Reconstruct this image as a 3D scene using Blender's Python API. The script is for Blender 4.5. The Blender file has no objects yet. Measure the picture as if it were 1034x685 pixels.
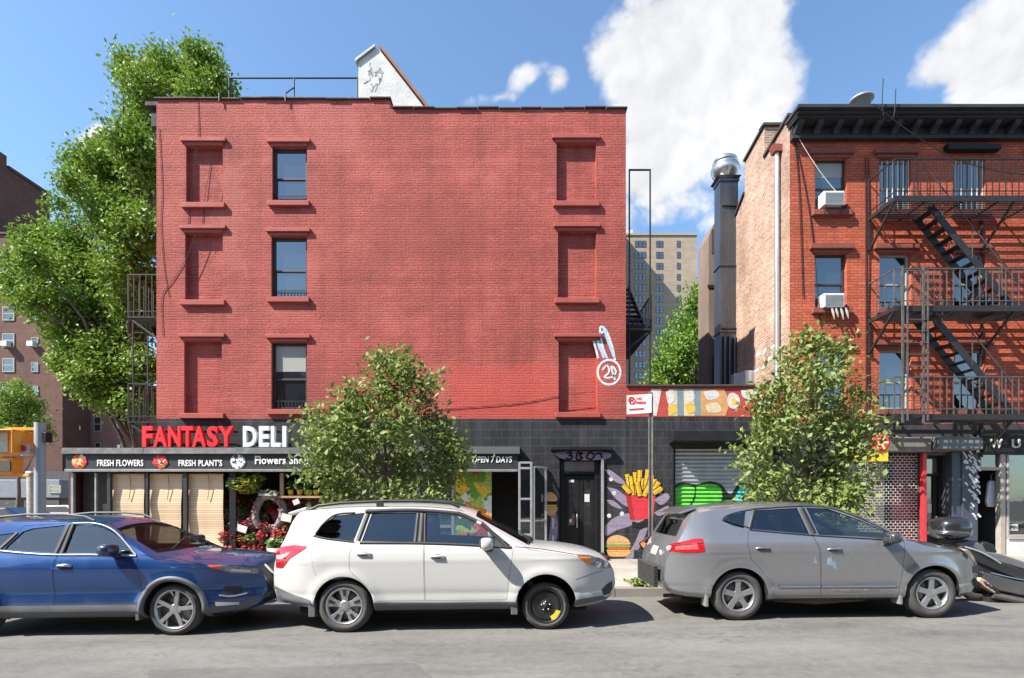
import bpy, bmesh, math, random
import numpy as np
from mathutils import Vector, Matrix
R = math.radians
sc = bpy.context.scene
COL = sc.collection
# ---- picture geometry: a straight-on view, eye at 1.7 m, looking along +Y ----
F, CX, HY, EYE = 550.0, 517.0, 506.0, 1.7
def X(px, Y): return (px - CX) * Y / F
def Z(py, Y): return EYE + (HY - py) * Y / F
def gz(x): return 0.012 * max(-12.0, min(12.0, x))      # the street falls gently to the left
SLOPE = math.atan(0.012)
YW = 14.2        # street wall
YK = 9.5         # kerb

# ================= materials =================
def nt(name):
    m = bpy.data.materials.new(name); m.use_nodes = True
    t = m.node_tree; t.nodes.clear()
    return m, t
def N(t, kind, **kw):
    n = t.nodes.new(kind)
    for k, v in kw.items():
        if k in ('operation', 'blend_type', 'data_type', 'noise_dimensions', 'feature', 'interpolation_type', 'sky_type'): setattr(n, k, v)
    return n
def math_(t, op, a, b=None, c=None, clamp=False):
    n = t.nodes.new('ShaderNodeMath'); n.operation = op; n.use_clamp = clamp
    for i, v in enumerate((a, b, c)):
        if v is None: continue
        if isinstance(v, (int, float)): n.inputs[i].default_value = v
        else: t.links.new(v, n.inputs[i])
    return n.outputs[0]
def maprange(t, v, a, b, c, d, smooth=False):
    n = t.nodes.new('ShaderNodeMapRange')
    if smooth: n.interpolation_type = 'SMOOTHSTEP'
    t.links.new(v, n.inputs[0])
    for i, q in enumerate((a, b, c, d)):
        if isinstance(q, (int, float)): n.inputs[1 + i].default_value = q
        else: t.links.new(q, n.inputs[1 + i])
    return n.outputs[0]
def mixc(t, f, a, b, blend='MIX'):
    n = t.nodes.new('ShaderNodeMix'); n.data_type = 'RGBA'; n.blend_type = blend
    for i, v in ((0, f), (6, a), (7, b)):
        if isinstance(v, (int, float)): n.inputs[i].default_value = v
        elif isinstance(v, (tuple, list)): n.inputs[i].default_value = (*v[:3], 1)
        else: t.links.new(v, n.inputs[i])
    return n.outputs[2]
def noise(t, vec, scale, detail=4, rough=.55):
    n = t.nodes.new('ShaderNodeTexNoise'); n.inputs['Scale'].default_value = scale
    n.inputs['Detail'].default_value = detail; n.inputs['Roughness'].default_value = rough
    t.links.new(vec, n.inputs['Vector']); return n.outputs[0]
def objco(t): return t.nodes.new('ShaderNodeTexCoord').outputs['Object']
def scalev(t, v, s):
    n = t.nodes.new('ShaderNodeVectorMath'); n.operation = 'MULTIPLY'
    t.links.new(v, n.inputs[0]); n.inputs[1].default_value = s; return n.outputs[0]
def bump(t, h, strength, dist):
    n = t.nodes.new('ShaderNodeBump'); n.inputs['Strength'].default_value = strength; n.inputs['Distance'].default_value = dist
    t.links.new(h, n.inputs['Height']); return n.outputs[0]
def finish(m, t, col, rough=.6, metal=0., nrm=None, coat=0., spec=.5, alpha=None, trans=None, coatrough=.03):
    b = t.nodes.new('ShaderNodeBsdfPrincipled'); o = t.nodes.new('ShaderNodeOutputMaterial')
    for k, v in (('Base Color', col), ('Roughness', rough), ('Metallic', metal), ('Coat Weight', coat), ('Coat Roughness', coatrough), ('Specular IOR Level', spec)):
        if isinstance(v, (int, float)): b.inputs[k].default_value = v
        elif isinstance(v, (tuple, list)): b.inputs[k].default_value = (*v[:3], 1)
        else: t.links.new(v, b.inputs[k])
    if nrm is not None: t.links.new(nrm, b.inputs['Normal'])
    t.links.new(b.outputs[0], o.inputs[0]); return m
_MC = {}
def mat(name, col, rough=.6, metal=0., var=.12, vs=6., bmp=0., bs=60., coat=0., spec=.5, streak=False):
    """A plain surface with uneven colour, gloss and relief."""
    if name in _MC: return _MC[name]
    m, t = nt(name); co = objco(t)
    v = scalev(t, co, (1, 1, .25)) if streak else co
    n1 = noise(t, v, vs, 5); n2 = noise(t, co, vs * 7, 3)
    f = math_(t, 'ADD', math_(t, 'MULTIPLY', n1, .7), math_(t, 'MULTIPLY', n2, .3))
    k = maprange(t, f, .3, .7, 1 - var, 1 + var)
    s = t.nodes.new('ShaderNodeVectorMath'); s.operation = 'SCALE'; s.inputs[0].default_value = col; t.links.new(k, s.inputs['Scale'])
    rg = maprange(t, n1, .3, .7, max(.02, rough * .85), min(1, rough * 1.15))
    nr = bump(t, noise(t, co, bs, 5), bmp, .01) if bmp else None
    _MC[name] = finish(m, t, s.outputs[0], rg, metal, nr, coat, spec); return m
def brick(name, c1, c2, mortar, blotch=.25, bmp=.5, bw=.215, rh=.075, ms=.008, grime=(.12, .09, .08), grimeamt=.25, fade=None, msmooth=.3, rowv=.06, bd=.012, dash=0, soft=0, patch=None):
    """Brickwork laid on any upright wall (u runs along x+y)."""
    m, t = nt(name); co = objco(t)
    sp = t.nodes.new('ShaderNodeSeparateXYZ'); t.links.new(co, sp.inputs[0])
    u = math_(t, 'ADD', sp.outputs[0], sp.outputs[1])
    cb = t.nodes.new('ShaderNodeCombineXYZ'); t.links.new(u, cb.inputs[0]); t.links.new(sp.outputs[2], cb.inputs[1])
    wob = noise(t, co, 1.3, 3)
    wv = t.nodes.new('ShaderNodeVectorMath'); wv.operation = 'ADD'; t.links.new(cb.outputs[0], wv.inputs[0])
    wn = t.nodes.new('ShaderNodeTexNoise'); wn.inputs['Scale'].default_value = 5.; t.links.new(co, wn.inputs['Vector'])
    ws = t.nodes.new('ShaderNodeVectorMath'); ws.operation = 'SCALE'; ws.inputs['Scale'].default_value = .016; t.links.new(wn.outputs['Color'], ws.inputs[0])
    t.links.new(ws.outputs[0], wv.inputs[1])
    br = t.nodes.new('ShaderNodeTexBrick'); t.links.new(wv.outputs[0], br.inputs['Vector'])
    br.inputs['Scale'].default_value = 1; br.inputs['Mortar Size'].default_value = ms; br.inputs['Mortar Smooth'].default_value = msmooth
    br.inputs['Brick Width'].default_value = bw; br.inputs['Row Height'].default_value = rh; br.inputs['Bias'].default_value = 0
    br.inputs['Color1'].default_value = (*c1, 1); br.inputs['Color2'].default_value = (*c2, 1); br.inputs['Mortar'].default_value = (*mortar, 1)
    big = noise(t, co, .55, 6, .62); mid = noise(t, scalev(t, co, (1, 1, .3)), 3.2, 5, .6); fin = noise(t, co, 22, 4, .6)
    k = maprange(t, math_(t, 'ADD', math_(t, 'MULTIPLY', big, .55), math_(t, 'MULTIPLY', fin, .45)), .35, .65, 1 - blotch, 1 + blotch)
    s = t.nodes.new('ShaderNodeVectorMath'); s.operation = 'SCALE'; t.links.new(br.outputs['Color'], s.inputs[0]); t.links.new(k, s.inputs['Scale'])
    wr = t.nodes.new('ShaderNodeTexWhiteNoise'); wr.noise_dimensions = '1D'; sz = t.nodes.new('ShaderNodeSeparateXYZ'); t.links.new(wv.outputs[0], sz.inputs[0]); t.links.new(math_(t, 'FLOOR', math_(t, 'DIVIDE', sz.outputs[1], rh)), wr.inputs['W'])
    rowk = maprange(t, wr.outputs['Value'], 0, 1, 1 - rowv, 1 + rowv); s1 = t.nodes.new('ShaderNodeVectorMath'); s1.operation = 'SCALE'; t.links.new(s.outputs[0], s1.inputs[0]); t.links.new(rowk, s1.inputs['Scale'])
    col = mixc(t, maprange(t, mid, .5, .8, 0, grimeamt), s1.outputs[0], grime)
    if dash:
        dn = noise(t, scalev(t, co, (2.6, 2.6, 15)), 1.9, 5, .6); col = mixc(t, maprange(t, dn, .56, .68, 0, dash), col, grime)
        dn2 = noise(t, scalev(t, co, (1.2, 1.2, 13)), 2.6, 4, .6); col = mixc(t, maprange(t, dn2, .56, .74, 0, .35), col, (.58, .22, .20))
    stn = noise(t, scalev(t, co, (2.4, 2.4, .10)), 1.6, 5, .6); col = mixc(t, maprange(t, stn, .52, .72, 0, grimeamt * .9), col, grime)
    if fade: col = mixc(t, maprange(t, big, .52, .72, 0, fade[1]), col, fade[0])
    fc = br.outputs['Fac']
    if soft:
        fz = math_(t, 'ABSOLUTE', math_(t, 'SUBTRACT', math_(t, 'FRACT', math_(t, 'DIVIDE', sz.outputs[1], rh)), .5)); row = maprange(t, fz, .33, .48, 0, 1, True)
        am = maprange(t, noise(t, scalev(t, co, (1, 1, 2)), 1.7, 5, .65), .38, .68, .0, 1.0); fc = math_(t, 'MULTIPLY', math_(t, 'ADD', math_(t, 'MULTIPLY', row, .75), math_(t, 'MULTIPLY', fc, .25)), am)
        col = mixc(t, math_(t, 'MULTIPLY', fc, soft), col, mortar)
    if patch:
        pn = noise(t, co, 2.6, 6, .7)
        for x0, x1, z0, z1, pc, am in patch:
            def edge(o, a, b): return math_(t, 'MINIMUM', math_(t, 'SUBTRACT', o, a), math_(t, 'SUBTRACT', b, o))
            e = math_(t, 'ADD', math_(t, 'MINIMUM', edge(sp.outputs[0], x0, x1), edge(sp.outputs[2], z0, z1)), math_(t, 'MULTIPLY', math_(t, 'SUBTRACT', pn, .5), 1.6))
            col = mixc(t, maprange(t, e, 0, .22, 0, am), col, pc)
    h = math_(t, 'ADD', math_(t, 'MULTIPLY', fc, -1), math_(t, 'ADD', math_(t, 'MULTIPLY', fin, .9), math_(t, 'MULTIPLY', wob, .5)))
    return finish(m, t, col, .8, 0, bump(t, h, bmp, bd), spec=.3)
def glassy(name, tint=(.35, .4, .42), rough=.02, refl=.75, r0=.03):
    """Thin clear pane: see-through, with a sharp reflection that grows at grazing angles."""
    if name in _MC: return _MC[name]
    m, t = nt(name)
    tr = t.nodes.new('ShaderNodeBsdfTransparent'); tr.inputs[0].default_value = (*tint, 1)
    gl = t.nodes.new('ShaderNodeBsdfGlossy'); gl.inputs['Roughness'].default_value = rough; gl.inputs[0].default_value = (1, 1, 1, 1)
    co = objco(t); t.links.new(bump(t, noise(t, co, 3, 2), .05, .02), gl.inputs['Normal'])
    fr = t.nodes.new('ShaderNodeFresnel'); fr.inputs[0].default_value = 1.6
    mx = t.nodes.new('ShaderNodeMixShader'); o = t.nodes.new('ShaderNodeOutputMaterial')
    t.links.new(maprange(t, fr.outputs[0], 0, 1, r0, refl), mx.inputs[0]); t.links.new(tr.outputs[0], mx.inputs[1]); t.links.new(gl.outputs[0], mx.inputs[2])
    t.links.new(mx.outputs[0], o.inputs[0]); _MC[name] = m; return m
def worn(name, col, under=(.03, .03, .032), amt=.8, vs=9., var=.18):
    """paint that has rubbed through to what lies under it"""
    if name in _MC: return _MC[name]
    m, t = nt(name); co = objco(t); n1 = noise(t, co, vs * .4, 5, .6); n2 = noise(t, co, vs * 3, 6, .75)
    s = t.nodes.new('ShaderNodeVectorMath'); s.operation = 'SCALE'; s.inputs[0].default_value = col; t.links.new(maprange(t, n1, .3, .7, 1 - var * 1.6, 1 + var), s.inputs['Scale'])
    c = mixc(t, maprange(t, math_(t, 'ADD', math_(t, 'MULTIPLY', n1, .4), math_(t, 'MULTIPLY', n2, .6)), .53, .62, 0, amt), s.outputs[0], under)
    sp = t.nodes.new('ShaderNodeSeparateXYZ'); t.links.new(co, sp.inputs[0]); fz = maprange(t, math_(t, 'ABSOLUTE', math_(t, 'SUBTRACT', math_(t, 'FRACT', math_(t, 'DIVIDE', sp.outputs[2], .21)), .5)), .465, .49, 0, .6)
    c = mixc(t, fz, c, under)
    _MC[name] = finish(m, t, c, .75, 0, bump(t, n2, .4, .008), spec=.3); return m
def leafmat(name, c1, c2, c3):
    m, t = nt(name)
    g = t.nodes.new('ShaderNodeNewGeometry'); rnd = g.outputs['Random Per Island']
    cl = maprange(t, noise(t, objco(t), 1.4, 2), .35, .65, 0, 1)
    col = mixc(t, rnd, c1, c2); col = mixc(t, math_(t, 'MULTIPLY', cl, .75), col, c3)
    d = t.nodes.new('ShaderNodeBsdfPrincipled'); t.links.new(col, d.inputs['Base Color']); d.inputs['Roughness'].default_value = .55; d.inputs['Specular IOR Level'].default_value = .3
    tr = t.nodes.new('ShaderNodeBsdfTranslucent'); tc = mixc(t, .5, col, (.14, .22, .02)); t.links.new(tc, tr.inputs[0])
    mx = t.nodes.new('ShaderNodeMixShader'); mx.inputs[0].default_value = .30; o = t.nodes.new('ShaderNodeOutputMaterial')
    t.links.new(d.outputs[0], mx.inputs[1]); t.links.new(tr.outputs[0], mx.inputs[2]); t.links.new(mx.outputs[0], o.inputs[0]); return m

# ================= mesh building =================
class MB:
    def __init__(s): s.v, s.f, s.mi, s.sm = [], [], [], []
    def add(s, vs, fs, mi=0, sm=False):
        o = len(s.v); s.v += [tuple(v) for v in vs]
        for f in fs: s.f.append([i + o for i in f]); s.mi.append(mi); s.sm.append(sm)
        return s
    def box(s, x0, x1, y0, y1, z0, z1, mi=0):
        if x0 > x1: x0, x1 = x1, x0
        if y0 > y1: y0, y1 = y1, y0
        if z0 > z1: z0, z1 = z1, z0
        v = [(x, y, z) for x in (x0, x1) for y in (y0, y1) for z in (z0, z1)]
        return s.add(v, [(0, 1, 3, 2), (4, 6, 7, 5), (0, 4, 5, 1), (2, 3, 7, 6), (0, 2, 6, 4), (1, 5, 7, 3)], mi)
    def poly(s, pts, mi=0, sm=False): return s.add(pts, [list(range(len(pts)))], mi, sm)
    def prism(s, pts, a, b, axis='y', mi=0):
        """polygon (2D) swept from a to b along an axis: y -> (x,z), x -> (y,z), z -> (x,y)"""
        n = len(pts)
        def P(p, q): return (p[0], q, p[1]) if axis == 'y' else ((q, p[0], p[1]) if axis == 'x' else (p[0], p[1], q))
        ar = sum(pts[i][0] * pts[(i + 1) % n][1] - pts[(i + 1) % n][0] * pts[i][1] for i in range(n))
        if (ar < 0) != (axis == 'y' and True): pts = pts[::-1]
        if a > b: a, b = b, a
        v = [P(p, a) for p in pts] + [P(p, b) for p in pts]
        if axis == 'y':
            fs = [list(range(n))[::-1], list(range(n, 2 * n))] + [[i, (i + 1) % n, (i + 1) % n + n, i + n] for i in range(n)]
        else:
            fs = [list(range(n))[::-1], list(range(n, 2 * n))] + [[i, (i + 1) % n, (i + 1) % n + n, i + n] for i in range(n)]
        return s.add(v, fs, mi)
    def bar(s, p, q, w, h=None, mi=0, up=(0, 0, 1)):
        h = h or w; p, q = Vector(p), Vector(q); d = (q - p).normalized(); u = Vector(up)
        if abs(d.dot(u)) > .98: u = Vector((1, 0, 0)) if abs(d.x) < .9 else Vector((0, 1, 0))
        a = d.cross(u).normalized() * w / 2; b = a.cross(d).normalized() * h / 2
        v = [e + i * a + j * b for e in (p, q) for i, j in ((-1, -1), (1, -1), (1, 1), (-1, 1))]
        return s.add(v, [(3, 2, 1, 0), (4, 5, 6, 7)] + [(i, (i + 1) % 4, (i + 1) % 4 + 4, i + 4) for i in range(4)], mi)
    def tube(s, pts, r, n=8, mi=0, caps=True):
        pts = [Vector(p) for p in pts]; rr = r if isinstance(r, (list, tuple)) else [r] * len(pts)
        vs, fs = [], []; d0 = (pts[1] - pts[0]).normalized()
        a = d0.cross(Vector((0, 0, 1)));
        if a.length < .05: a = d0.cross(Vector((1, 0, 0)))
        a.normalize()
        for i, p in enumerate(pts):
            d = (pts[min(i + 1, len(pts) - 1)] - pts[max(i - 1, 0)]).normalized()
            a = (a - d * a.dot(d)); a.normalize(); b = d.cross(a)
            for k in range(n):
                t = 2 * math.pi * k / n; vs.append(p + (a * math.cos(t) + b * math.sin(t)) * rr[i])
        for i in range(len(pts) - 1):
            for k in range(n): fs.append((i * n + k, i * n + (k + 1) % n, (i + 1) * n + (k + 1) % n, (i + 1) * n + k))
        s.add(vs, fs, mi, True)
        if caps:
            s.add(vs[:n], [list(range(n))[::-1]], mi); s.add(vs[-n:], [list(range(n))], mi)
        return s
    def lathe(s, prof, o=(0, 0, 0), axis='z', n=24, mi=0, sm=True):
        """profile of (radius, height) turned about an axis through o"""
        vs, fs = [], []
        for r, h in prof:
            for k in range(n):
                t = 2 * math.pi * k / n; c, q = r * math.cos(t), r * math.sin(t)
                vs.append((o[0] + c, o[1] + q, o[2] + h) if axis == 'z' else ((o[0] + c, o[1] + h, o[2] + q) if axis == 'y' else (o[0] + h, o[1] + c, o[2] + q)))
        for i in range(len(prof) - 1):
            for k in range(n):
                f = (i * n + k, i * n + (k + 1) % n, (i + 1) * n + (k + 1) % n, (i + 1) * n + k)
                fs.append(f if axis != 'y' else f[::-1])
        return s.add(vs, fs, mi, sm)
    def ell(s, c, r, n=14, m=8, p=1.0, mi=0, rot=None):
        vs, fs = [], []
        sg = lambda a: math.copysign(abs(a) ** p, a)
        for i in range(m + 1):
            ph = -math.pi / 2 + math.pi * i / m
            for k in range(n):
                t = 2 * math.pi * k / n
                v = Vector((r[0] * sg(math.cos(ph)) * sg(math.cos(t)), r[1] * sg(math.cos(ph)) * sg(math.sin(t)), r[2] * sg(math.sin(ph))))
                if rot: v = rot @ v
                vs.append(Vector(c) + v)
        for i in range(m):
            for k in range(n): fs.append((i * n + k, i * n + (k + 1) % n, (i + 1) * n + (k + 1) % n, (i + 1) * n + k))
        return s.add(vs, fs, mi, True)
    def grid(s, rows, mi=0, sm=True, flip=False):
        n = len(rows[0]); vs = [v for r in rows for v in r]; fs = []
        for i in range(len(rows) - 1):
            for k in range(n - 1):
                f = (i * n + k, i * n + k + 1, (i + 1) * n + k + 1, (i + 1) * n + k); fs.append(f[::-1] if flip else f)
        return s.add(vs, fs, mi, sm)
    def scan(s, poly, step, yf, mi=0):
        """fill an outline drawn in (x,z) with narrow strips laid on the surface y = yf(x,z)"""
        zs = [p[1] for p in poly]; z0, z1 = min(zs), max(zs); n = max(1, int((z1 - z0) / step)); h = (z1 - z0) / n
        for i in range(n):
            za, zb = z0 + i * h, z0 + (i + 1) * h; zm = (za + zb) / 2; xs = []
            for j in range(len(poly)):
                (xa, a), (xb, b) = poly[j], poly[(j + 1) % len(poly)]
                if (a <= zm) != (b <= zm): xs.append(xa + (zm - a) / (b - a) * (xb - xa))
            xs.sort()
            for a, b in zip(xs[::2], xs[1::2]):
                if b - a < .002: continue
                s.add([(a, yf(a, za), za), (b, yf(b, za), za), (b, yf(b, zb), zb), (a, yf(a, zb), zb)], [(0, 1, 2, 3)], mi)
        return s
    def ribbon(s, pts, w, y, mi=0, t=.003):
        """a painted stroke on an upright wall: pts in (x,z)"""
        n = len(pts); L, Rr = [], []
        ww = w if isinstance(w, (list, tuple)) else [w] * n
        for i in range(n):
            a, b = pts[max(0, i - 1)], pts[min(n - 1, i + 1)]; d = Vector((b[0] - a[0], b[1] - a[1]))
            if d.length < 1e-6: d = Vector((1, 0))
            d.normalize(); nx, nz = -d.y * ww[i] / 2, d.x * ww[i] / 2
            L.append((pts[i][0] + nx, y, pts[i][1] + nz)); Rr.append((pts[i][0] - nx, y, pts[i][1] - nz))
        return s.grid([L, Rr], mi, False)
    def build(s, name, mats, parent=None, bevel=0, angle=None, label=None, sm=None, seg=2):
        me = bpy.data.meshes.new(name); off = Vector((0, 0, 0)); p = parent
        while p is not None: off += p.location; p = p.parent
        me.from_pydata([tuple(Vector(v) - off) for v in s.v], [], s.f)
        mats = mats if isinstance(mats, (list, tuple)) else [mats]
        for m in mats: me.materials.append(m)
        me.polygons.foreach_set('material_index', s.mi)
        me.polygons.foreach_set('use_smooth', s.sm if sm is None else [sm] * len(s.f))
        me.update()
        return link(name, me, parent, bevel, angle, label, seg)
def link(name, me, parent=None, bevel=0, angle=None, label=None, seg=2):
    o = bpy.data.objects.new(name, me); COL.objects.link(o)
    if parent is not None: o.parent = parent
    if angle:
        me.polygons.foreach_set('use_smooth', [True] * len(me.polygons)); me.set_sharp_from_angle(angle=R(angle))
    if bevel:
        b = o.modifiers.new('edge', 'BEVEL'); b.width = bevel; b.segments = seg; b.limit_method = 'ANGLE'; b.angle_limit = R(40); b.harden_normals = False
    if label: o['label'] = label
    return o
def tag(o, label, cat, group=None, kind=None):
    o['label'] = label; o['category'] = cat
    if group: o['group'] = group
    if kind: o['kind'] = kind
    return o
def thing(name, label, cat, loc, group=None):
    o = bpy.data.objects.new(name, None); COL.objects.link(o); o.location = loc; o.empty_display_size = .3
    return tag(o, label, cat, group)
def struct(o):
    o['kind'] = 'structure'; return o
def duplicate(root, loc, rotz=None, label=None):
    def cp(o, par):
        c = o.copy(); COL.objects.link(c)
        if par is not None: c.parent = par
        for ch in list(o.children): cp(ch, c)
        return c
    r = cp(root, None); r.location = loc
    if rotz is not None: r.rotation_euler = (r.rotation_euler[0], r.rotation_euler[1], rotz)
    if label: r['label'] = label
    return r
def text_mesh(s, x0, x1, z0, z1, y, ext=.01, bold=0., shear=0., sp=1.0, axis='y'):
    """lettering fitted into the rectangle x0..x1, z0..z1 on an upright wall, standing out towards the viewer"""
    cu = bpy.data.curves.new('txt', 'FONT'); cu.body = s; cu.extrude = .02; cu.offset = bold; cu.shear = shear; cu.space_character = sp; cu.resolution_u = 3
    o = bpy.data.objects.new('txt', cu); COL.objects.link(o)
    dg = bpy.context.evaluated_depsgraph_get(); me = bpy.data.meshes.new_from_object(o.evaluated_get(dg))
    vs = [v.co.copy() for v in me.vertices]; fs = [list(p.vertices) for p in me.polygons]
    bpy.data.objects.remove(o); bpy.data.curves.remove(cu); bpy.data.meshes.remove(me)
    ax, bx = min(v.x for v in vs), max(v.x for v in vs); ay, by = min(v.y for v in vs), max(v.y for v in vs)
    mb = MB(); out = []
    for v in vs:
        out.append((x0 + (v.x - ax) / (bx - ax) * (x1 - x0), y - (ext if v.z > 0 else 0), z0 + (v.y - ay) / (by - ay) * (z1 - z0)))
    mb.add(out, fs); return mb
def pchip(pts):
    xs = np.array([p[0] for p in pts], float); ys = np.array([p[1] for p in pts], float)
    h = np.diff(xs); d = np.diff(ys) / h; n = len(xs); m = np.zeros(n)
    for i in range(1, n - 1):
        if d[i - 1] * d[i] > 0:
            w1, w2 = 2 * h[i] + h[i - 1], h[i] + 2 * h[i - 1]; m[i] = (w1 + w2) / (w1 / d[i - 1] + w2 / d[i])
    m[0], m[-1] = d[0], d[-1]
    def f(x):
        x = min(max(x, xs[0]), xs[-1]); i = min(max(int(np.searchsorted(xs, x)) - 1, 0), n - 2)
        t = (x - xs[i]) / h[i]
        return float((1 + 2 * t) * (1 - t) ** 2 * ys[i] + t * (1 - t) ** 2 * h[i] * m[i] + t * t * (3 - 2 * t) * ys[i + 1] + t * t * (t - 1) * h[i] * m[i + 1])
    return f
def resample(pts, n):
    d = [0]
    for a, b in zip(pts, pts[1:]): d.append(d[-1] + math.hypot(b[0] - a[0], b[1] - a[1]))
    out = []
    for i in range(n):
        q = d[-1] * i / (n - 1); j = 0
        while j < len(pts) - 2 and d[j + 1] < q: j += 1
        t = (q - d[j]) / max(1e-9, d[j + 1] - d[j]); out.append((pts[j][0] + t * (pts[j + 1][0] - pts[j][0]), pts[j][1] + t * (pts[j + 1][1] - pts[j][1])))
    return out
def smooth_line(pts, n=24):
    """Catmull-Rom curve through 2D or 3D points"""
    P = [Vector(p) for p in pts]; P = [P[0] * 2 - P[1]] + P + [P[-1] * 2 - P[-2]]; out = []
    for i in range(1, len(P) - 2):
        k = max(2, n // (len(P) - 3))
        for j in range(k):
            t = j / k
            out.append(.5 * ((2 * P[i]) + (P[i + 1] - P[i - 1]) * t + (2 * P[i - 1] - 5 * P[i] + 4 * P[i + 1] - P[i + 2]) * t * t + (3 * P[i] - 3 * P[i + 1] + P[i + 2] - P[i - 1]) * t ** 3))
    out.append(P[-2]); return out
def boolean(a, b, op):
    oa = bpy.data.objects.new('a', a); ob = bpy.data.objects.new('b', b); COL.objects.link(oa); COL.objects.link(ob)
    md = oa.modifiers.new('m', 'BOOLEAN'); md.object = ob; md.operation = op; md.solver = 'EXACT'; md.material_mode = 'TRANSFER'
    dg = bpy.context.evaluated_depsgraph_get(); dg.update(); me = bpy.data.meshes.new_from_object(oa.evaluated_get(dg))
    bpy.data.objects.remove(oa); bpy.data.objects.remove(ob); return me
def fixnormals(me):
    bm = bmesh.new(); bm.from_mesh(me); bmesh.ops.remove_doubles(bm, verts=bm.verts, dist=1e-5); bmesh.ops.recalc_face_normals(bm, faces=bm.faces); bm.to_mesh(me); bm.free(); return me
def tomesh(mb, mats):
    me = bpy.data.meshes.new('t'); me.from_pydata(mb.v, [], mb.f)
    for m in mats: me.materials.append(m)
    me.polygons.foreach_set('material_index', mb.mi); me.update(); return fixnormals(me)
# ================= camera, sky, sun =================
EXPO, SUNS, SKYS = 1.3, 5.0, 0.098
EL, AZ = R(47), R(26)            # the sun stands behind the viewer's left shoulder
cam = bpy.data.cameras.new('camera'); cam.sensor_width = 36; cam.lens = 36 * F / 1034; cam.shift_y = (HY - 342.5) / 1034
cam.clip_end = 3000
co_ = bpy.data.objects.new('camera', cam); COL.objects.link(co_); co_.location = (0, 0, EYE); co_.rotation_euler = (R(90), 0, 0); sc.camera = co_
sc.view_settings.view_transform = 'Standard'; sc.view_settings.look = 'None'; sc.view_settings.gamma = 1; sc.view_settings.use_curve_mapping = False
sc.view_settings.exposure = EXPO
try:
    sc.cycles.use_denoising = True; sc.cycles.max_bounces = 8; sc.cycles.transparent_max_bounces = 12; sc.cycles.sample_clamp_indirect = 6
    sc.cycles.caustics_reflective = False; sc.cycles.caustics_refractive = False
except Exception: pass
tosun = Vector((-math.cos(EL) * math.cos(AZ), -math.cos(EL) * math.sin(AZ), math.sin(EL)))
sl = bpy.data.lights.new('sun', 'SUN'); sl.energy = SUNS; sl.angle = R(.5); sl.color = (1, .94, .85)
so = bpy.data.objects.new('sun', sl); COL.objects.link(so); so.rotation_euler = (-tosun).to_track_quat('-Z', 'Y').to_euler(); so.location = (-20, -10, 30)
w = bpy.data.worlds.new('World'); sc.world = w; w.use_nodes = True; t = w.node_tree; t.nodes.clear()
sky = t.nodes.new('ShaderNodeTexSky'); sky.sky_type = 'NISHITA'; sky.sun_disc = False; sky.sun_elevation = EL
sky.sun_rotation = math.atan2(tosun.x, tosun.y); sky.air_density = 1.0; sky.dust_density = .6; sky.ozone_density = 1.6
dirv = t.nodes.new('ShaderNodeTexCoord').outputs['Generated']
sp = t.nodes.new('ShaderNodeSeparateXYZ'); t.links.new(dirv, sp.inputs[0])
yy = math_(t, 'MAXIMUM', sp.outputs[1], .02)
u = math_(t, 'DIVIDE', sp.outputs[0], yy); v = math_(t, 'DIVIDE', sp.outputs[2], yy)
cb = t.nodes.new('ShaderNodeCombineXYZ'); t.links.new(u, cb.inputs[0]); t.links.new(v, cb.inputs[1])
def blob(cx, cy, rx, ry, rot=0, gain=1):
    mp = t.nodes.new('ShaderNodeMapping'); mp.vector_type = 'TEXTURE'; t.links.new(cb.outputs[0], mp.inputs[0])
    mp.inputs['Location'].default_value = ((cx - CX) / F, (HY - cy) / F, 0); mp.inputs['Rotation'].default_value = (0, 0, R(rot)); mp.inputs['Scale'].default_value = (rx / F, ry / F, 1)
    ln = t.nodes.new('ShaderNodeVectorMath'); ln.operation = 'LENGTH'; t.links.new(mp.outputs[0], ln.inputs[0])
    return math_(t, 'MULTIPLY', math_(t, 'SUBTRACT', 1, ln.outputs['Value']), gain)
fld = None
for a in ((705, 70, 130, 150, 0, 1.15), (735, 0, 90, 100, 0, 1), (668, 165, 68, 66, 0, .8), (690, 205, 60, 35, 0, .5), (765, 90, 70, 70, 0, .9), (1000, 62, 105, 72, 12, 1.1), (1040, 30, 90, 60, 0, 1),
          (528, 80, 50, 20, 40, .42), (506, 98, 34, 14, 10, .42), (566, 82, 26, 28, 0, .42), (100, 138, 24, 17, 0, .5), (612, 50, 22, 60, 0, .35), (620, 215, 40, 40, 0, .4), (725, 222, 40, 25, 0, .42), (690, -90, 160, 120, 0, .8), (960, 190, 90, 30, 10, .35),
          (-300, -200, 300, 160, 0, .8), (1400, -100, 260, 200, 0, .8)):
    b = blob(*a); fld = b if fld is None else math_(t, 'MAXIMUM', fld, b)
n1 = noise(t, dirv, 5, 9, .62); n2 = noise(t, dirv, 2.2, 4, .5)
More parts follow.
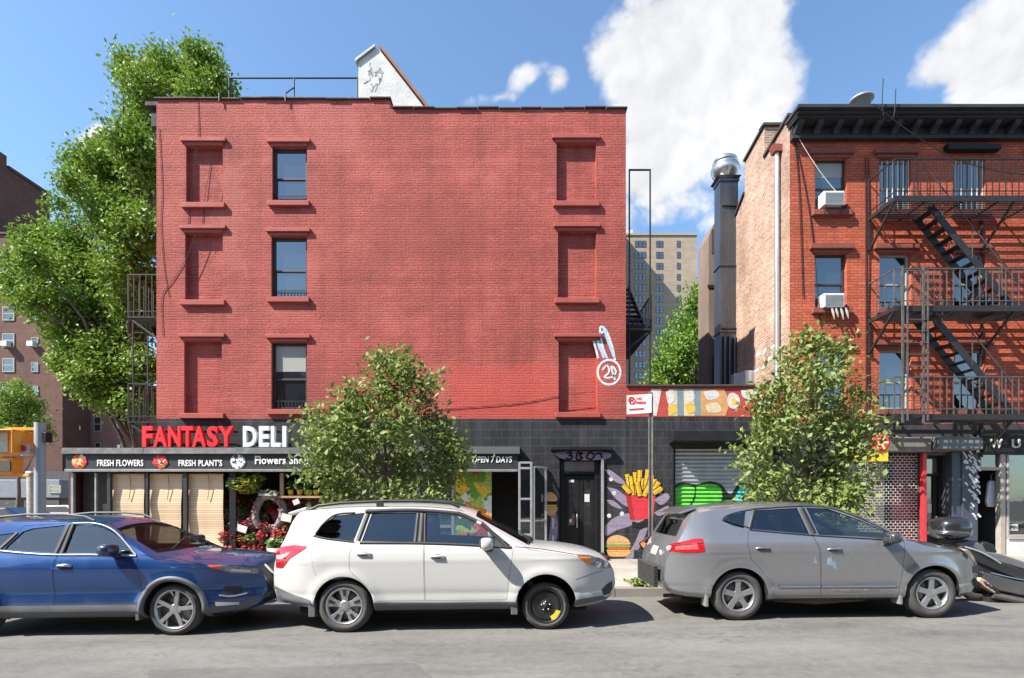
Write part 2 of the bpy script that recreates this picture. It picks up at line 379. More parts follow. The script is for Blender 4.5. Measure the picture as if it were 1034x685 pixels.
def billow(vec):
    vo = t.nodes.new('ShaderNodeTexVoronoi'); vo.feature = 'F1'; vo.normalize = True; vo.inputs['Scale'].default_value = 9; vo.inputs['Detail'].default_value = 3.5; vo.inputs['Roughness'].default_value = .55; vo.inputs['Lacunarity'].default_value = 2.2; 
    wn = t.nodes.new('ShaderNodeTexNoise'); wn.inputs['Scale'].default_value = 9; wn.inputs['Detail'].default_value = 4; t.links.new(vec, wn.inputs['Vector'])
    ws = t.nodes.new('ShaderNodeVectorMath'); ws.operation = 'SCALE'; ws.inputs['Scale'].default_value = .07; t.links.new(wn.outputs['Color'], ws.inputs[0]); wv = t.nodes.new('ShaderNodeVectorMath'); wv.operation = 'ADD'; t.links.new(vec, wv.inputs[0]); t.links.new(ws.outputs[0], wv.inputs[1]); t.links.new(wv.outputs[0], vo.inputs['Vector'])
    return math_(t, 'SUBTRACT', 1, vo.outputs['Distance'])
bl1 = billow(dirv)
den = math_(t, 'ADD', fld, math_(t, 'ADD', math_(t, 'MULTIPLY', math_(t, 'SUBTRACT', n1, .52), .85), math_(t, 'MULTIPLY', math_(t, 'SUBTRACT', bl1, .78), 1.3)))
front = math_(t, 'POWER', maprange(t, den, .02, .30, 0, 1, True), 1.0)
back = maprange(t, math_(t, 'ADD', math_(t, 'MULTIPLY', n2, .6), math_(t, 'MULTIPLY', n1, .5)), .58, .74, 0, .6, True)
isf = maprange(t, sp.outputs[1], .0, .12, 0, 1, True)
fac = math_(t, 'ADD', math_(t, 'MULTIPLY', front, isf), math_(t, 'MULTIPLY', back, math_(t, 'SUBTRACT', 1, isf)))
up = maprange(t, sp.outputs[2], .0, .08, 0, 1)
fac = math_(t, 'MULTIPLY', fac, up)
# cloud puffs are painted lighter towards the sun, greyer away from it
nb = t.nodes.new('ShaderNodeVectorMath'); nb.operation = 'ADD'; t.links.new(dirv, nb.inputs[0]); nb.inputs[1].default_value = (-.012, 0, .014)
n3 = billow(nb.outputs[0])
shade = maprange(t, math_(t, 'SUBTRACT', n3, bl1), -.10, .10, 1.08, .91)
lump = maprange(t, noise(t, dirv, 4, 3), .35, .65, .88, 1.04)
K = 4.15
cs = t.nodes.new('ShaderNodeVectorMath'); cs.operation = 'SCALE'; cs.inputs[0].default_value = (.97 * K, .985 * K, 1.02 * K); t.links.new(math_(t, 'MULTIPLY', shade, lump), cs.inputs['Scale'])
skc = mixc(t, 1.0, sky.outputs[0], (.93, 1.08, 1.13), 'MULTIPLY')
colr = mixc(t, fac, skc, cs.outputs[0])
bg = t.nodes.new('ShaderNodeBackground'); bg.inputs['Strength'].default_value = SKYS; t.links.new(colr, bg.inputs[0])
wo = t.nodes.new('ShaderNodeOutputWorld'); t.links.new(bg.outputs[0], wo.inputs[0])

# ================= ground =================
def asphalt(name, base, patch=True):
    m, t = nt(name); co = objco(t)
    big = noise(t, scalev(t, co, (.35, 1, 1)), .9, 5, .6); fin = noise(t, co, 55, 4, .8); mid = noise(t, co, 9, 5, .65)
    k = maprange(t, math_(t, 'ADD', math_(t, 'MULTIPLY', big, .5), math_(t, 'ADD', math_(t, 'MULTIPLY', mid, .25), math_(t, 'MULTIPLY', fin, .3))), .39, .65, .66, 1.34)
    s = t.nodes.new('ShaderNodeVectorMath'); s.operation = 'SCALE'; s.inputs[0].default_value = base; t.links.new(k, s.inputs['Scale'])
    col = s.outputs[0]
    if patch:
        # oil drips where cars stand, hairline cracks, faded scuffs
        sp = t.nodes.new('ShaderNodeSeparateXYZ'); t.links.new(co, sp.inputs[0])
        oil = maprange(t, noise(t, scalev(t, co, (1, .8, 1)), 1.7, 4, .6), .56, .74, 0, .45)
        lane = maprange(t, math_(t, 'ABSOLUTE', math_(t, 'SUBTRACT', sp.outputs[1], 8.2)), .4, 1.5, 1, .12)
        col = mixc(t, math_(t, 'MULTIPLY', oil, lane), col, (.035, .034, .033))
        vo = t.nodes.new('ShaderNodeTexVoronoi'); vo.feature = 'DISTANCE_TO_EDGE'; vo.inputs['Scale'].default_value = .55
        wv = t.nodes.new('ShaderNodeVectorMath'); wv.operation = 'ADD'; t.links.new(scalev(t, co, (.6, 1, 1)), wv.inputs[0])
        wn = t.nodes.new('ShaderNodeTexNoise'); wn.inputs['Scale'].default_value = 2.2; wn.inputs['Detail'].default_value = 5; t.links.new(co, wn.inputs['Vector'])
        t.links.new(wn.outputs['Color'], wv.inputs[1]); t.links.new(wv.outputs[0], vo.inputs['Vector'])
        crack = maprange(t, vo.outputs['Distance'], 0, .007, .42, 0)
        col = mixc(t, crack, col, (.03, .03, .03))
        tar = maprange(t, noise(t, scalev(t, co, (.5, 3.2, 1)), .9, 3, .5), .60, .68, 0, .35); col = mixc(t, tar, col, (.075, .073, .070))
        scuff = maprange(t, noise(t, scalev(t, co, (.25, 2.2, 1)), 1.6, 6, .7), .58, .75, 0, .3)
        col = mixc(t, scuff, col, (.20, .19, .18))
    return finish(m, t, col, .85, 0, bump(t, math_(t, 'ADD', fin, mid), .35, .006), spec=.3)
M_ROAD = asphalt('asphalt', (.132, .127, .119)); M_GROUND = asphalt('far_ground', (.11, .105, .10), False)
def concrete(name, base, sx=1.5, sy=1.5):
    m, t = nt(name); co = objco(t)
    sp = t.nodes.new('ShaderNodeSeparateXYZ'); t.links.new(co, sp.inputs[0])
    def joint(o, s):
        a = math_(t, 'FRACT', math_(t, 'DIVIDE', o, s)); return maprange(t, math_(t, 'ABSOLUTE', math_(t, 'SUBTRACT', a, .5)), .488, .497, 0, 1)
    j = math_(t, 'MAXIMUM', joint(sp.outputs[0], sx), joint(sp.outputs[1], sy))
    big = noise(t, co, 1.1, 6, .65); fin = noise(t, co, 60, 3)
    cl = t.nodes.new('ShaderNodeTexWhiteNoise'); cv = t.nodes.new('ShaderNodeCombineXYZ')
    t.links.new(math_(t, 'FLOOR', math_(t, 'ADD', math_(t, 'DIVIDE', sp.outputs[0], sx), .5)), cv.inputs[0]); t.links.new(math_(t, 'FLOOR', math_(t, 'ADD', math_(t, 'DIVIDE', sp.outputs[1], sy), .5)), cv.inputs[1]); t.links.new(cv.outputs[0], cl.inputs[0])
    k = maprange(t, math_(t, 'ADD', math_(t, 'MULTIPLY', big, .6), math_(t, 'ADD', math_(t, 'MULTIPLY', fin, .25), math_(t, 'MULTIPLY', cl.outputs['Value'], .15))), .3, .7, .7, 1.25)
    s = t.nodes.new('ShaderNodeVectorMath'); s.operation = 'SCALE'; s.inputs[0].default_value = base; t.links.new(k, s.inputs['Scale'])
    gum = t.nodes.new('ShaderNodeTexVoronoi'); gum.inputs['Scale'].default_value = 3.5; t.links.new(co, gum.inputs['Vector'])
    col = mixc(t, maprange(t, gum.outputs['Distance'], .07, .1, .5, 0), s.outputs[0], (.07, .065, .06))
    col = mixc(t, math_(t, 'MULTIPLY', j, .7), col, (.08, .075, .065))
    return finish(m, t, col, .85, 0, bump(t, math_(t, 'SUBTRACT', fin, j), .3, .008), spec=.3)
M_WALK = concrete('pavement_concrete', (.30, .275, .245)); M_KERB = concrete('kerb_concrete', (.22, .205, .185), 1.8, 50)
def sheet(name, xs, y0, y1, dz, m, ny=1):
    mb = MB(); rows = []
    for i in range(ny + 1):
        y = y0 + (y1 - y0) * i / ny; rows.append([(x, y, gz(x) + dz) for x in xs])
    mb.grid(rows, 0, False, False); return struct(mb.build(name, m))
XS = [-1500, -60, -12, 12, 60, 1500]
sheet('ground', XS, -1500, 1500, -.006, M_GROUND)
sheet('road', [-90, -12, 12, 90], -3.6, YK, 0.0, M_ROAD)
def strip(name, xs, y0, y1, z0, z1, m):
    mb = MB()
    top0 = [(x, y0, gz(x) + z1) for x in xs]; top1 = [(x, y1, gz(x) + z1) for x in xs]; b0 = [(x, y0, gz(x) + z0) for x in xs]; b1 = [(x, y1, gz(x) + z0) for x in xs]
    mb.grid([b0, top0], 0, False, True); mb.grid([top0, top1], 0, False, True); mb.grid([top1, b1], 0, False, True)
    mb.poly([b0[0], b1[0], top1[0], top0[0]]); mb.poly([b0[-1], top0[-1], top1[-1], b1[-1]])
    o = mb.build(name, m); fixnormals(o.data); return struct(o)
strip('kerb', [-16, -12, 12, 70], YK, YK + .16, -.1, .145, M_KERB)
strip('pavement', [-16, -12, 12, 70], YK + .16, YW + 2.2, -.1, .15, M_WALK)
strip('avenue_pavement', [-16, -12, -11.9], YW + 2.2, 80, -.1, .15, M_WALK)
strip('opposite_pavement', [-70, -12, 12, 70], -9, -3.6, -.1, .15, M_WALK)
sheet('avenue', [-31, -16], YK, 120, .001, M_ROAD)
strip('far_pavement', [-45, -31], YK - 2, 120, -.1, .15, M_WALK)

mb = MB(); q = [(X(p, y), y, gz(X(p, y)) + .004) for p, y in ((150, 5.6), (420, 5.75), (440, 5.2), (150, 5.05))]; mb.poly(q[::-1]); M_PATCHR = asphalt('asphalt_patch', (.105, .102, .098), False); struct(mb.build('road_patch', M_PATCHR))
if 0: mb = MB(); q = [(x, y, gz(x) + .004) for x, y in ((1.9, 6.3), (9, 6.22), (9, 6.10), (1.9, 6.16))]; mb.poly(q[::-1]); struct(mb.build('road_seam', mat('tar_seam', (.055, .054, .052), .7, var=.3)))
# ================= building materials =================
M_RED = brick('red_painted_brick', (.365, .083, .066), (.335, .073, .058), (.19, .038, .030), .36, .75, grime=(.19, .042, .034), grimeamt=.55, fade=((.42, .125, .100), .65), bw=.235, rh=.067, ms=.004, rowv=.09, bd=.022, msmooth=.6, dash=.85, soft=.36, patch=((1.2, 4.4, 3.6, 5.3, (.46, .066, .052), .6), (4.6, 5.6, 3.7, 5.6, (.45, .068, .054), .45), (-4.9, -3.9, 7.6, 10.6, (.43, .13, .11), .45), (-2.6, -.9, 10.6, 12.3, (.42, .12, .10), .4), (-.8, 2.6, 7.8, 9.6, (.25, .058, .046), .4), (-6.2, -4.9, 3.9, 6.4, (.40, .085, .07), .35)))
M_REDSILL = mat('red_painted_stone', (.32, .064, .05), .75, var=.2, bmp=.2)
M_BLACKBLOCK = brick('black_painted_block', (.024, .025, .028), (.018, .019, .022), (.054, .054, .058), .4, .5, .42, .21, .007, (.07, .07, .075), .55)
M_ORANGE = brick('orange_red_brick', (.50, .125, .064), (.39, .084, .045), (.27, .06, .035), .25, .8, .205, .072, .010, (.20, .05, .03), .45, rowv=.12, bd=.016, msmooth=.5)
M_TAN = brick('weathered_tan_brick', (.42, .265, .19), (.27, .15, .105), (.47, .39, .32), .45, .9, .205, .072, .012, (.25, .13, .09), .45)
M_BROWN = brick('brown_apartment_brick', (.145, .070, .052), (.11, .051, .039), (.10, .055, .043), .25, .25, .3, .1, .01)
M_TOWER = brick('beige_tower_brick', (.34, .265, .20), (.30, .235, .175), (.36, .31, .25), .12, .1, .6, .3, .02, (.3, .25, .2), .2)
M_BROWNST = mat('brownstone', (.20, .055, .04), .8, var=.25, bmp=.3)
M_BLACK = mat('black_paint', (.013, .013, .015), .5, var=.25, vs=3, spec=.25)
M_BLACKM = mat('matte_black', (.012, .012, .013), .8, var=.2)
M_IRON = mat('black_iron', (.028, .026, .026), .5, .3, var=.35, vs=9, bmp=.2)
M_IRONG = mat('weathered_grey_iron', (.10, .098, .095), .55, .35, var=.35, vs=9, bmp=.2)
M_CORN = mat('black_cornice_paint', (.024, .026, .030), .75, var=.4, vs=2)
M_TAR = mat('roof_tar', (.06, .058, .055), .9, var=.3)
M_COPING = mat('dark_coping', (.055, .036, .03), .8, var=.35, bmp=.3)
M_WHITEP = mat('white_stucco', (.52, .51, .49), .8, var=.3, vs=3, bmp=.5, bs=14)
M_FRAME = mat('dark_window_frame', (.032, .028, .026), .5, var=.2)
M_WFRAME = mat('pale_window_frame', (.32, .31, .28), .5, var=.2)
M_STEEL = mat('galvanised_steel', (.55, .57, .58), .38, .8, var=.2, vs=4, streak=True)
M_STEELD = mat('dark_galvanised_duct', (.10, .11, .125), .35, .7, var=.45, vs=2.2, streak=True)
M_ALU = mat('aluminium', (.62, .63, .64), .35, .7, var=.1)
M_WHITE = mat('white_plastic', (.58, .58, .55), .5, var=.08)
M_GREY = mat('grey_metal', (.30, .31, .32), .5, .3, var=.15)
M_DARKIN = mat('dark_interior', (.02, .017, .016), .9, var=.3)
def panemat(name, base=(.015, .02, .025), wav=.04):
    if name in _MC: return _MC[name]
    m, t = nt(name); co = objco(t)
    _MC[name] = finish(m, t, base, .03, 0, bump(t, noise(t, co, 2.2, 2), wav, .03), spec=1.0); [setattr(n.inputs['IOR'], 'default_value', 2.0) for n in t.nodes if n.type == 'BSDF_PRINCIPLED']; return m
M_PANE = panemat('window_pane'); M_CURT = mat('pale_curtain', (.30, .30, .28), .8, var=.1, vs=3)
M_GRAFW = worn('white_spray_paint', (.62, .65, .67), (.35, .12, .10), .6); M_GRAFB = mat('pale_blue_spray_paint', (.32, .52, .75), .6)
def wall(mb, u0, u1, z0, z1, ops, pos, mi=0, reveal=.15, back=None, flip=False, rmi=None):
    """upright wall between u0..u1 and z0..z1 with rectangular openings (u0,u1,z0,z1[,depth,backmi]); pos(u,d,z)->point, d = depth into the wall"""
    us = sorted(set([u0, u1] + [o[i] for o in ops for i in (0, 1) if u0 < o[i] < u1])); zs = sorted(set([z0, z1] + [o[i] for o in ops for i in (2, 3) if z0 < o[i] < z1]))
    def q(a, m):
        mb.poly(a[::-1] if flip else a, m)
    for a, b in zip(us, us[1:]):
        for c, d in zip(zs, zs[1:]):
            um, zm = (a + b) / 2, (c + d) / 2
            if any(o[0] < um < o[1] and o[2] < zm < o[3] for o in ops): continue
            q([pos(a, 0, c), pos(b, 0, c), pos(b, 0, d), pos(a, 0, d)], mi)
    for o in ops:
        a, b, c, d = o[:4]; dp = o[4] if len(o) > 4 else reveal; r = mi if rmi is None else rmi
        q([pos(a, 0, c), pos(a, dp, c), pos(b, dp, c), pos(b, 0, c)][::-1], r); q([pos(a, 0, d), pos(b, 0, d), pos(b, dp, d), pos(a, dp, d)][::-1], r)
        q([pos(a, 0, c), pos(a, 0, d), pos(a, dp, d), pos(a, dp, c)][::-1], r); q([pos(b, 0, c), pos(b, dp, c), pos(b, dp, d), pos(b, 0, d)][::-1], r)
        if len(o) > 5 and o[5] is not None: q([pos(a, dp, c), pos(b, dp, c), pos(b, dp, d), pos(a, dp, d)], o[5])
front = lambda Y: (lambda u, d, z: (u, Y + d, z))
def window(parent, x0, x1, z0, z1, Y, m=None, blind=0, curtain=False, bars=0, fw=.07, deep=.10):
    """double-hung sash: frame, two panes, meeting rail"""
    m = m or M_FRAME; f = MB(); y = Y + deep
    for a, b, c, d in ((x0, x0 + fw, z0, z1), (x1 - fw, x1, z0, z1), (x0 + fw, x1 - fw, z1 - fw, z1), (x0 + fw, x1 - fw, z0, z0 + fw)): f.box(a, b, y, y + .09, c, d)
    zm = z0 + (z1 - z0) * .46; f.box(x0 + fw, x1 - fw, y + .015, y + .07, zm - .025, zm + .025)
    fr = f.build('window', m, parent, bevel=.006)
    p = MB(); tl = random.uniform(-.006, .006)
    p.box(x0 + fw, x1 - fw, y + .03, y + .036, zm + .025, z1 - fw); p.build('pane', M_PANE, fr)
    p = MB(); p.box(x0 + fw, x1 - fw, y + .05, y + .056, z0 + fw, zm - .025); p.build('pane', M_PANE, fr)
    if bars:
        b = MB()
        for i in range(bars):
            x = x0 + fw + (x1 - x0 - 2 * fw) * (i + 1) / (bars + 1); b.bar((x, y - .03, z0 + .02), (x, y - .03, z0 + bars_h(z0, z1)), .014)
        b.bar((x0, y - .03, z0 + bars_h(z0, z1)), (x1, y - .03, z0 + bars_h(z0, z1)), .02); b.build('window_guard', M_IRON, fr)
    if curtain:
        c = MB(); c.box(x0 + fw, x0 + fw + (x1 - x0) * curtain, y + .024, y + .028, z0 + fw, z1 - fw) if curtain < 0 else c.box(x0 + fw, x1 - fw, y + .022, y + .027, z1 - fw - (z1 - z0) * curtain, z1 - fw)
        c.build('blind', M_CURT, fr)
    return fr
def bars_h(a, b): return (b - a) * .13

# ================= the red painted corner building =================
rb = thing('red_brick_building', 'four storey red painted brick corner building with bricked up windows above a black ground floor', 'building', (-3, YW, 0))
xl, xr = X(158, YW), X(632, YW)
zt1, zt2, zb = Z(101, YW), Z(110.5, YW), Z(423, YW)
xs_ = X(394, YW)
def wx(p): return X(p, YW)
def wz(p): return Z(p, YW)
blinds = [(188, 225, 148, 206), (187, 225, 236, 304), (186, 224, 345, 418), (562, 602, 145, 204.5), (563.5, 602, 234, 302), (564, 603, 345, 417)]
reals = [(275, 310, 149, 204), (274, 310, 239, 301), (274, 310, 346, 414)]
ops = [(wx(a), wx(b), wz(d), wz(c), .135, 0) for a, b, c, d in blinds] + [(wx(a), wx(b), wz(d), wz(c), .2, None) for a, b, c, d in reals]
mb = MB(); pf = front(YW)
ops_l = [o for o in ops if o[1] < xs_]; ops_r = [o for o in ops if o[1] >= xs_]
wall(mb, xl, xs_, zb, zt1, ops_l, pf); wall(mb, xs_, xr, zb, zt2, ops_r, pf)
# the other three sides and the step in the parapet
YB = YW + 14
mb.poly([(xr, YW, zb), (xr, YB, zb), (xr, YB, zt2), (xr, YW, zt2)]); mb.poly([(xl, YB, 0), (xl, YW, 2.95), (xl, YW, zt1), (xl, YB, zt1)])
mb.poly([(xr, YB, 0), (xl, YB, 0), (xl, YB, zt2), (xr, YB, zt2)])
mb.poly([(xs_, YW, zt2), (xs_, YW + .3, zt2), (xs_, YW + .3, zt1), (xs_, YW, zt1)])
mb.poly([(xl, YW + .3, zt1 - .5), (xs_, YW + .3, zt1 - .5), (xs_, YW + .3, zt1), (xl, YW + .3, zt1)][::-1]); mb.poly([(xs_, YW + .3, zt2 - .5), (xr, YW + .3, zt2 - .5), (xr, YW + .3, zt2), (xs_, YW + .3, zt2)][::-1])
mb.build('wall', M_RED, rb)
mb = MB(); mb.poly([(xl, YW + .3, zt2 - .45), (xr, YW + .3, zt2 - .45), (xr, YB, zt2 - .45), (xl, YB, zt2 - .45)]); mb.build('roof', M_TAR, rb)
mb = MB()
def ragged(x0, x1, z, n):
    for i in range(n):
        a, b = x0 + (x1 - x0) * i / n, x0 + (x1 - x0) * (i + 1) / n; h = random.uniform(-.015, .015)
        mb.box(a + .004, b - .004, YW - .05 + random.uniform(-.012, .012), YW + .36, z + .004 + h, z + .045 + h)
random.seed(5); ragged(xl - .05, xs_ + .03, zt1, 11); ragged(xs_ + .05, xr + .04, zt2, 11)
mb.build('parapet_coping', M_COPING, rb, bevel=.01)
for a, b, c, d in blinds + reals:
    m = MB(); m.prism([(wx(a) - .12, wz(c) + .10), (wx(b) + .10, wz(c) + .10), (wx(b) + .10, wz(c) + .20), (wx(a) - .12, wz(c) + .20)], YW - .075, YW + .002)
    if a < 560 or True: m.box(wx(a) - .03, wx(b) + .02, YW - .03, YW - .002, wz(c) + .012, wz(c) + .098)
    m.build('lintel', M_REDSILL, rb, bevel=.012)
    m = MB(); m.box(wx(a) - .09, wx(b) + .08, YW - .085, YW + .09, wz(d) - .13, wz(d) + .006); m.build('sill', M_REDSILL, rb, bevel=.012)
for k, (a, b, c, d) in enumerate(reals): window(rb, wx(a), wx(b), wz(d) + .01, wz(c), YW, bars=8, curtain=(.0, .0, .38)[k], deep=.1)
# cornice end at the top left corner, on the avenue front
m = MB(); m.box(xl - .34, xl - .003, YW + .05, YB, zt1 - .12, zt1 + .0); m.box(xl - .22, xl - .003, YW + .12, YB, zt1 - .62, zt1 - .22); m.build('cornice', M_CORN, rb, bevel=.02)
# stair bulkhead on the roof: white sloping side with a chimney stub behind it
yb_ = YW + 1.0
def bx(p): return X(p, yb_)
def bz(p): return Z(p, yb_)
m = MB(); m.prism([(bx(362), bz(115)), (bx(362), bz(62)), (bx(379), bz(49)), (bx(383), bz(50)), (bx(432), bz(113)), (bx(432), bz(125)), (bx(362), bz(125))], yb_, yb_ + 1.1); bk = m.build('roof_bulkhead', M_WHITEP, rb, bevel=.01)
m = MB(); m.bar((bx(360), yb_ + .5, bz(61)), (bx(381), yb_ + .5, bz(45.5)), 1.25, .05, up=(0, 1, 0)) if False else m.prism([(bx(359), bz(63.5)), (bx(379), bz(48.2)), (bx(379), bz(46)), (bx(359), bz(61))], yb_ - .06, yb_ + 1.16)
m.prism([(bx(383.5), bz(48.5)), (bx(433), bz(112)), (bx(436), bz(111.5)), (bx(385), bz(46.5))], yb_ - .05, yb_ + 1.16, mi=1); m.build('bulkhead_roof', [M_WHITEP, mat('rusty_flashing', (.24, .10, .06), .7, var=.4)], bk)
m = MB(); m.box(bx(380.5), bx(389), yb_ + .25, yb_ + .62, bz(60), bz(46)); m.build('chimney', mat('weathered_stub', (.35, .27, .22), .9, var=.4, bmp=.5), bk, bevel=.04)
m = MB(); rg = random.Random(3)
for k in range(9):
    a = bx(369 + rg.random() * 16); c = bz(70 + rg.random() * 20); pts = [(a + rg.uniform(-.16, .16) * math.sin(q * .9), c + .22 * math.cos(q * 1.1 + k) * rg.random()) for q in range(5)]
    m.ribbon(smooth_line(pts, 14), .02, yb_ - .004 - .0006 * k)
m.build('graffiti', mat('grey_spray_paint', (.25, .26, .25), .7), bk)
# ground floor: black painted block on the right, open shopfront on the left
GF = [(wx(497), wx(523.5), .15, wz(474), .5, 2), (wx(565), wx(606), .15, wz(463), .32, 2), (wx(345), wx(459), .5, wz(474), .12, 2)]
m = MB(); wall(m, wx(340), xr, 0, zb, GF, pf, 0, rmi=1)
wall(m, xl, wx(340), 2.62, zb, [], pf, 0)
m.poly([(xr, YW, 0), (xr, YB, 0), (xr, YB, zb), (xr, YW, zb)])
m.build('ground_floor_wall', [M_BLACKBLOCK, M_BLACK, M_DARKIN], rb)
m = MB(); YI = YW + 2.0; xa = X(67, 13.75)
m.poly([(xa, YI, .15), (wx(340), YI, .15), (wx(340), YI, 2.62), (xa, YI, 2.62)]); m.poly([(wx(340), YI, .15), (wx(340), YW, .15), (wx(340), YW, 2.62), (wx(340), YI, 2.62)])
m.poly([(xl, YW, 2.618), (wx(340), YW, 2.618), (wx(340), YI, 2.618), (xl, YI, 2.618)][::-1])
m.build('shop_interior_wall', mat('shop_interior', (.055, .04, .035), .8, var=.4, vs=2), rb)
# thin cables stapled up the left end of the wall
for pts in ([(200, 100), (201, 135), (199, 150), (195, 185), (190, 230)], [(213, 166), (208, 195), (203, 240)], [(161, 130), (164, 190), (163, 225), (166, 270), (171, 300)], [(200, 232), (188, 262), (174, 285), (164, 300), (165, 340)], [(440, 414), (520, 408), (565, 400), (600, 396)]):
    m = MB(); m.tube([(wx(a), YW - .015, wz(b)) for a, b in smooth_line(pts, 20)], .006, 5); m.build('cable', M_BLACK, rb)
# faded red roller patches above the black ground floor are paint of their own
m = MB(); rg = random.Random(8)
M_PATCH = mat('fresh_red_paint', (.56, .072, .062), .8, var=.2, bmp=.5)
# tag at the right end of the wall
m = MB(); yg = YW - .004
def G(pts): return [(wx(a), wz(b)) for a, b in pts]
circ = [(615 + 11.5 * math.cos(q * .42), 376 + 12.5 * math.sin(q * .42)) for q in range(16)]
m.ribbon(smooth_line(G(circ), 40), .055, yg)
m.ribbon(smooth_line(G([(604, 362), (601, 350), (598, 338), (603, 343), (609, 354), (613, 362)]), 24), .055, yg - .001)
m.ribbon(smooth_line(G([(613, 362), (608, 348), (606, 331), (612, 334), (618, 350), (621, 364)]), 24), .055, yg - .002)
m.ribbon(smooth_line(G([(608, 374), (613, 369), (615, 376), (610, 381), (618, 381), (622, 375), (617, 370), (621, 384)]), 24), .05, yg - .003)
m.build('graffiti_tag', M_GRAFW, rb)
m = MB(); m.ribbon(smooth_line(G([(600, 338), (605, 350), (610, 362)]), 10), .06, yg - .005); m.ribbon(smooth_line(G([(609, 330), (614, 345), (620, 361)]), 10), .06, yg - .006); m.ribbon(smooth_line(G([(605, 338), (612, 333)]), 6), .07, yg - .007); m.build('graffiti_tag', M_GRAFB, rb)
m = MB(); m.ribbon(smooth_line([(wx(640), wz(386)), (wx(641), wz(387))], 4), .1, yg)
# entrance door with transom, silver strip and black ledge over it
d0, d1, dy = wx(566), wx(605.5), YW + .16
m = MB()
for a, b, c, e in ((d0, d0 + .11, .15, wz(463.5)), (d1 - .11, d1, .15, wz(463.5)), (d0 + .11, d1 - .11, wz(466), wz(463.5)), (d0 + .11, d1 - .11, wz(479), wz(476))): m.box(a, b, dy - .06, dy + .08, c, e)
df = m.build('door_frame', M_BLACK, rb, bevel=.008)
m = MB(); m.box(d0 + .11, d1 - .11, dy, dy + .01, wz(476), wz(466)); m.build('transom_pane', panemat('transom_glass', (.16, .18, .18)), df)
m = MB(); x0, x1 = d0 + .115, d1 - .115; xm = (x0 + x1) / 2
for a, b in ((x0, xm - .006), (xm + .006, x1)):
    for q in ((a, a + .1, .17, wz(480)), (b - .1, b, .17, wz(480)), (a + .1, b - .1, wz(484), wz(480)), (a + .1, b - .1, .17, 1.05)): m.box(q[0], q[1], dy, dy + .05, q[2], q[3])
    m.box(a + .1, b - .1, dy + .02, dy + .03, 1.05, wz(484), 1)
dd = m.build('door', [M_BLACK, M_PANE], rb, bevel=.006)
m = MB(); m.tube([(xm - .07, dy - .05, 1.0), (xm - .07, dy - .07, 1.05), (xm - .07, dy - .07, 1.3), (xm - .07, dy - .05, 1.35)], .013, 8); m.build('handle', M_ALU, dd)
m = MB(); m.box(xm + .14, xm + .27, dy - .004, dy + .018, wz(507), wz(499)); m.box(xm - .27, xm - .14, dy - .004, dy + .018, wz(487), wz(484.5)); m.build('notice', M_WHITE, dd)
m = MB(); m.box(wx(607), wx(609.5), YW - .05, YW - .002, .2, wz(463)); m.build('door_trim', M_ALU, rb, bevel=.004)
m = MB(); m.box(wx(555.5), wx(617.5), YW - .16, YW - .002, wz(455), wz(451.5)); m.build('door_ledge', M_BLACK, rb, bevel=.01)
m = MB(); m.box(wx(560), wx(612), YW - .35, YW - .003, .152, .30); m.box(wx(562), wx(610), YW - .18, YW - .004, .301, .36); m.build('door_step', M_BLACKBLOCK, rb, bevel=.01)
# ---- painted food mural on the black wall ----
mu = MB(); mats = [worn('mural_' + n, c) for n, c in (('lilac', (.27, .22, .31)), ('red', (.62, .035, .055)), ('dark_red', (.38, .02, .03)), ('yellow', (.78, .47, .03)), ('ochre', (.5, .27, .02)), ('bun', (.62, .36, .15)), ('orange', (.80, .28, .05)), ('black', (.01, .01, .01)), ('green', (.16, .35, .06)), ('pale', (.6, .58, .6)), ('pepperoni', (.5, .10, .04)))]
LIL, REDM, DRED, YEL, OCH, BUN, ORA, BLK, GRN, PAL, PEP = range(11)
flat = lambda k: (lambda x, z: YW - .003 - .0015 * k)
def blobs(pts, mi, k, n=40): mu.scan(smooth_line(G(pts + [pts[0]]), n), .012, flat(k), mi)
for pts in ([(610, 474), (618, 476), (632, 488), (622, 487)], [(613, 492), (624, 495), (636, 506), (634, 512), (622, 504)], [(611, 531), (622, 522), (640, 518), (652, 523), (640, 530), (622, 536), (612, 541)], [(612, 505), (620, 506), (628, 514), (618, 511)], [(646, 536), (654, 532), (650, 545), (644, 556), (637, 566), (630, 566), (640, 550)], [(660, 505), (672, 498), (676, 503), (668, 510)], [(660, 518), (674, 511), (675, 516), (666, 521)], [(556, 512), (562, 520), (563, 540), (558, 552), (553, 552), (556, 530)]): blobs(pts, LIL, 0)
for cx_, cy_ in ((620, 498), (628, 519), (617, 484), (666, 497), (615, 521)): blobs([(cx_ + 2.2 * math.cos(a), cy_ + 2.2 * math.sin(a)) for a in np.linspace(0, 6.28, 9)[:-1]], PAL, 1, 16)
box_ = [(632, 498), (636, 500), (645, 501.5), (655, 500.5), (661, 498), (659, 523), (640, 525), (636, 524)]
mu.scan(G([(631, 497.5), (637, 499.6), (641, 525.5), (636.5, 525)]), .012, flat(2), DRED); mu.scan(G([(637, 499.6), (645, 501.5), (655, 500.5), (662, 497.5), (659.5, 523.5), (641, 525.5)]), .012, flat(2), REDM)
rg = random.Random(4)
fr = [(633, 479, 637, 499), (637, 481, 640, 500), (641, 477, 644, 501), (646, 475, 645, 501), (650, 483, 648, 501), (654, 474, 651, 501), (658, 480, 653, 500), (661, 484, 656, 500), (665, 487, 658, 498), (668, 493, 660, 498), (629, 490, 636, 498), (643, 487, 646, 501), (656, 489, 650, 501)]
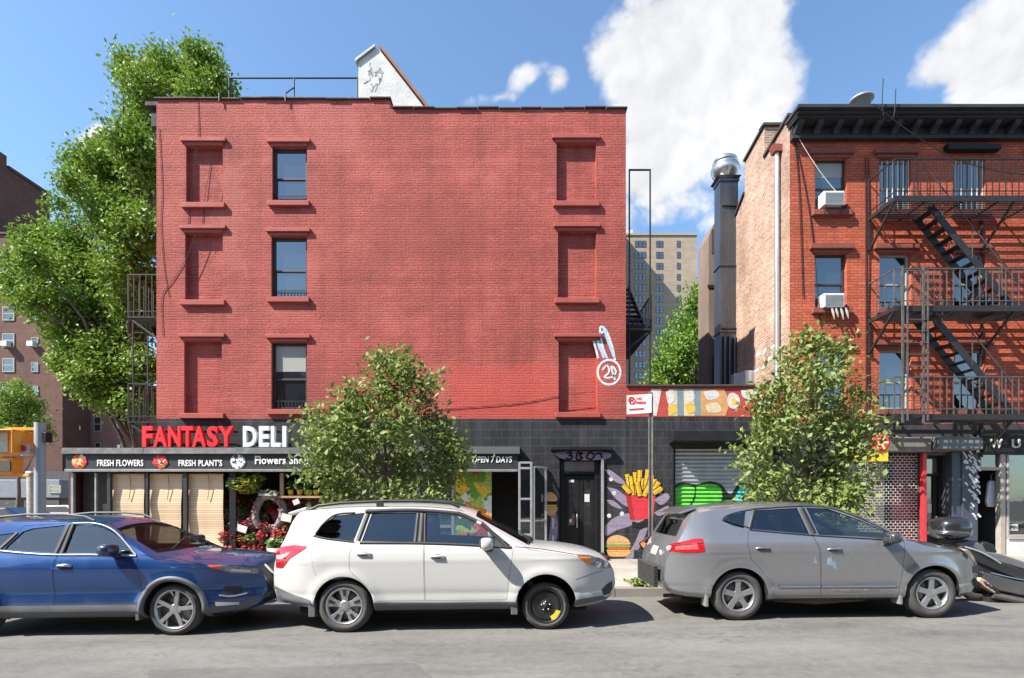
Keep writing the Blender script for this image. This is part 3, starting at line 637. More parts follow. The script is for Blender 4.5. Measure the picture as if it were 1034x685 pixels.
for k, (a, b, c, d) in enumerate(fr):
    p, q = G([(a, b), (c, d)]); mu.ribbon([p, q], .16, flat(3)(0, 0) - .0015 * k, BLK); mu.ribbon([p, q], .115, flat(3)(0, 0) - .0015 * k - .0007, YEL); mu.ribbon([(p[0] + .03, p[1]), (q[0] + .03, q[1])], .03, flat(3)(0, 0) - .0015 * k - .0012, OCH)
blobs([(612, 548), (615, 543), (623, 540.5), (632, 543), (636, 548), (634, 550), (614, 550)], BUN, 3); mu.scan(G([(612, 550), (636, 550), (637, 552.5), (611, 552.5)]), .01, flat(3), GRN); mu.scan(G([(613, 552.5), (636, 552.5), (635.5, 555.5), (613.5, 555.5)]), .01, flat(3), PEP); mu.scan(G([(612, 555.5), (637, 555.5), (636, 557), (613, 557)]), .01, flat(3), YEL); blobs([(613, 557), (636, 557), (635, 560), (631, 562), (617, 562), (614, 560)], BUN, 3)
for a, b in ((618, 545), (622, 543.5), (627, 543.5), (631, 546), (624, 546)): mu.ribbon(G([(a, b), (a + 1.2, b + .4)]), .02, flat(5)(0, 0), PAL)
sl_ = [(645, 549), (652, 543), (663, 534), (673, 526), (676, 523), (676, 536), (670, 545), (662, 552), (654, 556), (648, 554)]
blobs(sl_, BLK, 3); blobs([(646.5, 549), (653, 544), (664, 535), (673, 528), (674, 535), (668, 544), (661, 550), (654, 554), (649, 552.5)], ORA, 4); 
for a, b in ((657, 548), (664, 541), (669, 534)): blobs([(a + 2.6 * math.cos(q), b + 2.6 * math.sin(q)) for q in np.linspace(0, 6.28, 9)[:-1]], PEP, 5, 16)
mu.ribbon(smooth_line(G([(638, 529), (645, 530.5), (655, 529.5), (661, 529)]), 12), .13, flat(6)(0, 0), BLK)
# burger left of the door and grey lettering above the door
blobs([(549, 506), (551, 499), (556, 497), (561, 500), (562, 506)], BUN, 3); mu.scan(G([(549, 507), (562, 507), (562, 510), (549, 510)]), .01, flat(3), BLK); mu.scan(G([(549, 510), (562, 510), (562, 512), (549, 512)]), .01, flat(3), YEL); blobs([(549, 512), (562, 512), (561, 518), (556, 521), (550, 518)], BUN, 3)
blobs([(558, 458), (575, 456), (612, 457), (617, 461), (610, 464), (590, 465), (570, 464)], LIL, 0)
for pts in ([(572, 458), (577, 457), (576, 460), (574, 460), (578, 461), (576, 464), (571, 463)], [(583, 457), (582, 464), (588, 463), (585, 460), (588, 458), (583, 457)], [(594, 459), (592, 462), (597, 464), (600, 460), (596, 457), (593, 459)], [(601, 459), (606, 458), (608, 463)]): mu.ribbon(smooth_line(G(pts), 24), .05, flat(4)(0, 0), BLK)
mu.build('food_mural', mats, rb)
m = MB(); m.box(wx(640), wx(660), YW - .03, YW - .002, .16, .42); m.build('wall_base', M_BLACKBLOCK, rb)

# roof railing of black pipe
rt = thing('roof_railing', 'black pipe railing along the roof edge of the red building left of the white bulkhead', 'railing', (X(232, YW), YW, zt1 + .07))
m = MB(); yr = YW + .25; zr = Z(79, yr)
m.tube([(X(230, yr), yr, zr), (X(361.5, yr), yr, zr)], .022, 8); m.build('top_rail', M_IRON, rt)
for p in (231.5, 297, 361):
    m = MB(); m.tube([(X(p, yr), yr, zt1 + .03), (X(p, yr), yr, zr)], .02, 8)
    if p < 360: m.tube([(X(p, yr) - .1, YW - .06, zt1 - .1), (X(p, yr) - .1, YW - .06, zt1 + .12), (X(p, yr), yr, zr - .25)], .018, 6)
    m.build('post', M_IRON, rt)

# ================= the low garage with the roller shutter =================
gb = thing('garage_building', 'single storey garage with painted parapet and graffitied roller shutter between the red buildings', 'building', (5, YW, 0))
gx0, gx1 = xr + .004, X(797, YW) - .004; gt = wz(391); zs0 = wz(453); sx0, sx1 = wx(680), wx(786)
M_PAR = brick('painted_parapet_brick', (.46, .06, .05), (.40, .05, .045), (.36, .055, .05), .2, .5)
m = MB(); wall(m, gx0, gx1, wz(421), gt, [], pf, 0)
wall(m, gx0, gx1, 0, wz(421), [(sx0, sx1, .15, zs0, .3, None)], pf, 1)
m.poly([(gx0, YW, gt), (gx1, YW, gt), (gx1, YW + .3, gt), (gx0, YW + .3, gt)]); m.poly([(gx1, YW + .3, gt), (gx0, YW + .3, gt), (gx0, YW + .3, gt - .3), (gx1, YW + .3, gt - .3)][::-1][::-1])
m.build('wall', [M_PAR, M_BLACKBLOCK], gb)
m = MB(); m.poly([(gx0, YW + .3, gt - .25), (gx1, YW + .3, gt - .25), (gx1, YW + 14, gt - .25), (gx0, YW + 14, gt - .25)]); m.build('roof', M_TAR, gb)
m = MB(); m.box(gx0, gx1, YW - .05, YW + .34, gt + .004, gt + .06); m.build('parapet_coping', M_COPING, gb, bevel=.01)
pm = MB(); cols = [worn('parapet_' + n, c, (.40, .09, .07), .7) for n, c in (('white', (.62, .60, .55)), ('yellow', (.66, .46, .08)), ('teal', (.15, .26, .30)), ('ochre', (.55, .30, .12)), ('cream', (.66, .56, .36)), ('yolk', (.75, .50, .08)))]
def pb(pts, mi, k, n=24): pm.scan(smooth_line(G(pts + [pts[0]]), n), .012, flat(k), mi)
pm.scan(G([(675, 393), (715, 393), (715, 420), (675, 420)]), .02, flat(0), 4); pm.scan(G([(715, 393), (731, 393), (737, 405), (733, 420), (706, 420), (706, 393)]), .02, flat(1), 3)
pm.scan(G([(657, 393), (668, 393), (663, 420), (660, 420)]), .02, flat(1), 0)
for a in (687, 704): pm.scan(G([(a - 3.5, 393), (a + 3, 393), (a + 3.5, 420), (a - 3, 420)]), .02, flat(2), 2)
for pts, c in (([(672, 396), (680, 394), (681, 404), (675, 408)], 0), ([(674, 412), (682, 408), (684, 416), (677, 419)], 1), ([(692, 397), (699, 394), (701, 403), (695, 406)], 0), ([(691, 410), (699, 406), (702, 415), (695, 418)], 1), ([(710, 396), (722, 394), (726, 401), (715, 404)], 0), ([(712, 409), (724, 407), (728, 415), (716, 417)], 4), ([(748, 394), (760, 394), (766, 400), (758, 404), (750, 401)], 0), ([(764, 406), (774, 402), (779, 409), (770, 414)], 0)): pb(pts, c, 3)
pb([(734, 404), (736, 398), (741, 397), (746, 401), (747, 408), (742, 413), (736, 411)], 0, 4); pb([(738, 405), (740, 402.5), (743.5, 404), (743, 408), (740, 409)], 5, 5)
pm.build('parapet_mural', cols, gb)
# shutter: corrugated slats with paint following them
def corr(x, z): return YW + .14 - .018 * math.sin(z * 2 * math.pi / .105)
M_SHUT = mat('galvanised_shutter', (.36, .39, .40), .45, .45, var=.2, vs=2.5, streak=True)
m = MB(); nz = int((zs0 - .15) / .0131); rows = [[(sx0 + .06, corr(0, .15 + i * .0131), .15 + i * .0131), (sx1 - .06, corr(0, .15 + i * .0131), .15 + i * .0131)] for i in range(nz + 1)]
m.grid(rows, 0, True, False); sh = m.build('roller_shutter', M_SHUT, gb)
g = MB(); gm = [worn('paint_green', (.10, .50, .05), (.2, .24, .2), .6), worn('paint_teal', (.04, .45, .43), (.2, .24, .24), .6), mat('paint_black', (.012, .014, .012), .5), mat('paint_pale', (.55, .62, .60), .6)]
def sb(pts, mi, k, n=36): g.scan(smooth_line(G(pts + [pts[0]]), n), .0131, lambda x, z: corr(x, z) - .004 - .002 * k, mi)
sb([(680, 492), (690, 487), (705, 489), (718, 486), (730, 489), (737, 498), (745, 503), (744, 514), (720, 516), (690, 515), (680, 516)], 2, 0); sb([(680, 494), (692, 490), (703, 493), (701, 505), (694, 513), (681, 513)], 0, 1); sb([(705, 491), (718, 488.5), (729, 492), (731, 503), (726, 511), (712, 513), (700, 512), (704, 503)], 0, 1); sb([(731, 506), (742, 506), (741, 512), (730, 513)], 0, 1)
sb([(740, 500), (748, 489), (758, 488), (780, 487), (784, 514), (745, 514)], 2, 0); sb([(744, 503), (750, 492), (758, 491), (760, 497), (752, 502), (753, 508), (760, 511), (748, 512)], 1, 1); sb([(763, 491), (774, 490), (775, 511), (764, 511), (766, 500)], 1, 1)
sb([(680, 525), (694, 520), (698, 530), (690, 540), (681, 545)], 2, 0); sb([(680, 528), (692, 524), (694, 531), (687, 538), (681, 540)], 0, 1); sb([(700, 540), (730, 535), (735, 555), (700, 560)], 0, 1)
for i in range(6): sb([(684 , 470 + i * 5), (686 + i * 2.4, 470 + i * 5), (687 + i * 2.6, 472 + i * 5), (684, 472 + i * 5)], 3, 1, 8) if i < 0 else None
g.build('graffiti', gm, sh)
m = MB(); m.box(sx0 + .06, sx1 - .06, YW + .09, YW + .18, .152, .26); m.build('bottom_rail', M_GREY, sh)
for q in (sx0, sx1 - .058): m = MB(); m.box(q, q + .058, YW + .03, YW + .2, .152, zs0); m.build('shutter_track', M_BLACK, gb)
m = MB(); m.prism([(YW - .004, wz(434)), (YW - .36, wz(437)), (YW - .38, wz(447)), (YW - .004, wz(449))], sx0 - .12, sx1 + .1, 'x'); fixm = m.build('shutter_hood', M_BLACK, gb, bevel=.01); fixnormals(fixm.data)
# ================= the orange-red tenement on the right =================
ob = thing('orange_brick_building', 'orange red brick tenement with black bracketed cornice and pale weathered side wall on the right', 'building', (12, YW, 0))
ox0, ox1 = wx(797.5), wx(797.5) + 15.2; oz = 11.24; OB = YW + 12
rows_ = [(160, 213.5), (256, 312), (353, 414)]; colsp = [(823, 855), (888, 920), (963, 995), (1040, 1072), (1115, 1147), (1190, 1222)]
zg = 3.72
wops = [(wx(a), wx(b), wz(d), wz(c), .2, None) for a, b in colsp for c, d in rows_]
m = MB(); wall(m, ox0, ox1, zg, oz, wops, pf, 0); m.poly([(ox1, YW, 0), (ox1, OB, 0), (ox1, OB, oz), (ox1, YW, oz)]); m.build('wall', M_ORANGE, ob)
# stepped side wall: three lengths, each with its own sloping top
m = MB(); c = MB()
def ysw(p): return ox0 * F / (p - CX)
segs = [(797.5, 772, 117, 160), (772, 752, 128, 164), (752, 738, 196, 232)]
def side(ya, yb, za, zb_): m.poly([(ox0, yb, 0), (ox0, ya, 0), (ox0, ya, za), (ox0, yb, zb_)])
ends = []
for k, (pa, pb_, va, vb) in enumerate(segs):
    ya, yb2 = ysw(pa), ysw(pb_); za, zb2 = Z(va, ya), Z(vb, yb2); side(ya, yb2, za, zb2); ends.append((ya, yb2, za, zb2))
    c = MB(); c.add([(ox0 - .06, ya, za), (ox0 + .3, ya, za), (ox0 + .3, yb2, zb2), (ox0 - .06, yb2, zb2), (ox0 - .06, ya, za + .08), (ox0 + .3, ya, za + .08), (ox0 + .3, yb2, zb2 + .08), (ox0 - .06, yb2, zb2 + .08)], [(0, 1, 2, 3), (4, 7, 6, 5), (0, 4, 5, 1), (1, 5, 6, 2), (2, 6, 7, 3), (3, 7, 4, 0)]); c.build('side_coping', M_COPING, ob, bevel=.01)
c = MB()
# the taller middle length shows its front face and a level top
ya, yb2, za, zb2 = ends[1]
m.poly([(ox0, ya, ends[0][3] - .3), (ox0 + 1.3, ya, ends[0][3] - .3), (ox0 + 1.3, ya, za), (ox0, ya, za)]); c.box(ox0 - .06, ox0 + 1.35, ya - .06, ya + .25, za + .003, za + .09)
y3 = ends[2][1]; m.poly([(ox0, y3, 0), (ox0 + 6, y3, 0), (ox0 + 6, y3, 9), (ox0, y3, ends[2][3])][::-1]); m.poly([(ox0, ends[2][0], ends[2][2]), (ox0 + 2, ends[2][0], ends[2][2]), (ox0 + 2, ends[2][0], zb2), (ox0, ends[2][0], zb2)])
m.build('side_wall', M_TAN, ob); c.build('bulkhead_coping', M_COPING, ob, bevel=.01)
m = MB(); m.poly([(ox0 + .32, YW + .1, oz - .3), (ox1, YW + .1, oz - .3), (ox1, OB, oz - 1.6), (ox0 + 5.9, OB, oz - 1.6), (ox0 + 5.9, ysw(752), oz - .75), (ox0 + .32, ysw(752), oz - .75)]); m.build('roof', M_TAR, ob)
# cornice: frieze, brackets, projecting crown
m = MB(); x0, x1 = ox0 - .06, ox1 + .1
m.box(x0 + .06, x1, YW - .10, YW - .003, oz - .10, oz + .20); m.box(x0, x1, YW - .52, YW + .05, oz + .21, oz + .28); m.box(x0 - .04, x1, YW - .62, YW + .05, oz + .283, oz + .36)
m.box(x0 + .06, x1, YW - .16, YW - .003, oz - .18, oz - .103); m.box(x0 + .02, x1, YW - .44, YW - .003, oz + .15, oz + .207)
cn = m.build('cornice', M_CORN, ob); fixnormals(cn.data)
i = 0; x = x0 + .1
while x < x1 - .2:
    m = MB(); m.prism([(YW - .105, oz - .10), (YW - .15, oz - .09), (YW - .2, oz - .02), (YW - .36, oz + .06), (YW - .40, oz + .145), (YW - .105, oz + .145)], x, x + .15, 'x'); o = m.build('bracket', M_CORN, cn, bevel=.008); fixnormals(o.data); x += .50
for (a, b) in colsp:
    for k, (c_, d) in enumerate(rows_):
        m = MB()
        if a == 963 and k == 0: m.prism([(wx(a) - .28, wz(c_) + .12), (wx(b) + .26, wz(c_) + .12), (wx(b) + .26, wz(c_) + .24), (wx(a) - .28, wz(c_) + .30)], YW - .2, YW - .003); m.build('lintel', M_BLACK, ob, bevel=.02, label='black tarpaulin covered lintel')
        else: m.box(wx(a) - .16, wx(b) + .16, YW - .10, YW - .003, wz(c_) + .09, wz(c_) + .22); m.box(wx(a) - .08, wx(b) + .08, YW - .04, YW - .003, wz(c_) + .003, wz(c_) + .087); m.build('lintel', M_BROWNST, ob, bevel=.012)
        m = MB(); m.box(wx(a) - .1, wx(b) + .1, YW - .11, YW + .09, wz(d) - .14, wz(d) + .006); m.build('sill', M_BROWNST, ob, bevel=.012)
        fr = window(ob, wx(a), wx(b), wz(d) + .01, wz(c_), YW, M_FRAME if a == 823 else M_WFRAME, bars=0, curtain=(.0 if (a == 963) else .28 if k == 0 and a == 823 else .0), deep=.1, fw=.06)
        if a in (888, 963) and k == 0:
            g = MB(); xx = wx(a) + .1
            while xx < wx(b): g.bar((xx, YW + .06, wz(d) + .02), (xx, YW + .06, wz(c_) - .02), .016); xx += .14
            g.build('window_guard', M_WHITE, fr)
m = MB(); yd = ysw(788); m.tube([(ox0 - .09, yd, .2), (ox0 - .09, yd, Z(155, yd))], .065, 12); m.prism([(ox0 - .2, Z(155, yd)), (ox0 + .0, Z(155, yd)), (ox0 + .02, Z(148, yd)), (ox0 - .26, Z(148, yd))], yd - .12, yd + .12, mi=1); m.build('downspout', [M_STEEL, M_BROWNST], ob)
rg = random.Random(12); m = MB()
def sidept(p, v): y = ysw(p); return (ox0 - .004, y, Z(v, y))
def sider(pts, w):
    pts = smooth_line([(ysw(p), Z(v, ysw(p))) for p, v in pts], 20); L = [(ox0 - .005, p[0], p[1] - w / 2) for p in pts]; Q = [(ox0 - .005, p[0] + .02, p[1] + w / 2) for p in pts]; m.grid([L, Q], 0, False)
sider([(783, 349), (779, 352), (780, 360), (776, 364), (776, 376)], .09); sider([(774, 352), (771, 358), (773, 368), (769, 372)], .09); sider([(788, 330), (786, 345), (786, 370)], .35); sider([(768, 356), (764, 360), (766, 372), (761, 376)], .08)
m.build('graffiti', M_GRAFW, ob)
# roof turbine peeping above the cornice
rv = thing('roof_ventilator', 'round metal roof ventilator above the black cornice', 'ventilator', (X(870, YW + 1), YW + 1, oz - .3))
m = MB(); c_ = (X(870, YW + 1), YW + 1, 0); zt_ = Z(97.5, YW + 1); m.lathe([(.22, oz - .4), (.22, zt_ - .14), (.30, zt_ - .13), (.30, zt_ - .08), (.2, zt_ - .02), (0.001, zt_)], (c_[0], c_[1], 0)); m.build('vent_cap', M_GREY, rv)
m = MB(); m.lathe([(.25, oz - .42), (.25, oz - .2)], (c_[0], c_[1], 0)); m.build('curb_ring', M_IRON, rv)
# cables down the front
for pts in ([(800, 130), (815, 205), (822, 260), (828, 330)], [(800, 128), (806, 190), (810, 300)], [(874, 100), (873, 125), (876, 140), (884, 136), (886, 110)], [(876, 160), (877, 250), (876, 330), (877, 400)], [(873, 160), (874, 420)]):
    q = MB(); q.tube([(wx(a), YW - .68 if b < 150 and a > 860 else YW - .03, wz(b)) for a, b in smooth_line(pts, 18)], .011, 5); q.build('cable', M_BLACK, ob)
q = MB(); p0, p1 = Vector((X(882, 13.5), 13.5, Z(105, 13.5))), Vector((X(1060, 12.5), 12.5, Z(178, 12.5)))
q.tube([p0.lerp(p1, s) - Vector((0, 0, .5 * math.sin(math.pi * s))) for s in np.linspace(0, 1, 16)], .01, 5); tag(q.build('overhead_cable', M_BLACK), 'thin black cable sagging from the cornice of the orange red building across its front', 'cable')
q = MB(); p0, p1 = Vector((X(800, 14.1), 14.1, Z(128, 14.1))), Vector((X(848, 14.05), 14.05, Z(198, 14.05))); q.tube([p0.lerp(p1, s) - Vector((0, 0, .12 * math.sin(math.pi * s))) for s in np.linspace(0, 1, 12)], .009, 5); tag(q.build('window_cable', M_WHITE), 'thin white cable slanting from the cornice corner to the top air conditioner', 'cable')
# air conditioners
def aircon(cx, zb_, lab, tilt=0):
    w_, h_, d_ = .54, .36, .3; t = thing('air_conditioner', lab, 'air conditioner', (cx, YW - .12, zb_), 'window air conditioners of the orange red building')
    m = MB(); m.box(cx - w_ / 2, cx + w_ / 2, YW - .20, YW + .16, zb_, zb_ + h_); c = m.build('casing', M_WHITE, t, bevel=.02)
    g = MB()
    for i in range(9): g.box(cx - w_ / 2 + .04, cx + w_ / 2 - .04, YW - .208, YW - .203, zb_ + .045 + i * .031, zb_ + .058 + i * .031)
    g.build('grille', M_GREY, t)
    s = MB(); s.bar((cx - .2, YW - .19, zb_ - .01), (cx - .2, YW - .115, zb_ - .2), .02); s.bar((cx + .2, YW - .19, zb_ - .01), (cx + .2, YW - .115, zb_ - .2), .02); s.build('bracket', M_IRON, t)
aircon(X(838, YW), wz(211), 'white window air conditioner on the top floor sill')
aircon(X(838, YW), wz(313), 'white window air conditioner one floor below the top one with straps hanging under it')
m = MB()
for a in (836, 840, 845, 850): m.tube([(wx(a), YW - .16, wz(313)), (wx(a + 1), YW - .19, wz(318)), (wx(a + 2.5), YW - .18, wz(323 + a % 3))], [.02, .035, .012], 6)
tag(m.build('hanging_rag', mat('grey_rag', (.32, .30, .27), .9)), 'grey rags drying on the sill under the lower air conditioner', 'rags')
# condensers on the garage roof
for i, (p, a, b, y, lab) in enumerate(((751, 377, 392, 17.2, 'smaller white condenser unit on the garage roof beside the exhaust duct'), (767, 374, 392, 16.2, 'larger white condenser unit on the garage roof by the tan side wall'))):
    t = thing('condenser_unit', lab, 'condenser', (X(p, y), y, gt - .2)); m = MB(); w2 = .30 + .12 * i; x = X(p, y)
    m.box(x - w2, x + w2, y, y + .4, gt - .12, Z(a, y)); m.build('casing', M_WHITE, t, bevel=.02); m = MB(); m.lathe([(.0, -.012), (.2, -.012), (.2, -.002)], (x, y, gt + .2), 'y'); m.build('fan_grille', M_GREY, t)
    m = MB(); m.box(x - w2 + .03, x - w2 + .1, y + .03, y + .37, gt - .24, gt - .121); m.box(x + w2 - .1, x + w2 - .03, y + .03, y + .37, gt - .24, gt - .121); m.build('foot', M_GREY, t)
# exhaust duct with a fan hood
yd = 17.6; t = thing('exhaust_duct', 'tall square galvanised exhaust duct with shiny round fan hood', 'duct', (X(737, yd), yd, gt))
def ex(p): return X(p, yd)
def ez(p): return Z(p, yd)
m = MB(); zz = [gt - .25, ez(335), ez(268), ez(182)]
for a, b in zip(zz, zz[1:]):
    m.box(ex(727), ex(745.5), yd, yd + .5, a + .01, b - .01); m.box(ex(726), ex(746.5), yd - .03, yd + .53, b - .03, b + .03)
m.build('duct', M_STEELD, t, bevel=.006)
m = MB(); m.add([(ex(728), yd, ez(182)), (ex(745), yd, ez(182)), (ex(745), yd + .5, ez(182)), (ex(728), yd + .5, ez(182)), (ex(724), yd - .08, ez(178)), (ex(748), yd - .08, ez(178)), (ex(748), yd + .6, ez(178)), (ex(724), yd + .6, ez(178))], [(0, 3, 2, 1), (4, 5, 6, 7), (0, 1, 5, 4), (1, 2, 6, 5), (2, 3, 7, 6), (3, 0, 4, 7)]); m.build('duct_collar', M_STEELD, t)
m = MB(); o = (ex(735.5), yd + .25, 0); m.lathe([(.24, ez(179)), (.30, ez(177)), (.42, ez(172)), (.455, ez(168)), (.455, ez(166.5)), (.43, ez(166)), (.43, ez(164.5)), (.38, ez(163.5)), (.37, ez(161)), (.40, ez(160.5)), (.36, ez(157)), (.25, ez(154.5)), (.1, ez(153.2)), (.001, ez(153))], o, n=32); m.build('fan_hood', mat('polished_steel', (.55, .56, .57), .30, .9, var=.12), t)
for v in (208, 332): m = MB(); m.bar((ex(729), yd - .02, ez(v)), (ox0 + .0, yd - .02, ez(v)), .04); m.build('wall_bracket', M_IRON, t)
m = MB()
for k in range(3): m.tube([(ex(731 + 5 * k), yd - .07, gt - .2), (ex(731 + 5 * k), yd - .07, ez(340))], .05, 8)
m.build('lower_pipe', M_STEELD, t)
# brown shaft with a rounded top beside it
ys = 18.6; t = thing('brown_shaft', 'narrow brown shaft with rounded top left of the exhaust duct', 'shaft', (X(722, ys), ys, gt))
a, b = X(715, ys), X(730, ys); zt_ = Z(222, ys); pr = [(a, gt - .3), (b, gt - .3), (b, zt_ + .1)] + [(a + (b - a) * s, zt_ + .1 - .7 * (1 - s) ** 2.2) for s in (.8, .6, .4, .25, .12, .04, 0)]
m = MB(); m.prism(pr, ys, ys + 1.0); m.build('casing', mat('brown_render', (.17, .125, .10), .8, var=.3, vs=1.5, streak=True), t, bevel=.02)
m = MB(); m.box(a - .02, b + .02, ys - .03, ys - .002, Z(291, ys), Z(288, ys)); m.build('clamp', M_IRON, t)
m = MB(); m.box(a + .12, b, ys - .012, ys - .003, gt - .2, Z(360, ys)); m.build('panel', mat('dark_brown_panel', (.07, .05, .045), .6), t); m = MB(); m.box(a + .12, b, ys - .012, ys - .003, Z(256, ys), Z(232, ys)); m.build('panel', mat('dark_brown_panel', (.07, .05, .045), .6), t)

# ---- ground floor of the orange building: gate, door, column, clothes shop ----
def sx(p): return wx(p)
gx = [(wx(797.5), wx(862)), (wx(864), wx(928)), (wx(933), wx(956)), (wx(983), wx(1013)), (wx(1016), wx(1090))]
m = MB(); wall(m, ox0, ox1, 0, zg, [(gx[1][0], gx[1][1], .15, wz(458), .25, 1), (gx[2][0], gx[2][1], .15, wz(460), .35, 1), (gx[3][0], gx[3][1], .15, wz(457), 1.6, 1), (gx[4][0], gx[4][1], .75, wz(457), 1.2, 1)], pf, 0)
m.build('ground_floor_wall', [mat('charcoal_shopfront', (.05, .05, .055), .6, var=.3), M_DARKIN], ob)
# upper band: red brick lip, grey weathered hoods, black signboard
m = MB(); m.box(wx(865), wx(931), YW - .32, YW - .003, wz(457), wz(443)); m.build('shop_hood', mat('stained_grey_hood', (.16, .145, .13), .7, var=.45, vs=3), ob, bevel=.015)
m = MB(); m.prism([(YW - .003, wz(441)), (YW - .42, wz(444)), (YW - .45, wz(455)), (YW - .003, wz(457))], wx(934), wx(978), 'x'); o = m.build('shop_hood', mat('grey_vinyl_hood', (.13, .135, .14), .45, var=.3), ob, bevel=.015); fixnormals(o.data)
m = MB(); m.box(wx(984), ox1, YW - .10, YW - .003, wz(459), wz(439)); sgn = m.build('shop_sign', M_BLACK, ob, bevel=.01)
m = text_mesh('W', wx(996), wx(1008), wz(453), wz(444), YW - .102, .03, .01); m.build('letter', M_WHITE, sgn); m = text_mesh('U', wx(1017.5), wx(1026), wz(453), wz(444), YW - .102, .03, .01); m.build('letter', M_WHITE, sgn)
m = MB(); m.box(wx(928.5), wx(932.5), YW - .12, YW - .004, .15, wz(458)); m.build('red_post', mat('red_gloss_paint', (.55, .03, .04), .4, var=.2), ob, bevel=.01)
m = MB(); m.box(wx(957), wx(982.5), YW - .14, YW - .004, .15, wz(457)); m.box(wx(966), wx(982), YW - .17, YW - .142, .15, wz(459)); cl = m.build('column', mat('slate_blue_paint', (.045, .06, .085), .55, var=.3), ob, bevel=.015)
m = MB(); rg = random.Random(21)
for k in range(62):
    v = 441 + rg.random() * 82; p = (979 if rg.random() < .7 else 971) + rg.uniform(-4, 4)
    if v < 456: p = 976 + rg.uniform(-1, 8)
    if v > 505 and rg.random() < .3: continue
    a = rg.uniform(-.3, 1.0); l = rg.uniform(2, 4.5); pts = [(p - l * .5, v - l * .8 * a), (p + rg.uniform(-1, 1), v), (p + l * .5, v + l * .8)]
    m.ribbon(smooth_line(G(pts), 8), [.02] + [.055] * 6 + [.02] * 2 if False else .045, (YW - .174 if v > 459 else YW - .18) - .0005 * k)
m.build('graffiti', M_GRAFW, cl)
# security gate: brick-bond steel links over a red and a tan panel
m = MB(); yg2 = YW + .02; a, b = gx[1]; z = .2; k = 0; 
while z < wz(459):
    m.box(a + .01, b - .01, yg2, yg2 + .012, z, z + .013); x = a + .03 + (.06 if k % 2 else 0)
    while x < b - .04: m.box(x, x + .012, yg2 + .001, yg2 + .011, z + .014, z + .069); x += .12
    z += .07; k += 1
o = m.build('security_gate', mat('gate_steel', (.52, .50, .46), .5, .3, var=.3), ob)
m = MB(); m.box(wx(906), b - .01, YW + .16, YW + .2, .16, wz(459)); m.box(wx(870), wx(897), YW + .16, YW + .2, .16, wz(466), 1); m.build('gate_backing', [mat('maroon_panel', (.22, .02, .03), .6), mat('tan_panel', (.34, .29, .23), .6)], o)
# door
a, b = gx[2]; dy = YW + .2; m = MB()
for q in ((a, a + .09, .15, wz(460)), (b - .09, b, .15, wz(460)), (a + .09, b - .09, wz(481), wz(478)), (a + .09, b - .09, wz(463), wz(460))): m.box(q[0], q[1], dy - .05, dy + .08, q[2], q[3])
df = m.build('door_frame', M_BLACK, ob, bevel=.006); m = MB(); m.box(a + .09, b - .09, dy, dy + .01, wz(478), wz(463)); m.build('transom_pane', panemat('transom_glass2', (.10, .10, .09)), df)
m = MB(); m.box(a + .09, a + .2, dy, dy + .05, .17, wz(481)); m.box(b - .2, b - .09, dy, dy + .05, .17, wz(481)); m.box(a + .2, b - .2, dy, dy + .05, .17, .95); m.box(a + .2, b - .2, dy + .02, dy + .03, .951, wz(481), 1); d_ = m.build('door', [M_BLACK, M_PANE], ob)
m = MB(); m.box(a + .24, b - .24, dy + .005, dy + .017, wz(518), wz(509)); m.box(a + .1, a + .18, dy - .008, dy - .002, wz(496), wz(487)); m.build('notice', M_WHITE, d_)
m = MB(); m.box(b - .18, b - .13, dy - .06, dy - .01, 1.0, 1.3); m.build('handle', M_ALU, d_)
# shop door frame, open doorway and display window
a, b = gx[3]; m = MB(); M_TAUPE = mat('taupe_frame', (.33, .30, .27), .5, var=.15)
for q in ((a, a + .05, .15, wz(457)), (b - .10, b + .04, .15, wz(457)), (a + .05, b - .1, wz(475), wz(472))): m.box(q[0], q[1], YW - .03, YW + .12, q[2], q[3])
m.box(wx(989), wx(990.5), YW - .02, YW + .1, wz(472), wz(457))
sd = m.build('shop_door_frame', M_TAUPE, ob, bevel=.008); m = MB(); m.box(a + .05, b - .1, YW + .05, YW + .06, wz(471.8), wz(457)); m.build('transom_pane', M_PANE, sd)
a, b = gx[4]; m = MB()
for q in ((a, a + .06, .75, wz(457)), (b - .06, b, .75, wz(457)), (a + .06, b - .06, .75, .82), (wx(1046), wx(1048), .82, wz(457))): m.box(q[0], q[1], YW - .03, YW + .1, q[2], q[3])
m.box(a, b, YW - .06, YW - .004, .15, .70, 1); m.box(a, b, YW - .09, YW + .02, .703, .75, 0)
sw = m.build('shop_window', [M_TAUPE, mat('pale_grey_panel', (.55, .55, .54), .6)], ob, bevel=.008); m = MB(); m.box(a + .06, b - .06, YW + .05, YW + .06, .82, wz(457)); m.build('pane', glassy('shop_glass', (.75, .78, .78)), sw)
m = MB(); m.box(wx(1017), wx(1023), YW + .5, YW + .56, .8, wz(460)); m.box(wx(1026), wx(1033), YW + .5, YW + .56, .8, wz(462)); m.build('curtain', M_CURT, sw)
os_ = thing('open_sign', 'small pale OPEN sign in the clothes shop window', 'sign', (wx(1024), YW + .03, wz(537))); m = MB(); m.box(wx(1017.5), wx(1029), YW + .03, YW + .04, wz(536), wz(529.5)); m.build('board', M_WHITE, os_); m = text_mesh('OPEN', wx(1018.3), wx(1028.2), wz(534.8), wz(530.7), YW + .028, .004, .02); m.build('lettering', M_BLACK, os_)
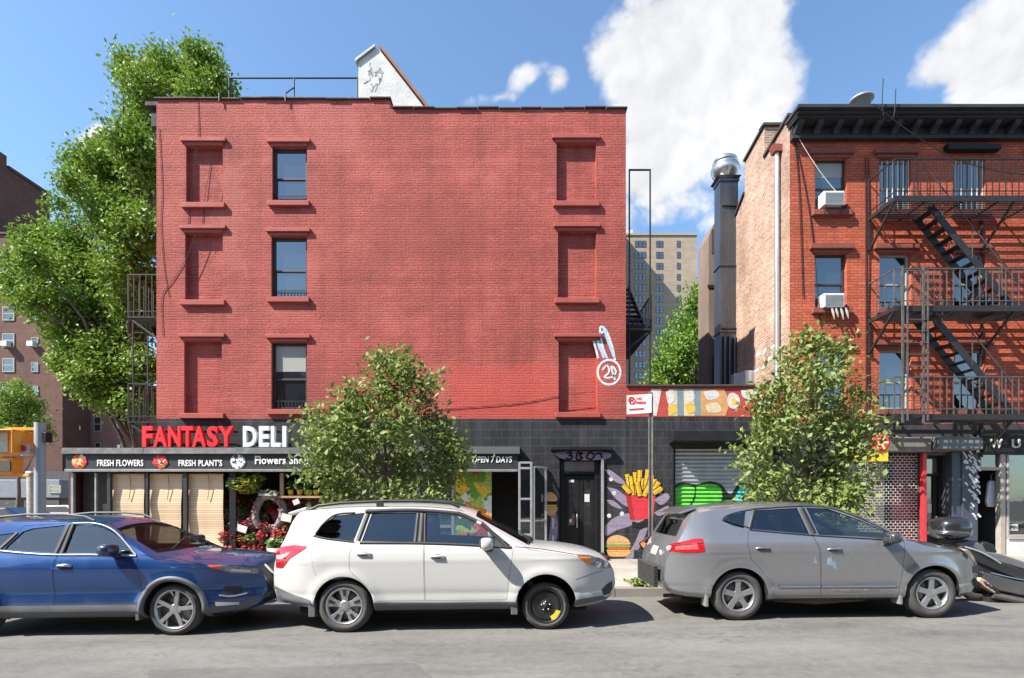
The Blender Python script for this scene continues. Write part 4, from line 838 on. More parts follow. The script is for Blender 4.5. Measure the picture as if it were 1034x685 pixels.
# things in the doorway
sh_ = thing('hanging_shirt', 'pale blue shirt hanging inside the open shop doorway', 'shirt', (wx(1003), YW + .2, wz(500))); yy2 = YW + .2
def q2(pts): return [(X(p, yy2), Z(v, yy2)) for p, v in pts]
m = MB(); m.prism(q2([(999, 487), (1001, 485.5), (1004, 485.5), (1007, 487), (1008, 506), (1005, 512), (998, 512), (996.5, 506)]), yy2, yy2 + .08); m.build('cloth', mat('pale_blue_cloth', (.55, .63, .70), .9, var=.2, vs=12, bmp=.4, bs=20), sh_, bevel=.02); m = MB(); m.tube([(X(1002, yy2), yy2 + .04, Z(486, yy2)), (X(1002, yy2), yy2 + .04, Z(480, yy2)), (X(1003.5, yy2), yy2 + .04, Z(479, yy2))], .008, 6); m.build('hanger_hook', M_ALU, sh_)
kt = thing('orange_crate', 'orange crate on the floor of the open shop doorway', 'crate', (wx(1001), YW + .6, .15)); m = MB(); y = YW + .6; x0, x1 = X(995, y), X(1006, y)
m.box(x0, x1, y, y + .3, .66, .69); [m.box(x0, x1, y + a, y + a + .02, .695 + .085 * k, .765 + .085 * k) for a in (0, .28) for k in range(3)]; [m.box(x0 + a, x0 + a + .03, y + .02, y + .28, .69, .95) for a in (.0, x1 - x0 - .03)]; m.build('slat_box', mat('orange_wood', (.62, .25, .05), .6, var=.2), kt)
m = MB(); m.box(x0 - .1, x1 + .05, y - .03, y + .45, .15, .655); m.build('plinth', mat('dark_timber', (.10, .045, .025), .6, var=.3), kt)
ct = MB(); ct.box(X(985, YW + 1), X(993, YW + 1), YW + .8, YW + 1.3, .15, 1.25); ct.box(X(984.5, YW + 1), X(993.6, YW + 1), YW + .77, YW + 1.33, 1.253, 1.3); tag(ct.build('shop_counter', mat('brown_timber', (.16, .065, .03), .5, var=.3), bevel=.01), 'brown wooden counter just inside the open clothes shop doorway', 'counter')
# yellow projecting sign
ys_ = thing('yellow_shop_sign', 'yellow sign with a round red emblem partly hidden by the tree', 'sign', (X(880, 13.6), 13.6, Z(467, 13.6))); y = 13.6
m = MB(); m.box(X(856, y), X(897, y), y, y + .08, Z(466, y), Z(456, y)); m.box(X(883, y), X(897, y), y, y + .08, Z(455.8, y), Z(438, y)); m.build('board', mat('yellow_enamel', (.80, .52, .02), .4, var=.06), ys_, bevel=.008)
m = MB(); m.lathe([(.001, -.03), (.2, -.03), (.24, -.015), (.24, .02)], (X(888.5, y), y - .005, Z(447, y)), 'y', 20); em = m.build('emblem', mat('red_enamel', (.75, .07, .03), .4, var=.1), ys_)
m = MB(); cx_, cz_ = X(888.5, y), Z(447, y)
for k in range(6): m.ribbon([(cx_ + .05 * math.cos(k * 1.047), cz_ + .05 * math.sin(k * 1.047)), (cx_ + .19 * math.cos(k * 1.047), cz_ + .19 * math.sin(k * 1.047))], .05, y - .037); 
m.build('emblem_mark', mat('cream_enamel', (.8, .65, .35), .4), em)
m = MB(); m.bar((X(890, y), y + .08, Z(452, y)), (X(890, y), YW, Z(452, y)), .04); m.build('bracket', M_IRON, ys_)
# ================= deli shopfront under the red building =================
YD = 13.75
def dx(p): return X(p, YD)
def dz(p): return Z(p, YD)
ds = thing('deli_shopfront', 'black deli shopfront band with flower pictures and white lettering over an open flower shop', 'shopfront', (-5, YD, 0))
a, b = dx(67), dx(523)
m = MB(); m.box(a, b, YD - .02, YD + .06, dz(473.5), dz(459)); m.box(a, a + .06, YD + .061, YW + 1.9, dz(473.5), dz(459)); m.box(b - .06, b, YD + .061, YW - .004, dz(473.5), dz(459)); band = m.build('sign_band', mat('charcoal_sign_panel', (.022, .023, .026), .6, var=.15, vs=3), ds, bevel=.006)
M_HOOD = mat('grey_hood_metal', (.040, .042, .045), .7, .1, var=.25, vs=4)
m = MB(); m.prism([(YD - .09, dz(458.8)), (YD - .03, dz(452.5)), (YW - .004, dz(452.5) + .08), (YW - .004, dz(458.8))], max(a, xl) - .0, b + .05, 'x'); m.prism([(YD - .09, dz(458.8)), (YD - .03, dz(452.5)), (YW + 1.9, dz(452.5) + .08), (YW + 1.9, dz(458.8))], a - .08, xl - .005, 'x'); o = m.build('canopy_top', M_HOOD, ds, bevel=.008); fixnormals(o.data)
m = MB(); m.box(a - .02, b, YD - .035, YD + .0, dz(476.6), dz(473.9)); m.build('light_rail', mat('pale_metal_rail', (.24, .24, .24), .45, .3, var=.2), ds, bevel=.006)
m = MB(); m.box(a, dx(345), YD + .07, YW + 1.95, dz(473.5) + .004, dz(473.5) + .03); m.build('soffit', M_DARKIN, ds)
for s, p, q, v0, v1 in (('FRESH FLOWERS', 99, 145.5, 471, 464.5), ("FRESH PLANT'S", 181, 225, 471, 464.5), ('Flowers Shop', 258, 312, 471.5, 460.5), ('OPEN 7 DAYS', 477, 517, 467.5, 461)):
    m = text_mesh(s, dx(p), dx(q), dz(v0), dz(v1), YD - .022, .012, .02, shear=.12 if s[0] == 'O' else 0, sp=1.05); m.build('lettering', mat('sign_white', (.78, .77, .74), .5, var=.05), band)
def disc(p, r, mats, kind):
    m = MB(); cx_, cz_ = dx(p), dz(466.2); m.lathe([(.001, -.012), (r, -.012), (r, 0)], (cx_, YD - .021, cz_), 'y', 28); rg = random.Random(int(p))
    for k in range(26):
        an, rr = rg.random() * 6.28, r * math.sqrt(rg.random()) * .82; s = rg.uniform(.03, .06); c = rg.choice([1, 1, 2, 3]); x, z = cx_ + rr * math.cos(an), cz_ + rr * math.sin(an)
        m.poly([(x + s * math.cos(q), YD - .0345 - k * .0003, z + s * math.sin(q)) for q in np.linspace(0, 6.28, 7)[:-1]], c)
    m.build('flower_picture', mats, band)
fl = [mat('pic_orange', (.72, .22, .06), .5), mat('pic_red', (.62, .05, .04), .5), mat('pic_yellow', (.8, .5, .12), .5), mat('pic_pale', (.75, .5, .38), .5)]
fg = [mat('pic_deepred', (.42, .05, .06), .5), mat('pic_red', (.62, .05, .04), .5), mat('pic_leaf', (.10, .25, .05), .5), mat('pic_pale', (.75, .5, .38), .5)]
fw = [mat('pic_grey', (.45, .47, .48), .5), mat('pic_white', (.75, .76, .76), .5), mat('pic_dark', (.05, .05, .06), .5), mat('pic_white', (.75, .76, .76), .5)]
disc(81, .185, fl, 0); disc(163, .185, fg, 0); disc(241, .19, fw, 0)
M_POSTD = mat('dark_post', (.03, .028, .028), .5, var=.2)
for p0, p1, m_ in ((70.5, 73, M_GREY), (94.5, 96.2, M_GREY), (107, 110.5, M_POSTD), (146, 148.5, M_POSTD), (184, 188, M_POSTD), (231, 237.5, M_BLACK)):
    m = MB(); m.box(dx(p0), dx(p1), YD + .03, YD + .11, .152, dz(477.6)); m.build('post', m_, ds, bevel=.006)
m = MB(); z = .2
while z < dz(479): m.box(dx(74.5), dx(107), YD + .30, YD + .32, z, z + .075); z += .08
m.build('slatted_shutter', mat('dark_brown_slats', (.035, .022, .018), .6, var=.3), ds)
m = MB(); m.box(dx(66), dx(69.5), YD + .1, YW + 1.9, .15, dz(474)); m.build('end_wall', mat('dark_red_end', (.08, .02, .02), .6), ds)
# channel letters standing on the canopy
cs_ = thing('channel_letter_sign', 'big channel letters standing on the shopfront canopy, a red word then a white word', 'sign', (X(220, 13.95), 13.95, dz(452.5) + .05))
YL = 13.95
def lx(p): return X(p, YL)
M_LR = mat('red_letter_face', (.72, .028, .035), .35, var=.06); M_LW = mat('white_letter_face', (.66, .68, .69), .4, var=.06); M_LRS = mat('red_letter_side', (.25, .01, .015), .5)
for wrd, m_, cells in (('FANTASY', M_LR, [(146.5, 157), (157.5, 171.5), (172.5, 185), (186, 197.5), (196.5, 210.5), (211.5, 222.5), (223, 238)]), ('DELI', M_LW, [(247.5, 261), (263.5, 273.5), (275.5, 285), (287, 291)])):
    for ch, (p, q) in zip(wrd, cells): m = text_mesh(ch, lx(p), lx(q), Z(452, YL), Z(431, YL), YL, .12, .035); m.build('letter', m_, cs_, label=('red' if wrd[0] == 'F' else 'white') + ' channel letter')
m = MB()
for a_, b_ in ((145, 239), (246, 293)): m.box(lx(a_), lx(b_), YL + .03, YL + .07, Z(450, YL), Z(448, YL)); m.box(lx(a_), lx(b_), YL + .03, YL + .07, Z(437, YL), Z(435, YL))
for p in (150, 180, 210, 236, 250, 268, 288): m.box(lx(p), lx(p) + .04, YL + .071, YW - .002, Z(449.5, YL), Z(448.5, YL))
m.build('mounting_rail', M_IRON, cs_)
# bamboo blinds
def bamboo():
    m, t = nt('bamboo_slats'); co = objco(t); sp = t.nodes.new('ShaderNodeSeparateXYZ'); t.links.new(co, sp.inputs[0])
    s = math_(t, 'FRACT', math_(t, 'MULTIPLY', sp.outputs[2], 17)); row = math_(t, 'FLOOR', math_(t, 'MULTIPLY', sp.outputs[2], 17))
    wn = t.nodes.new('ShaderNodeTexWhiteNoise'); wn.noise_dimensions = '1D'; t.links.new(row, wn.inputs['W'])
    g = noise(t, scalev(t, co, (3, 3, 60)), 2, 4); k = math_(t, 'ADD', math_(t, 'MULTIPLY', wn.outputs['Value'], .5), math_(t, 'MULTIPLY', g, .5))
    col = mixc(t, k, (.52, .36, .22), (.74, .58, .40)); col = mixc(t, maprange(t, s, .78, .95, 0, .75), col, (.22, .12, .06))
    return finish(m, t, col, .6, 0, bump(t, math_(t, 'ABSOLUTE', math_(t, 'SUBTRACT', s, .45)), .5, .006))
M_BAM = bamboo()
for p0, p1, v1, tl, lab in ((109.5, 145.5, 562, 0, 'leftmost bamboo blind under the FRESH FLOWERS lettering'), (148.5, 184, 560, -1.8, 'middle bamboo blind hanging slightly askew'), (188.5, 225, 575, .6, 'right bamboo blind with a cord, beside the flowers')):
    y = YD + .14; t = thing('bamboo_blind', lab, 'blind', (X((p0 + p1) / 2, y), y, Z(478, y)), 'bamboo blinds of the deli'); x0, x1 = X(p0, y), X(p1, y)
    m = MB(); nz = 26; rows = []
    for i in range(nz + 1):
        z = Z(480, y) + (Z(v1, y) - Z(480, y)) * i / nz; s = math.sin(R(tl)) * (Z(480, y) - z); bw_ = .012 * math.sin(i * .5)
        rows.append([(x0 + s + (x1 - x0) * k / 6, y + bw_ + .006 * math.sin(k * 2.1), z) for k in range(7)])
    m.grid(rows); m.grid([[(v[0], v[1] + .012, v[2]) for v in r] for r in rows], 0, True, True); m.build('slats', M_BAM, t)
    m = MB(); m.tube([(x0 - .02, y, Z(479.3, y)), (x1 + .02, y, Z(479.3, y))], .03, 8); m.build('head_rod', mat('bamboo_rod', (.45, .29, .15), .6), t)
    m = MB(); xc = x0 + (x1 - x0) * .62; m.tube(smooth_line([(xc, y - .03, Z(480, y)), (xc + .02, y - .03, Z(492, y)), (xc - .02, y - .03, Z(505, y))], 8), .008, 5); m.build('cord', mat('brown_cord', (.2, .12, .06), .8), t)
# storefront glazing behind the tree: frames and dark glass
m = MB(); x0, x1 = wx(345), wx(459)
for p in (345, 383, 421, 456): m.box(wx(p), wx(p) + .08, YW - .03, YW + .05, .5, wz(475))
for z in (.5, 1.0): m.box(x0 + .09, x1 - .09, YW - .025, YW + .05, z, z + .07)
sg_ = m.build('shop_window', M_ALU, ds, bevel=.006); m = MB(); m.box(x0 + .05, x1 - .05, YW + .02, YW + .03, .6, wz(475)); m.build('pane', panemat('blue_grey_pane', (.05, .07, .09)), sg_)
# fruit picture poster
def fruit():
    m, t = nt('fruit_print'); co = objco(t); vo = t.nodes.new('ShaderNodeTexVoronoi'); vo.inputs['Scale'].default_value = 2.7
    wv = t.nodes.new('ShaderNodeVectorMath'); wv.operation = 'ADD'; wn = t.nodes.new('ShaderNodeTexNoise'); wn.inputs['Scale'].default_value = 3; t.links.new(co, wn.inputs['Vector'])
    s = t.nodes.new('ShaderNodeVectorMath'); s.operation = 'SCALE'; s.inputs['Scale'].default_value = .9; t.links.new(wn.outputs['Color'], s.inputs[0]); t.links.new(co, wv.inputs[0]); t.links.new(s.outputs[0], wv.inputs[1]); t.links.new(wv.outputs[0], vo.inputs['Vector'])
    sp = t.nodes.new('ShaderNodeSeparateColor'); t.links.new(vo.outputs['Color'], sp.inputs[0]); cr = t.nodes.new('ShaderNodeValToRGB'); e = cr.color_ramp; e.interpolation = 'CONSTANT'
    cols = [(0, (.62, .05, .05)), (.18, (.75, .22, .03)), (.32, (.16, .34, .05)), (.46, (.78, .52, .05)), (.6, (.55, .06, .16)), (.72, (.42, .55, .12)), (.86, (.72, .70, .62)), (.94, (.08, .14, .06))]
    e.elements[0].color = (*cols[0][1], 1); e.elements[1].position = cols[1][0]; e.elements[1].color = (*cols[1][1], 1)
    for p, c in cols[2:]: q = e.elements.new(p); q.color = (*c, 1)
    t.links.new(sp.outputs[0], cr.inputs[0]); k = maprange(t, noise(t, co, 14, 3), .3, .7, .7, 1.2); s2 = t.nodes.new('ShaderNodeVectorMath'); s2.operation = 'SCALE'; t.links.new(cr.outputs[0], s2.inputs[0]); t.links.new(k, s2.inputs['Scale'])
    return finish(m, t, s2.outputs[0], .3, 0)
m = MB(); m.box(wx(460), wx(496.5), YW - .05, YW - .006, .6, wz(475.5)); tag(m.build('fruit_poster', fruit(), bevel=.004), 'tall colourful poster of fruit and flowers on the shop wall right of the tree', 'poster')
# folding glass door panels by the black doorway
gd = thing('folding_glass_door', 'tall aluminium framed glass door panels standing open beside the black doorway', 'glass door', (X(535, 13.7), 13.7, .15))
def gpanel(p, q, z0, z1, nm, rails):
    m = MB(); p, q = Vector((*p, 0)), Vector((*q, 0)); up = Vector((0, 0, 1))
    for e in (p, q): m.bar(e + up * z0, e + up * z1, .055)
    for z in rails: m.bar(p + up * z, q + up * z, .05)
    f = m.build(nm, M_ALU, gd, bevel=.004); g = MB(); g.add([p + up * z0, q + up * z0, q + up * z1, p + up * z1], [(0, 1, 2, 3)]); g.build('pane', glassy('clear_glass', (.82, .87, .88)), f)
y = 13.72; gpanel((X(524.5, y), y), (X(536.5, y), y), .16, Z(467, y), 'door_panel', (.18, 1.2, .85, 1.75, Z(473, y), Z(467.4, y))); gpanel((X(539, y), y + .02), (X(551, YW), YW - .05), .16, Z(471, y), 'door_panel', (.18, 1.2, Z(471.4, y)))
# flower display
sh = thing('plant_shelf', 'long wooden shelf with an upright post under the sign band of the flower shop', 'shelf', (X(300, 14.0), 14.0, Z(502, 14.0))); y = 14.0; M_WOOD = mat('raw_timber', (.34, .22, .12), .7, var=.25, vs=4)
m = MB(); m.box(X(272, y), X(345, y), y - .05, y + .3, Z(503, y), Z(501, y)); m.build('board', M_WOOD, sh); m = MB(); m.box(X(283, y), X(286.5, y), y - .03, y + .03, Z(500.8, y), Z(478, y)); m.build('upright', M_WOOD, sh)
M_LEAFD = leafmat('shop_leaf', (.03, .09, .02), (.06, .16, .03), (.10, .2, .04))
def leafspray(mb, c, r, n, s, rg, mi=0, flat=.5):
    for _ in range(n):
        while True:
            v = Vector((rg.uniform(-1, 1), rg.uniform(-1, 1), rg.uniform(-1, 1)))
            if v.length < 1: break
        p = Vector(c) + Vector((v.x * r[0], v.y * r[1], v.z * r[2])); d = Vector((rg.gauss(0, 1), rg.gauss(0, 1), rg.gauss(0, flat))).normalized(); nrm = Vector((rg.gauss(0, .6), rg.gauss(-.4, .6), 1)).normalized(); sd = d.cross(nrm).normalized(); l = s * rg.uniform(.7, 1.3); w_ = l * .34
        mb.add([p - d * l * .5, p + sd * w_ + nrm * l * .1, p + d * l * .5, p - sd * w_ + nrm * l * .1], [(0, 1, 2), (0, 2, 3)], mi)
rg = random.Random(77); M_YPOT = mat('yellow_pot', (.72, .40, .02), .5, var=.1); M_GPOT = mat('grey_pot', (.36, .34, .30), .7, var=.2)
for k, (p, m_, c) in enumerate(((292.5, M_YPOT, 'first'), (301.5, M_YPOT, 'second'), (310.5, M_YPOT, 'third'), (318.5, M_YPOT, 'fourth'), (327.5, M_GPOT, 'left'), (337, M_GPOT, 'right'))):
    t = thing('potted_plant', ('%s yellow pot with a dark plant from the shelf post' if m_ is M_YPOT else '%s of the two grey pots with a dark plant on the shelf') % c, 'potted plant', (X(p, y), y + .1, Z(501, y)), 'pots on the flower shop shelf')
    m = MB(); z0 = Z(501, y) + .002; h_ = .16; m.lathe([(.001, 0), (.058, 0), (.08, h_), (.072, h_), (.068, h_ - .02), (.001, h_ - .02)], (X(p, y), y + .08, z0), n=18); m.build('pot', m_, t)
    m = MB(); leafspray(m, (X(p, y), y + .08, z0 + h_ + .11), (.1, .1, .13), 60, .11, rg); m.build('leaves', M_LEAFD, t)
hp = thing('hanging_plant', 'bushy green hanging plant with yellow tips at the left of the flower shelf', 'plant', (X(248, 14), 14, Z(494, 14))); M_LEAFB = leafmat('bright_leaf', (.10, .24, .04), (.2, .34, .06), (.45, .36, .05))
m = MB(); leafspray(m, (X(247, y), y, Z(489, y)), (.42, .28, .26), 420, .16, rg); leafspray(m, (X(260, y), y, Z(485, y)), (.25, .2, .15), 100, .14, rg); m.build('leaves', M_LEAFB, hp); m = MB(); m.lathe([(.001, 0), (.13, 0), (.17, .18), (.001, .16)], (X(247, y), y, Z(497, y))); m.build('basket', M_WOOD, hp)
ll = thing('leafy_tray_plant', 'low tray of pale green plants between hanging plant and shelf post', 'plant', (X(273, 14), 14, Z(499, 14))); m = MB(); leafspray(m, (X(272, y), y, Z(497, y)), (.3, .15, .06), 110, .09, rg); m.build('leaves', leafmat('pale_leaf', (.16, .24, .10), (.3, .36, .2), (.4, .42, .3)), ll); m = MB(); m.box(X(263, y), X(281, y), y - .12, y + .12, Z(501, y), Z(498.5, y)); m.build('tray', M_GPOT, ll)
# funeral wreath and bouquets
wr = thing('flower_wreath', 'large grey ring wreath among the red flowers under the shelf', 'wreath', (X(270, 14), 14, Z(526, 14))); m = MB(); c = (X(271, y), y + .05, Z(518, y)); pts = [(c[0] + .36 * math.cos(q), c[1] + .05 * math.sin(q * 3), c[2] + .44 * math.sin(q)) for q in np.linspace(0, 2 * math.pi, 30)]
m.tube(pts, .095, 8, caps=False); m.build('ring', mat('grey_wreath', (.20, .18, .18), .9, var=.35, bmp=.6, bs=14), wr); m = MB()
for q in np.linspace(0, 6.0, 26): leafspray(m, (c[0] + .36 * math.cos(q), c[1] - .1, c[2] + .44 * math.sin(q)), (.08, .05, .08), 8, .07, rg)
m.build('flowers', leafmat('grey_pink_petal', (.30, .12, .13), (.45, .30, .29), (.12, .06, .05)), wr)
PET = [leafmat('petal_' + n, *c) for n, c in (('dark_red', ((.38, .016, .03), (.55, .04, .07), (.2, .01, .025))), ('pink', ((.62, .20, .25), (.72, .38, .40), (.5, .10, .15))), ('cream', ((.55, .45, .38), (.65, .55, .5), (.5, .3, .25))), ('rust', ((.40, .12, .04), (.5, .2, .08), (.2, .05, .03))))]
M_WRAP = mat('bouquet_paper', (.16, .11, .10), .7, var=.25)
names = ['dark red', 'pink', 'cream', 'rust coloured', 'leafy green']; PET.append(leafmat('bouquet_green', (.12, .22, .05), (.24, .34, .10), (.08, .14, .03)))
spots = []
for row, (v, yy_, n0, n1, st) in enumerate(((508, 14.5, 230, 345, 10.5), (519, 14.3, 226, 345, 10), (531, 14.1, 227, 345, 10), (543, 13.95, 226, 345, 10.5), (556, 13.9, 226, 350, 11))):
    p = n0
    while p < n1: spots.append((p + rg.uniform(-3, 3), v + rg.uniform(-4, 4), yy_, row)); p += st
cnt = {}
for p, v, yy_, row in spots:
    k = 0 if rg.random() < .38 else rg.choice([1, 1, 2, 3, 4]); k = 2 if p > 290 and row == 0 and rg.random() < .5 else k
    lab = {0: 'dark red bouquet in pale paper in the flower display under the shelf', 1: 'pink bouquet in pale paper in the flower display under the shelf', 2: 'cream bouquet in pale paper in the flower display under the shelf', 3: 'rust coloured bouquet in pale paper in the flower display under the shelf', 4: 'leafy green bunch in pale paper in the flower display under the shelf'}[k]
    x, z = X(p, yy_), Z(v, yy_); t = thing('bouquet', lab, 'bouquet', (x, yy_, z - .35), names[k] + ' bouquets under the shelf')
    m = MB(); rr = rg.uniform(.12, .18); leafspray(m, (x, yy_ - .03, z - .02), (rr * 1.15, .17, rr * 1.1), 95, .10, rg); m.build('petals', PET[k], t)
    m = MB(); a_ = rg.uniform(-.1, .1); m.lathe([(.03, -.38), (.09, -.16), (.15, -.03)], (x + a_ * .2, yy_ + .03, z), n=10); m.build('paper_wrap', M_WRAP, t)
for p, v, w_, h_, a_ in ((289, 523, .26, .19, .2), (244, 534, .26, .17, .3), (299, 507, .16, .13, -.4)):
    m = MB(); c = Vector((X(p, 13.8), 13.8, Z(v, 13.8))); rx = Matrix.Rotation(a_, 3, 'Y'); q = [c + rx @ Vector((i * w_ / 2, 0, j * h_ / 2)) for i, j in ((-1, -1), (1, -1), (1, 1), (-1, 1))]; m.add(q + [e + Vector((0, .012, .0)) for e in q], [(0, 1, 2, 3), (7, 6, 5, 4), (0, 4, 5, 1), (1, 5, 6, 2), (2, 6, 7, 3), (3, 7, 4, 0)])
    tag(m.build('price_card', M_WHITE), {289: 'largest white price card in front of the ring wreath', 244: 'white price card tilted among the red flowers right of the black post', 299: 'small white card in the flowers just under the yellow pots'}[p], 'card', 'white cards among the flowers')
cb_ = thing('cabbage_plant', 'pale green leafy plant low in front of the flower display', 'plant', (X(278, 13.8), 13.8, .6)); m = MB(); leafspray(m, (X(280, 13.8), 13.8, Z(549, 13.8)), (.3, .2, .15), 160, .15, rg); m.build('leaves', leafmat('cabbage_leaf', (.28, .36, .2), (.42, .46, .34), (.2, .34, .1)), cb_); m = MB(); m.lathe([(.001, 0), (.2, 0), (.25, .3), (.001, .28)], (X(280, 13.8), 13.8, Z(565, 13.8))); m.build('pot', M_GPOT, cb_)
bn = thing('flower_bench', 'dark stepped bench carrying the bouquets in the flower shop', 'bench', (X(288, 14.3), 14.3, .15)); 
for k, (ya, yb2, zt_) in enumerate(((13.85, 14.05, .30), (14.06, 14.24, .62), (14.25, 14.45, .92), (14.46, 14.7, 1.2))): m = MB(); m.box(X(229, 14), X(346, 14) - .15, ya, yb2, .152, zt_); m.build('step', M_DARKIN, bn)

# ================= fire escapes =================
def fe_platform(mb, x0, x1, y0, y1, z, nslat=7):
    """slatted floor with edge bars; y0 is the outer edge"""
    mb.box(x0, x1, y0, y0 + .05, z - .07, z + .07); mb.box(x0, x0 + .05, y0 + .051, y1, z - .05, z + .05); mb.box(x1 - .05, x1, y0 + .051, y1, z - .05, z + .05)
    n = int((y1 - y0) / .085)
    for i in range(1, n): y = y0 + .05 + (y1 - y0 - .05) * i / n; mb.box(x0 + .051, x1 - .051, y - .02, y + .018, z - .008, z + .008)
    k = x0 + .8
    while k < x1 - .3: mb.box(k, k + .04, y0 + .051, y1, z - .04, z - .0085); k += .9
def fe_rail(mb, a, b, z, h=.95, step=.2, r=.009):
    a, b = Vector((*a, 0)), Vector((*b, 0)); up = Vector((0, 0, 1)); n = max(1, int((b - a).length / step))
    for zz in (z + h, z + h * .5 if step > .25 else z + h - .12): mb.bar(a + up * zz, b + up * zz, .028, .028) if zz == z + h else None
    mb.bar(a + up * (z + .12), b + up * (z + .12), .02)
    for i in range(n + 1): p = a.lerp(b, i / n); mb.bar(p + up * z, p + up * (z + h), r * 2)
def fe_stair(mb, x0, z0, x1, z1, y, w_=.5, n=11):
    for yy2 in (y, y + w_): mb.bar((x0, yy2, z0), (x1, yy2, z1), .02, .17)
    for i in range(n + 1): s = (i + .5) / (n + 1); x, z = x0 + (x1 - x0) * s, z0 + (z1 - z0) * s; mb.box(x - .10, x + .10, y + .012, y + w_ - .012, z - .01, z + .01)
def fe_hand(mb, x0, z0, x1, z1, y):
    mb.tube([(x0, y, z0 + .8), (x1, y, z1 + .8)], .014, 6)
    for s in (.15, .5, .85): x, z = x0 + (x1 - x0) * s, z0 + (z1 - z0) * s; mb.bar((x, y, z), (x, y, z + .8), .016)
fe = thing('fire_escape', 'long black fire escape with three landings and slanting stairs on the orange red building', 'fire escape', (12, YW, 3.7))
yo = 13.2; fx0, fx1 = X(903, yo), X(903, yo) + 5.6; lv = [Z(200.5, yo), Z(311.5, yo), Z(421, yo)]
for k, z in enumerate(lv):
    m = MB(); fe_platform(m, fx0, fx1, yo, YW - .01, z); m.build('landing', M_IRON, fe)
    m = MB(); fe_rail(m, (fx0 + .02, yo + .02), (fx1 - .02, yo + .02), z + .07, .90, .155); fe_rail(m, (fx0 + .02, yo + .04), (fx0 + .02, YW - .02), z + .05, .92, .3); fe_rail(m, (fx1 - .02, yo + .04), (fx1 - .02, YW - .02), z + .05, .92, .3); m.build('railing', M_IRONG if k else M_IRON, fe)
    for x in (fx0 + .03, fx0 + 2.95, fx1 - .05):
        m = MB(); m.bar((x, yo + .06, z - .06), (x, YW - .01, z - .85), .05); m.bar((x, YW - .03, z - .9), (x, YW - .03, z - .05), .05); m.build('bracket', M_IRON, fe)
for k in range(2):
    x0 = X(938, 13.5); m = MB(); fe_stair(m, x0 + .02 * k, lv[k] - .02, x0 + 2.1, lv[k + 1] + .07, yo + .28, .52); m.build('stair', M_IRON, fe)
    m = MB(); fe_hand(m, x0, lv[k], x0 + 2.1, lv[k + 1], yo + .27); fe_hand(m, x0, lv[k], x0 + 2.1, lv[k + 1], yo + .81); m.build('handrail', M_IRONG, fe)
m = MB()
yl = yo - .03
for p in (911.5, 932.5): m.bar((X(p, yl), yl, lv[2] - .15), (X(p, yl), yl, lv[1] + 1.02), .045)
for z in (lv[2] + .5, lv[1] + .9): m.bar((X(911.5, yl), yl, z), (X(932.5, yl), yl, z), .02)
m.build('drop_ladder', M_IRONG, fe); m = MB()
for p in (915.5, 936): m.bar((X(p, yl), yl - .03, lv[2] - .1), (X(p, yl), yl - .03, lv[1] + .9), .03)
for i in range(9): z = lv[2] + .1 + i * .28; m.bar((X(915.5, yl), yl - .03, z), (X(936, yl), yl - .03, z), .018)
m.build('ladder_rungs', M_IRONG, fe)
m = MB(); rg = random.Random(9); xk = X(990, 13.6)
for _ in range(26): m.ell((xk + rg.uniform(-.35, .35), 13.5 + rg.uniform(-.12, .15), lv[1] + .12 + rg.random() * .35), (rg.uniform(.06, .14), .07, rg.uniform(.05, .1)), 8, 5)
tag(m.build('dark_bundle', M_BLACKM), 'dark bundle of things stacked on the middle landing of the black fire escape', 'bundle')
# the small one on the avenue front of the red building
fl_ = thing('fire_escape', 'narrow black fire escape seen edge-on at the left edge of the red building', 'fire escape', (xl - .6, YW + 1, 3.6)); m = MB()
for zc, up_ in ((Z(327, 15.2), 1.1), (Z(427, 14.9), 1.0)):
    x0, x1 = xl - 1.0, xl - .02; m = MB(); m.box(x0, x1, YW + .35, YW + 5, zc - .05, zc - .02)
    for i in range(8): m.box(x0 + i * .13, x0 + i * .13 + .05, YW + .35, YW + 5, zc - .019, zc)
    m.bar((x0, YW + .4, zc - .03), (xl - .02, YW + .4, zc - .75), .05); m.build('landing', M_IRON, fl_)
    m = MB(); fe_rail(m, (x0, YW + .36), (xl - .03, YW + .36), zc, up_, .16); fe_rail(m, (x0, YW + .4), (x0, YW + 5), zc, up_, .2); m.build('railing', M_IRON, fl_)
m = MB(); 
for x in (xl - .96, xl - .56): m.bar((x, YW + .5, Z(440, 15)), (x, YW + .5, Z(330, 15)), .03)
for i in range(10): m.bar((xl - .96, YW + .5, 4.0 + .28 * i), (xl - .56, YW + .5, 4.0 + .28 * i), .02)
m.bar((xl - .9, YW + 1.2, Z(327, 15.2)), (xl - .9, YW + 3.6, Z(427, 14.9)), .03, .16); m.bar((xl - .4, YW + 1.2, Z(327, 15.2)), (xl - .4, YW + 3.6, Z(427, 14.9)), .03, .16); m.build('ladder', M_IRON, fl_)
# the one behind, on the right-hand face of the red building, with a tall ladder frame
fr_ = thing('fire_escape', 'black fire escape behind the red building beside the tall thin bar frame', 'fire escape', (xr + .3, YW + .5, 4.7))
for zc in (Z(336, 14.8),):
    m = MB(); m.box(xr + .02, xr + .75, YW + .25, YW + 3.2, zc - .05, zc); m.bar((xr + .7, YW + .3, zc - .05), (xr + .03, YW + .3, zc - .6), .05); m.build('landing', M_IRON, fr_); m = MB(); fe_rail(m, (xr + .02, YW + .26), (xr + .74, YW + .26), zc, .25, .12); fe_rail(m, (xr + .74, YW + .3), (xr + .74, YW + 3.2), zc, .9, .16); m.build('railing', M_IRON, fr_)
m = MB(); fe_stair2 = [(xr + .35, YW + .3, Z(336, 14.8)), (xr + .35, YW + 2.4, Z(265, 14.8))]
for o_ in (-.22, .22): m.bar(Vector(fe_stair2[0]) + Vector((o_, 0, 0)), Vector(fe_stair2[1]) + Vector((o_, 0, 0)), .03, .15)
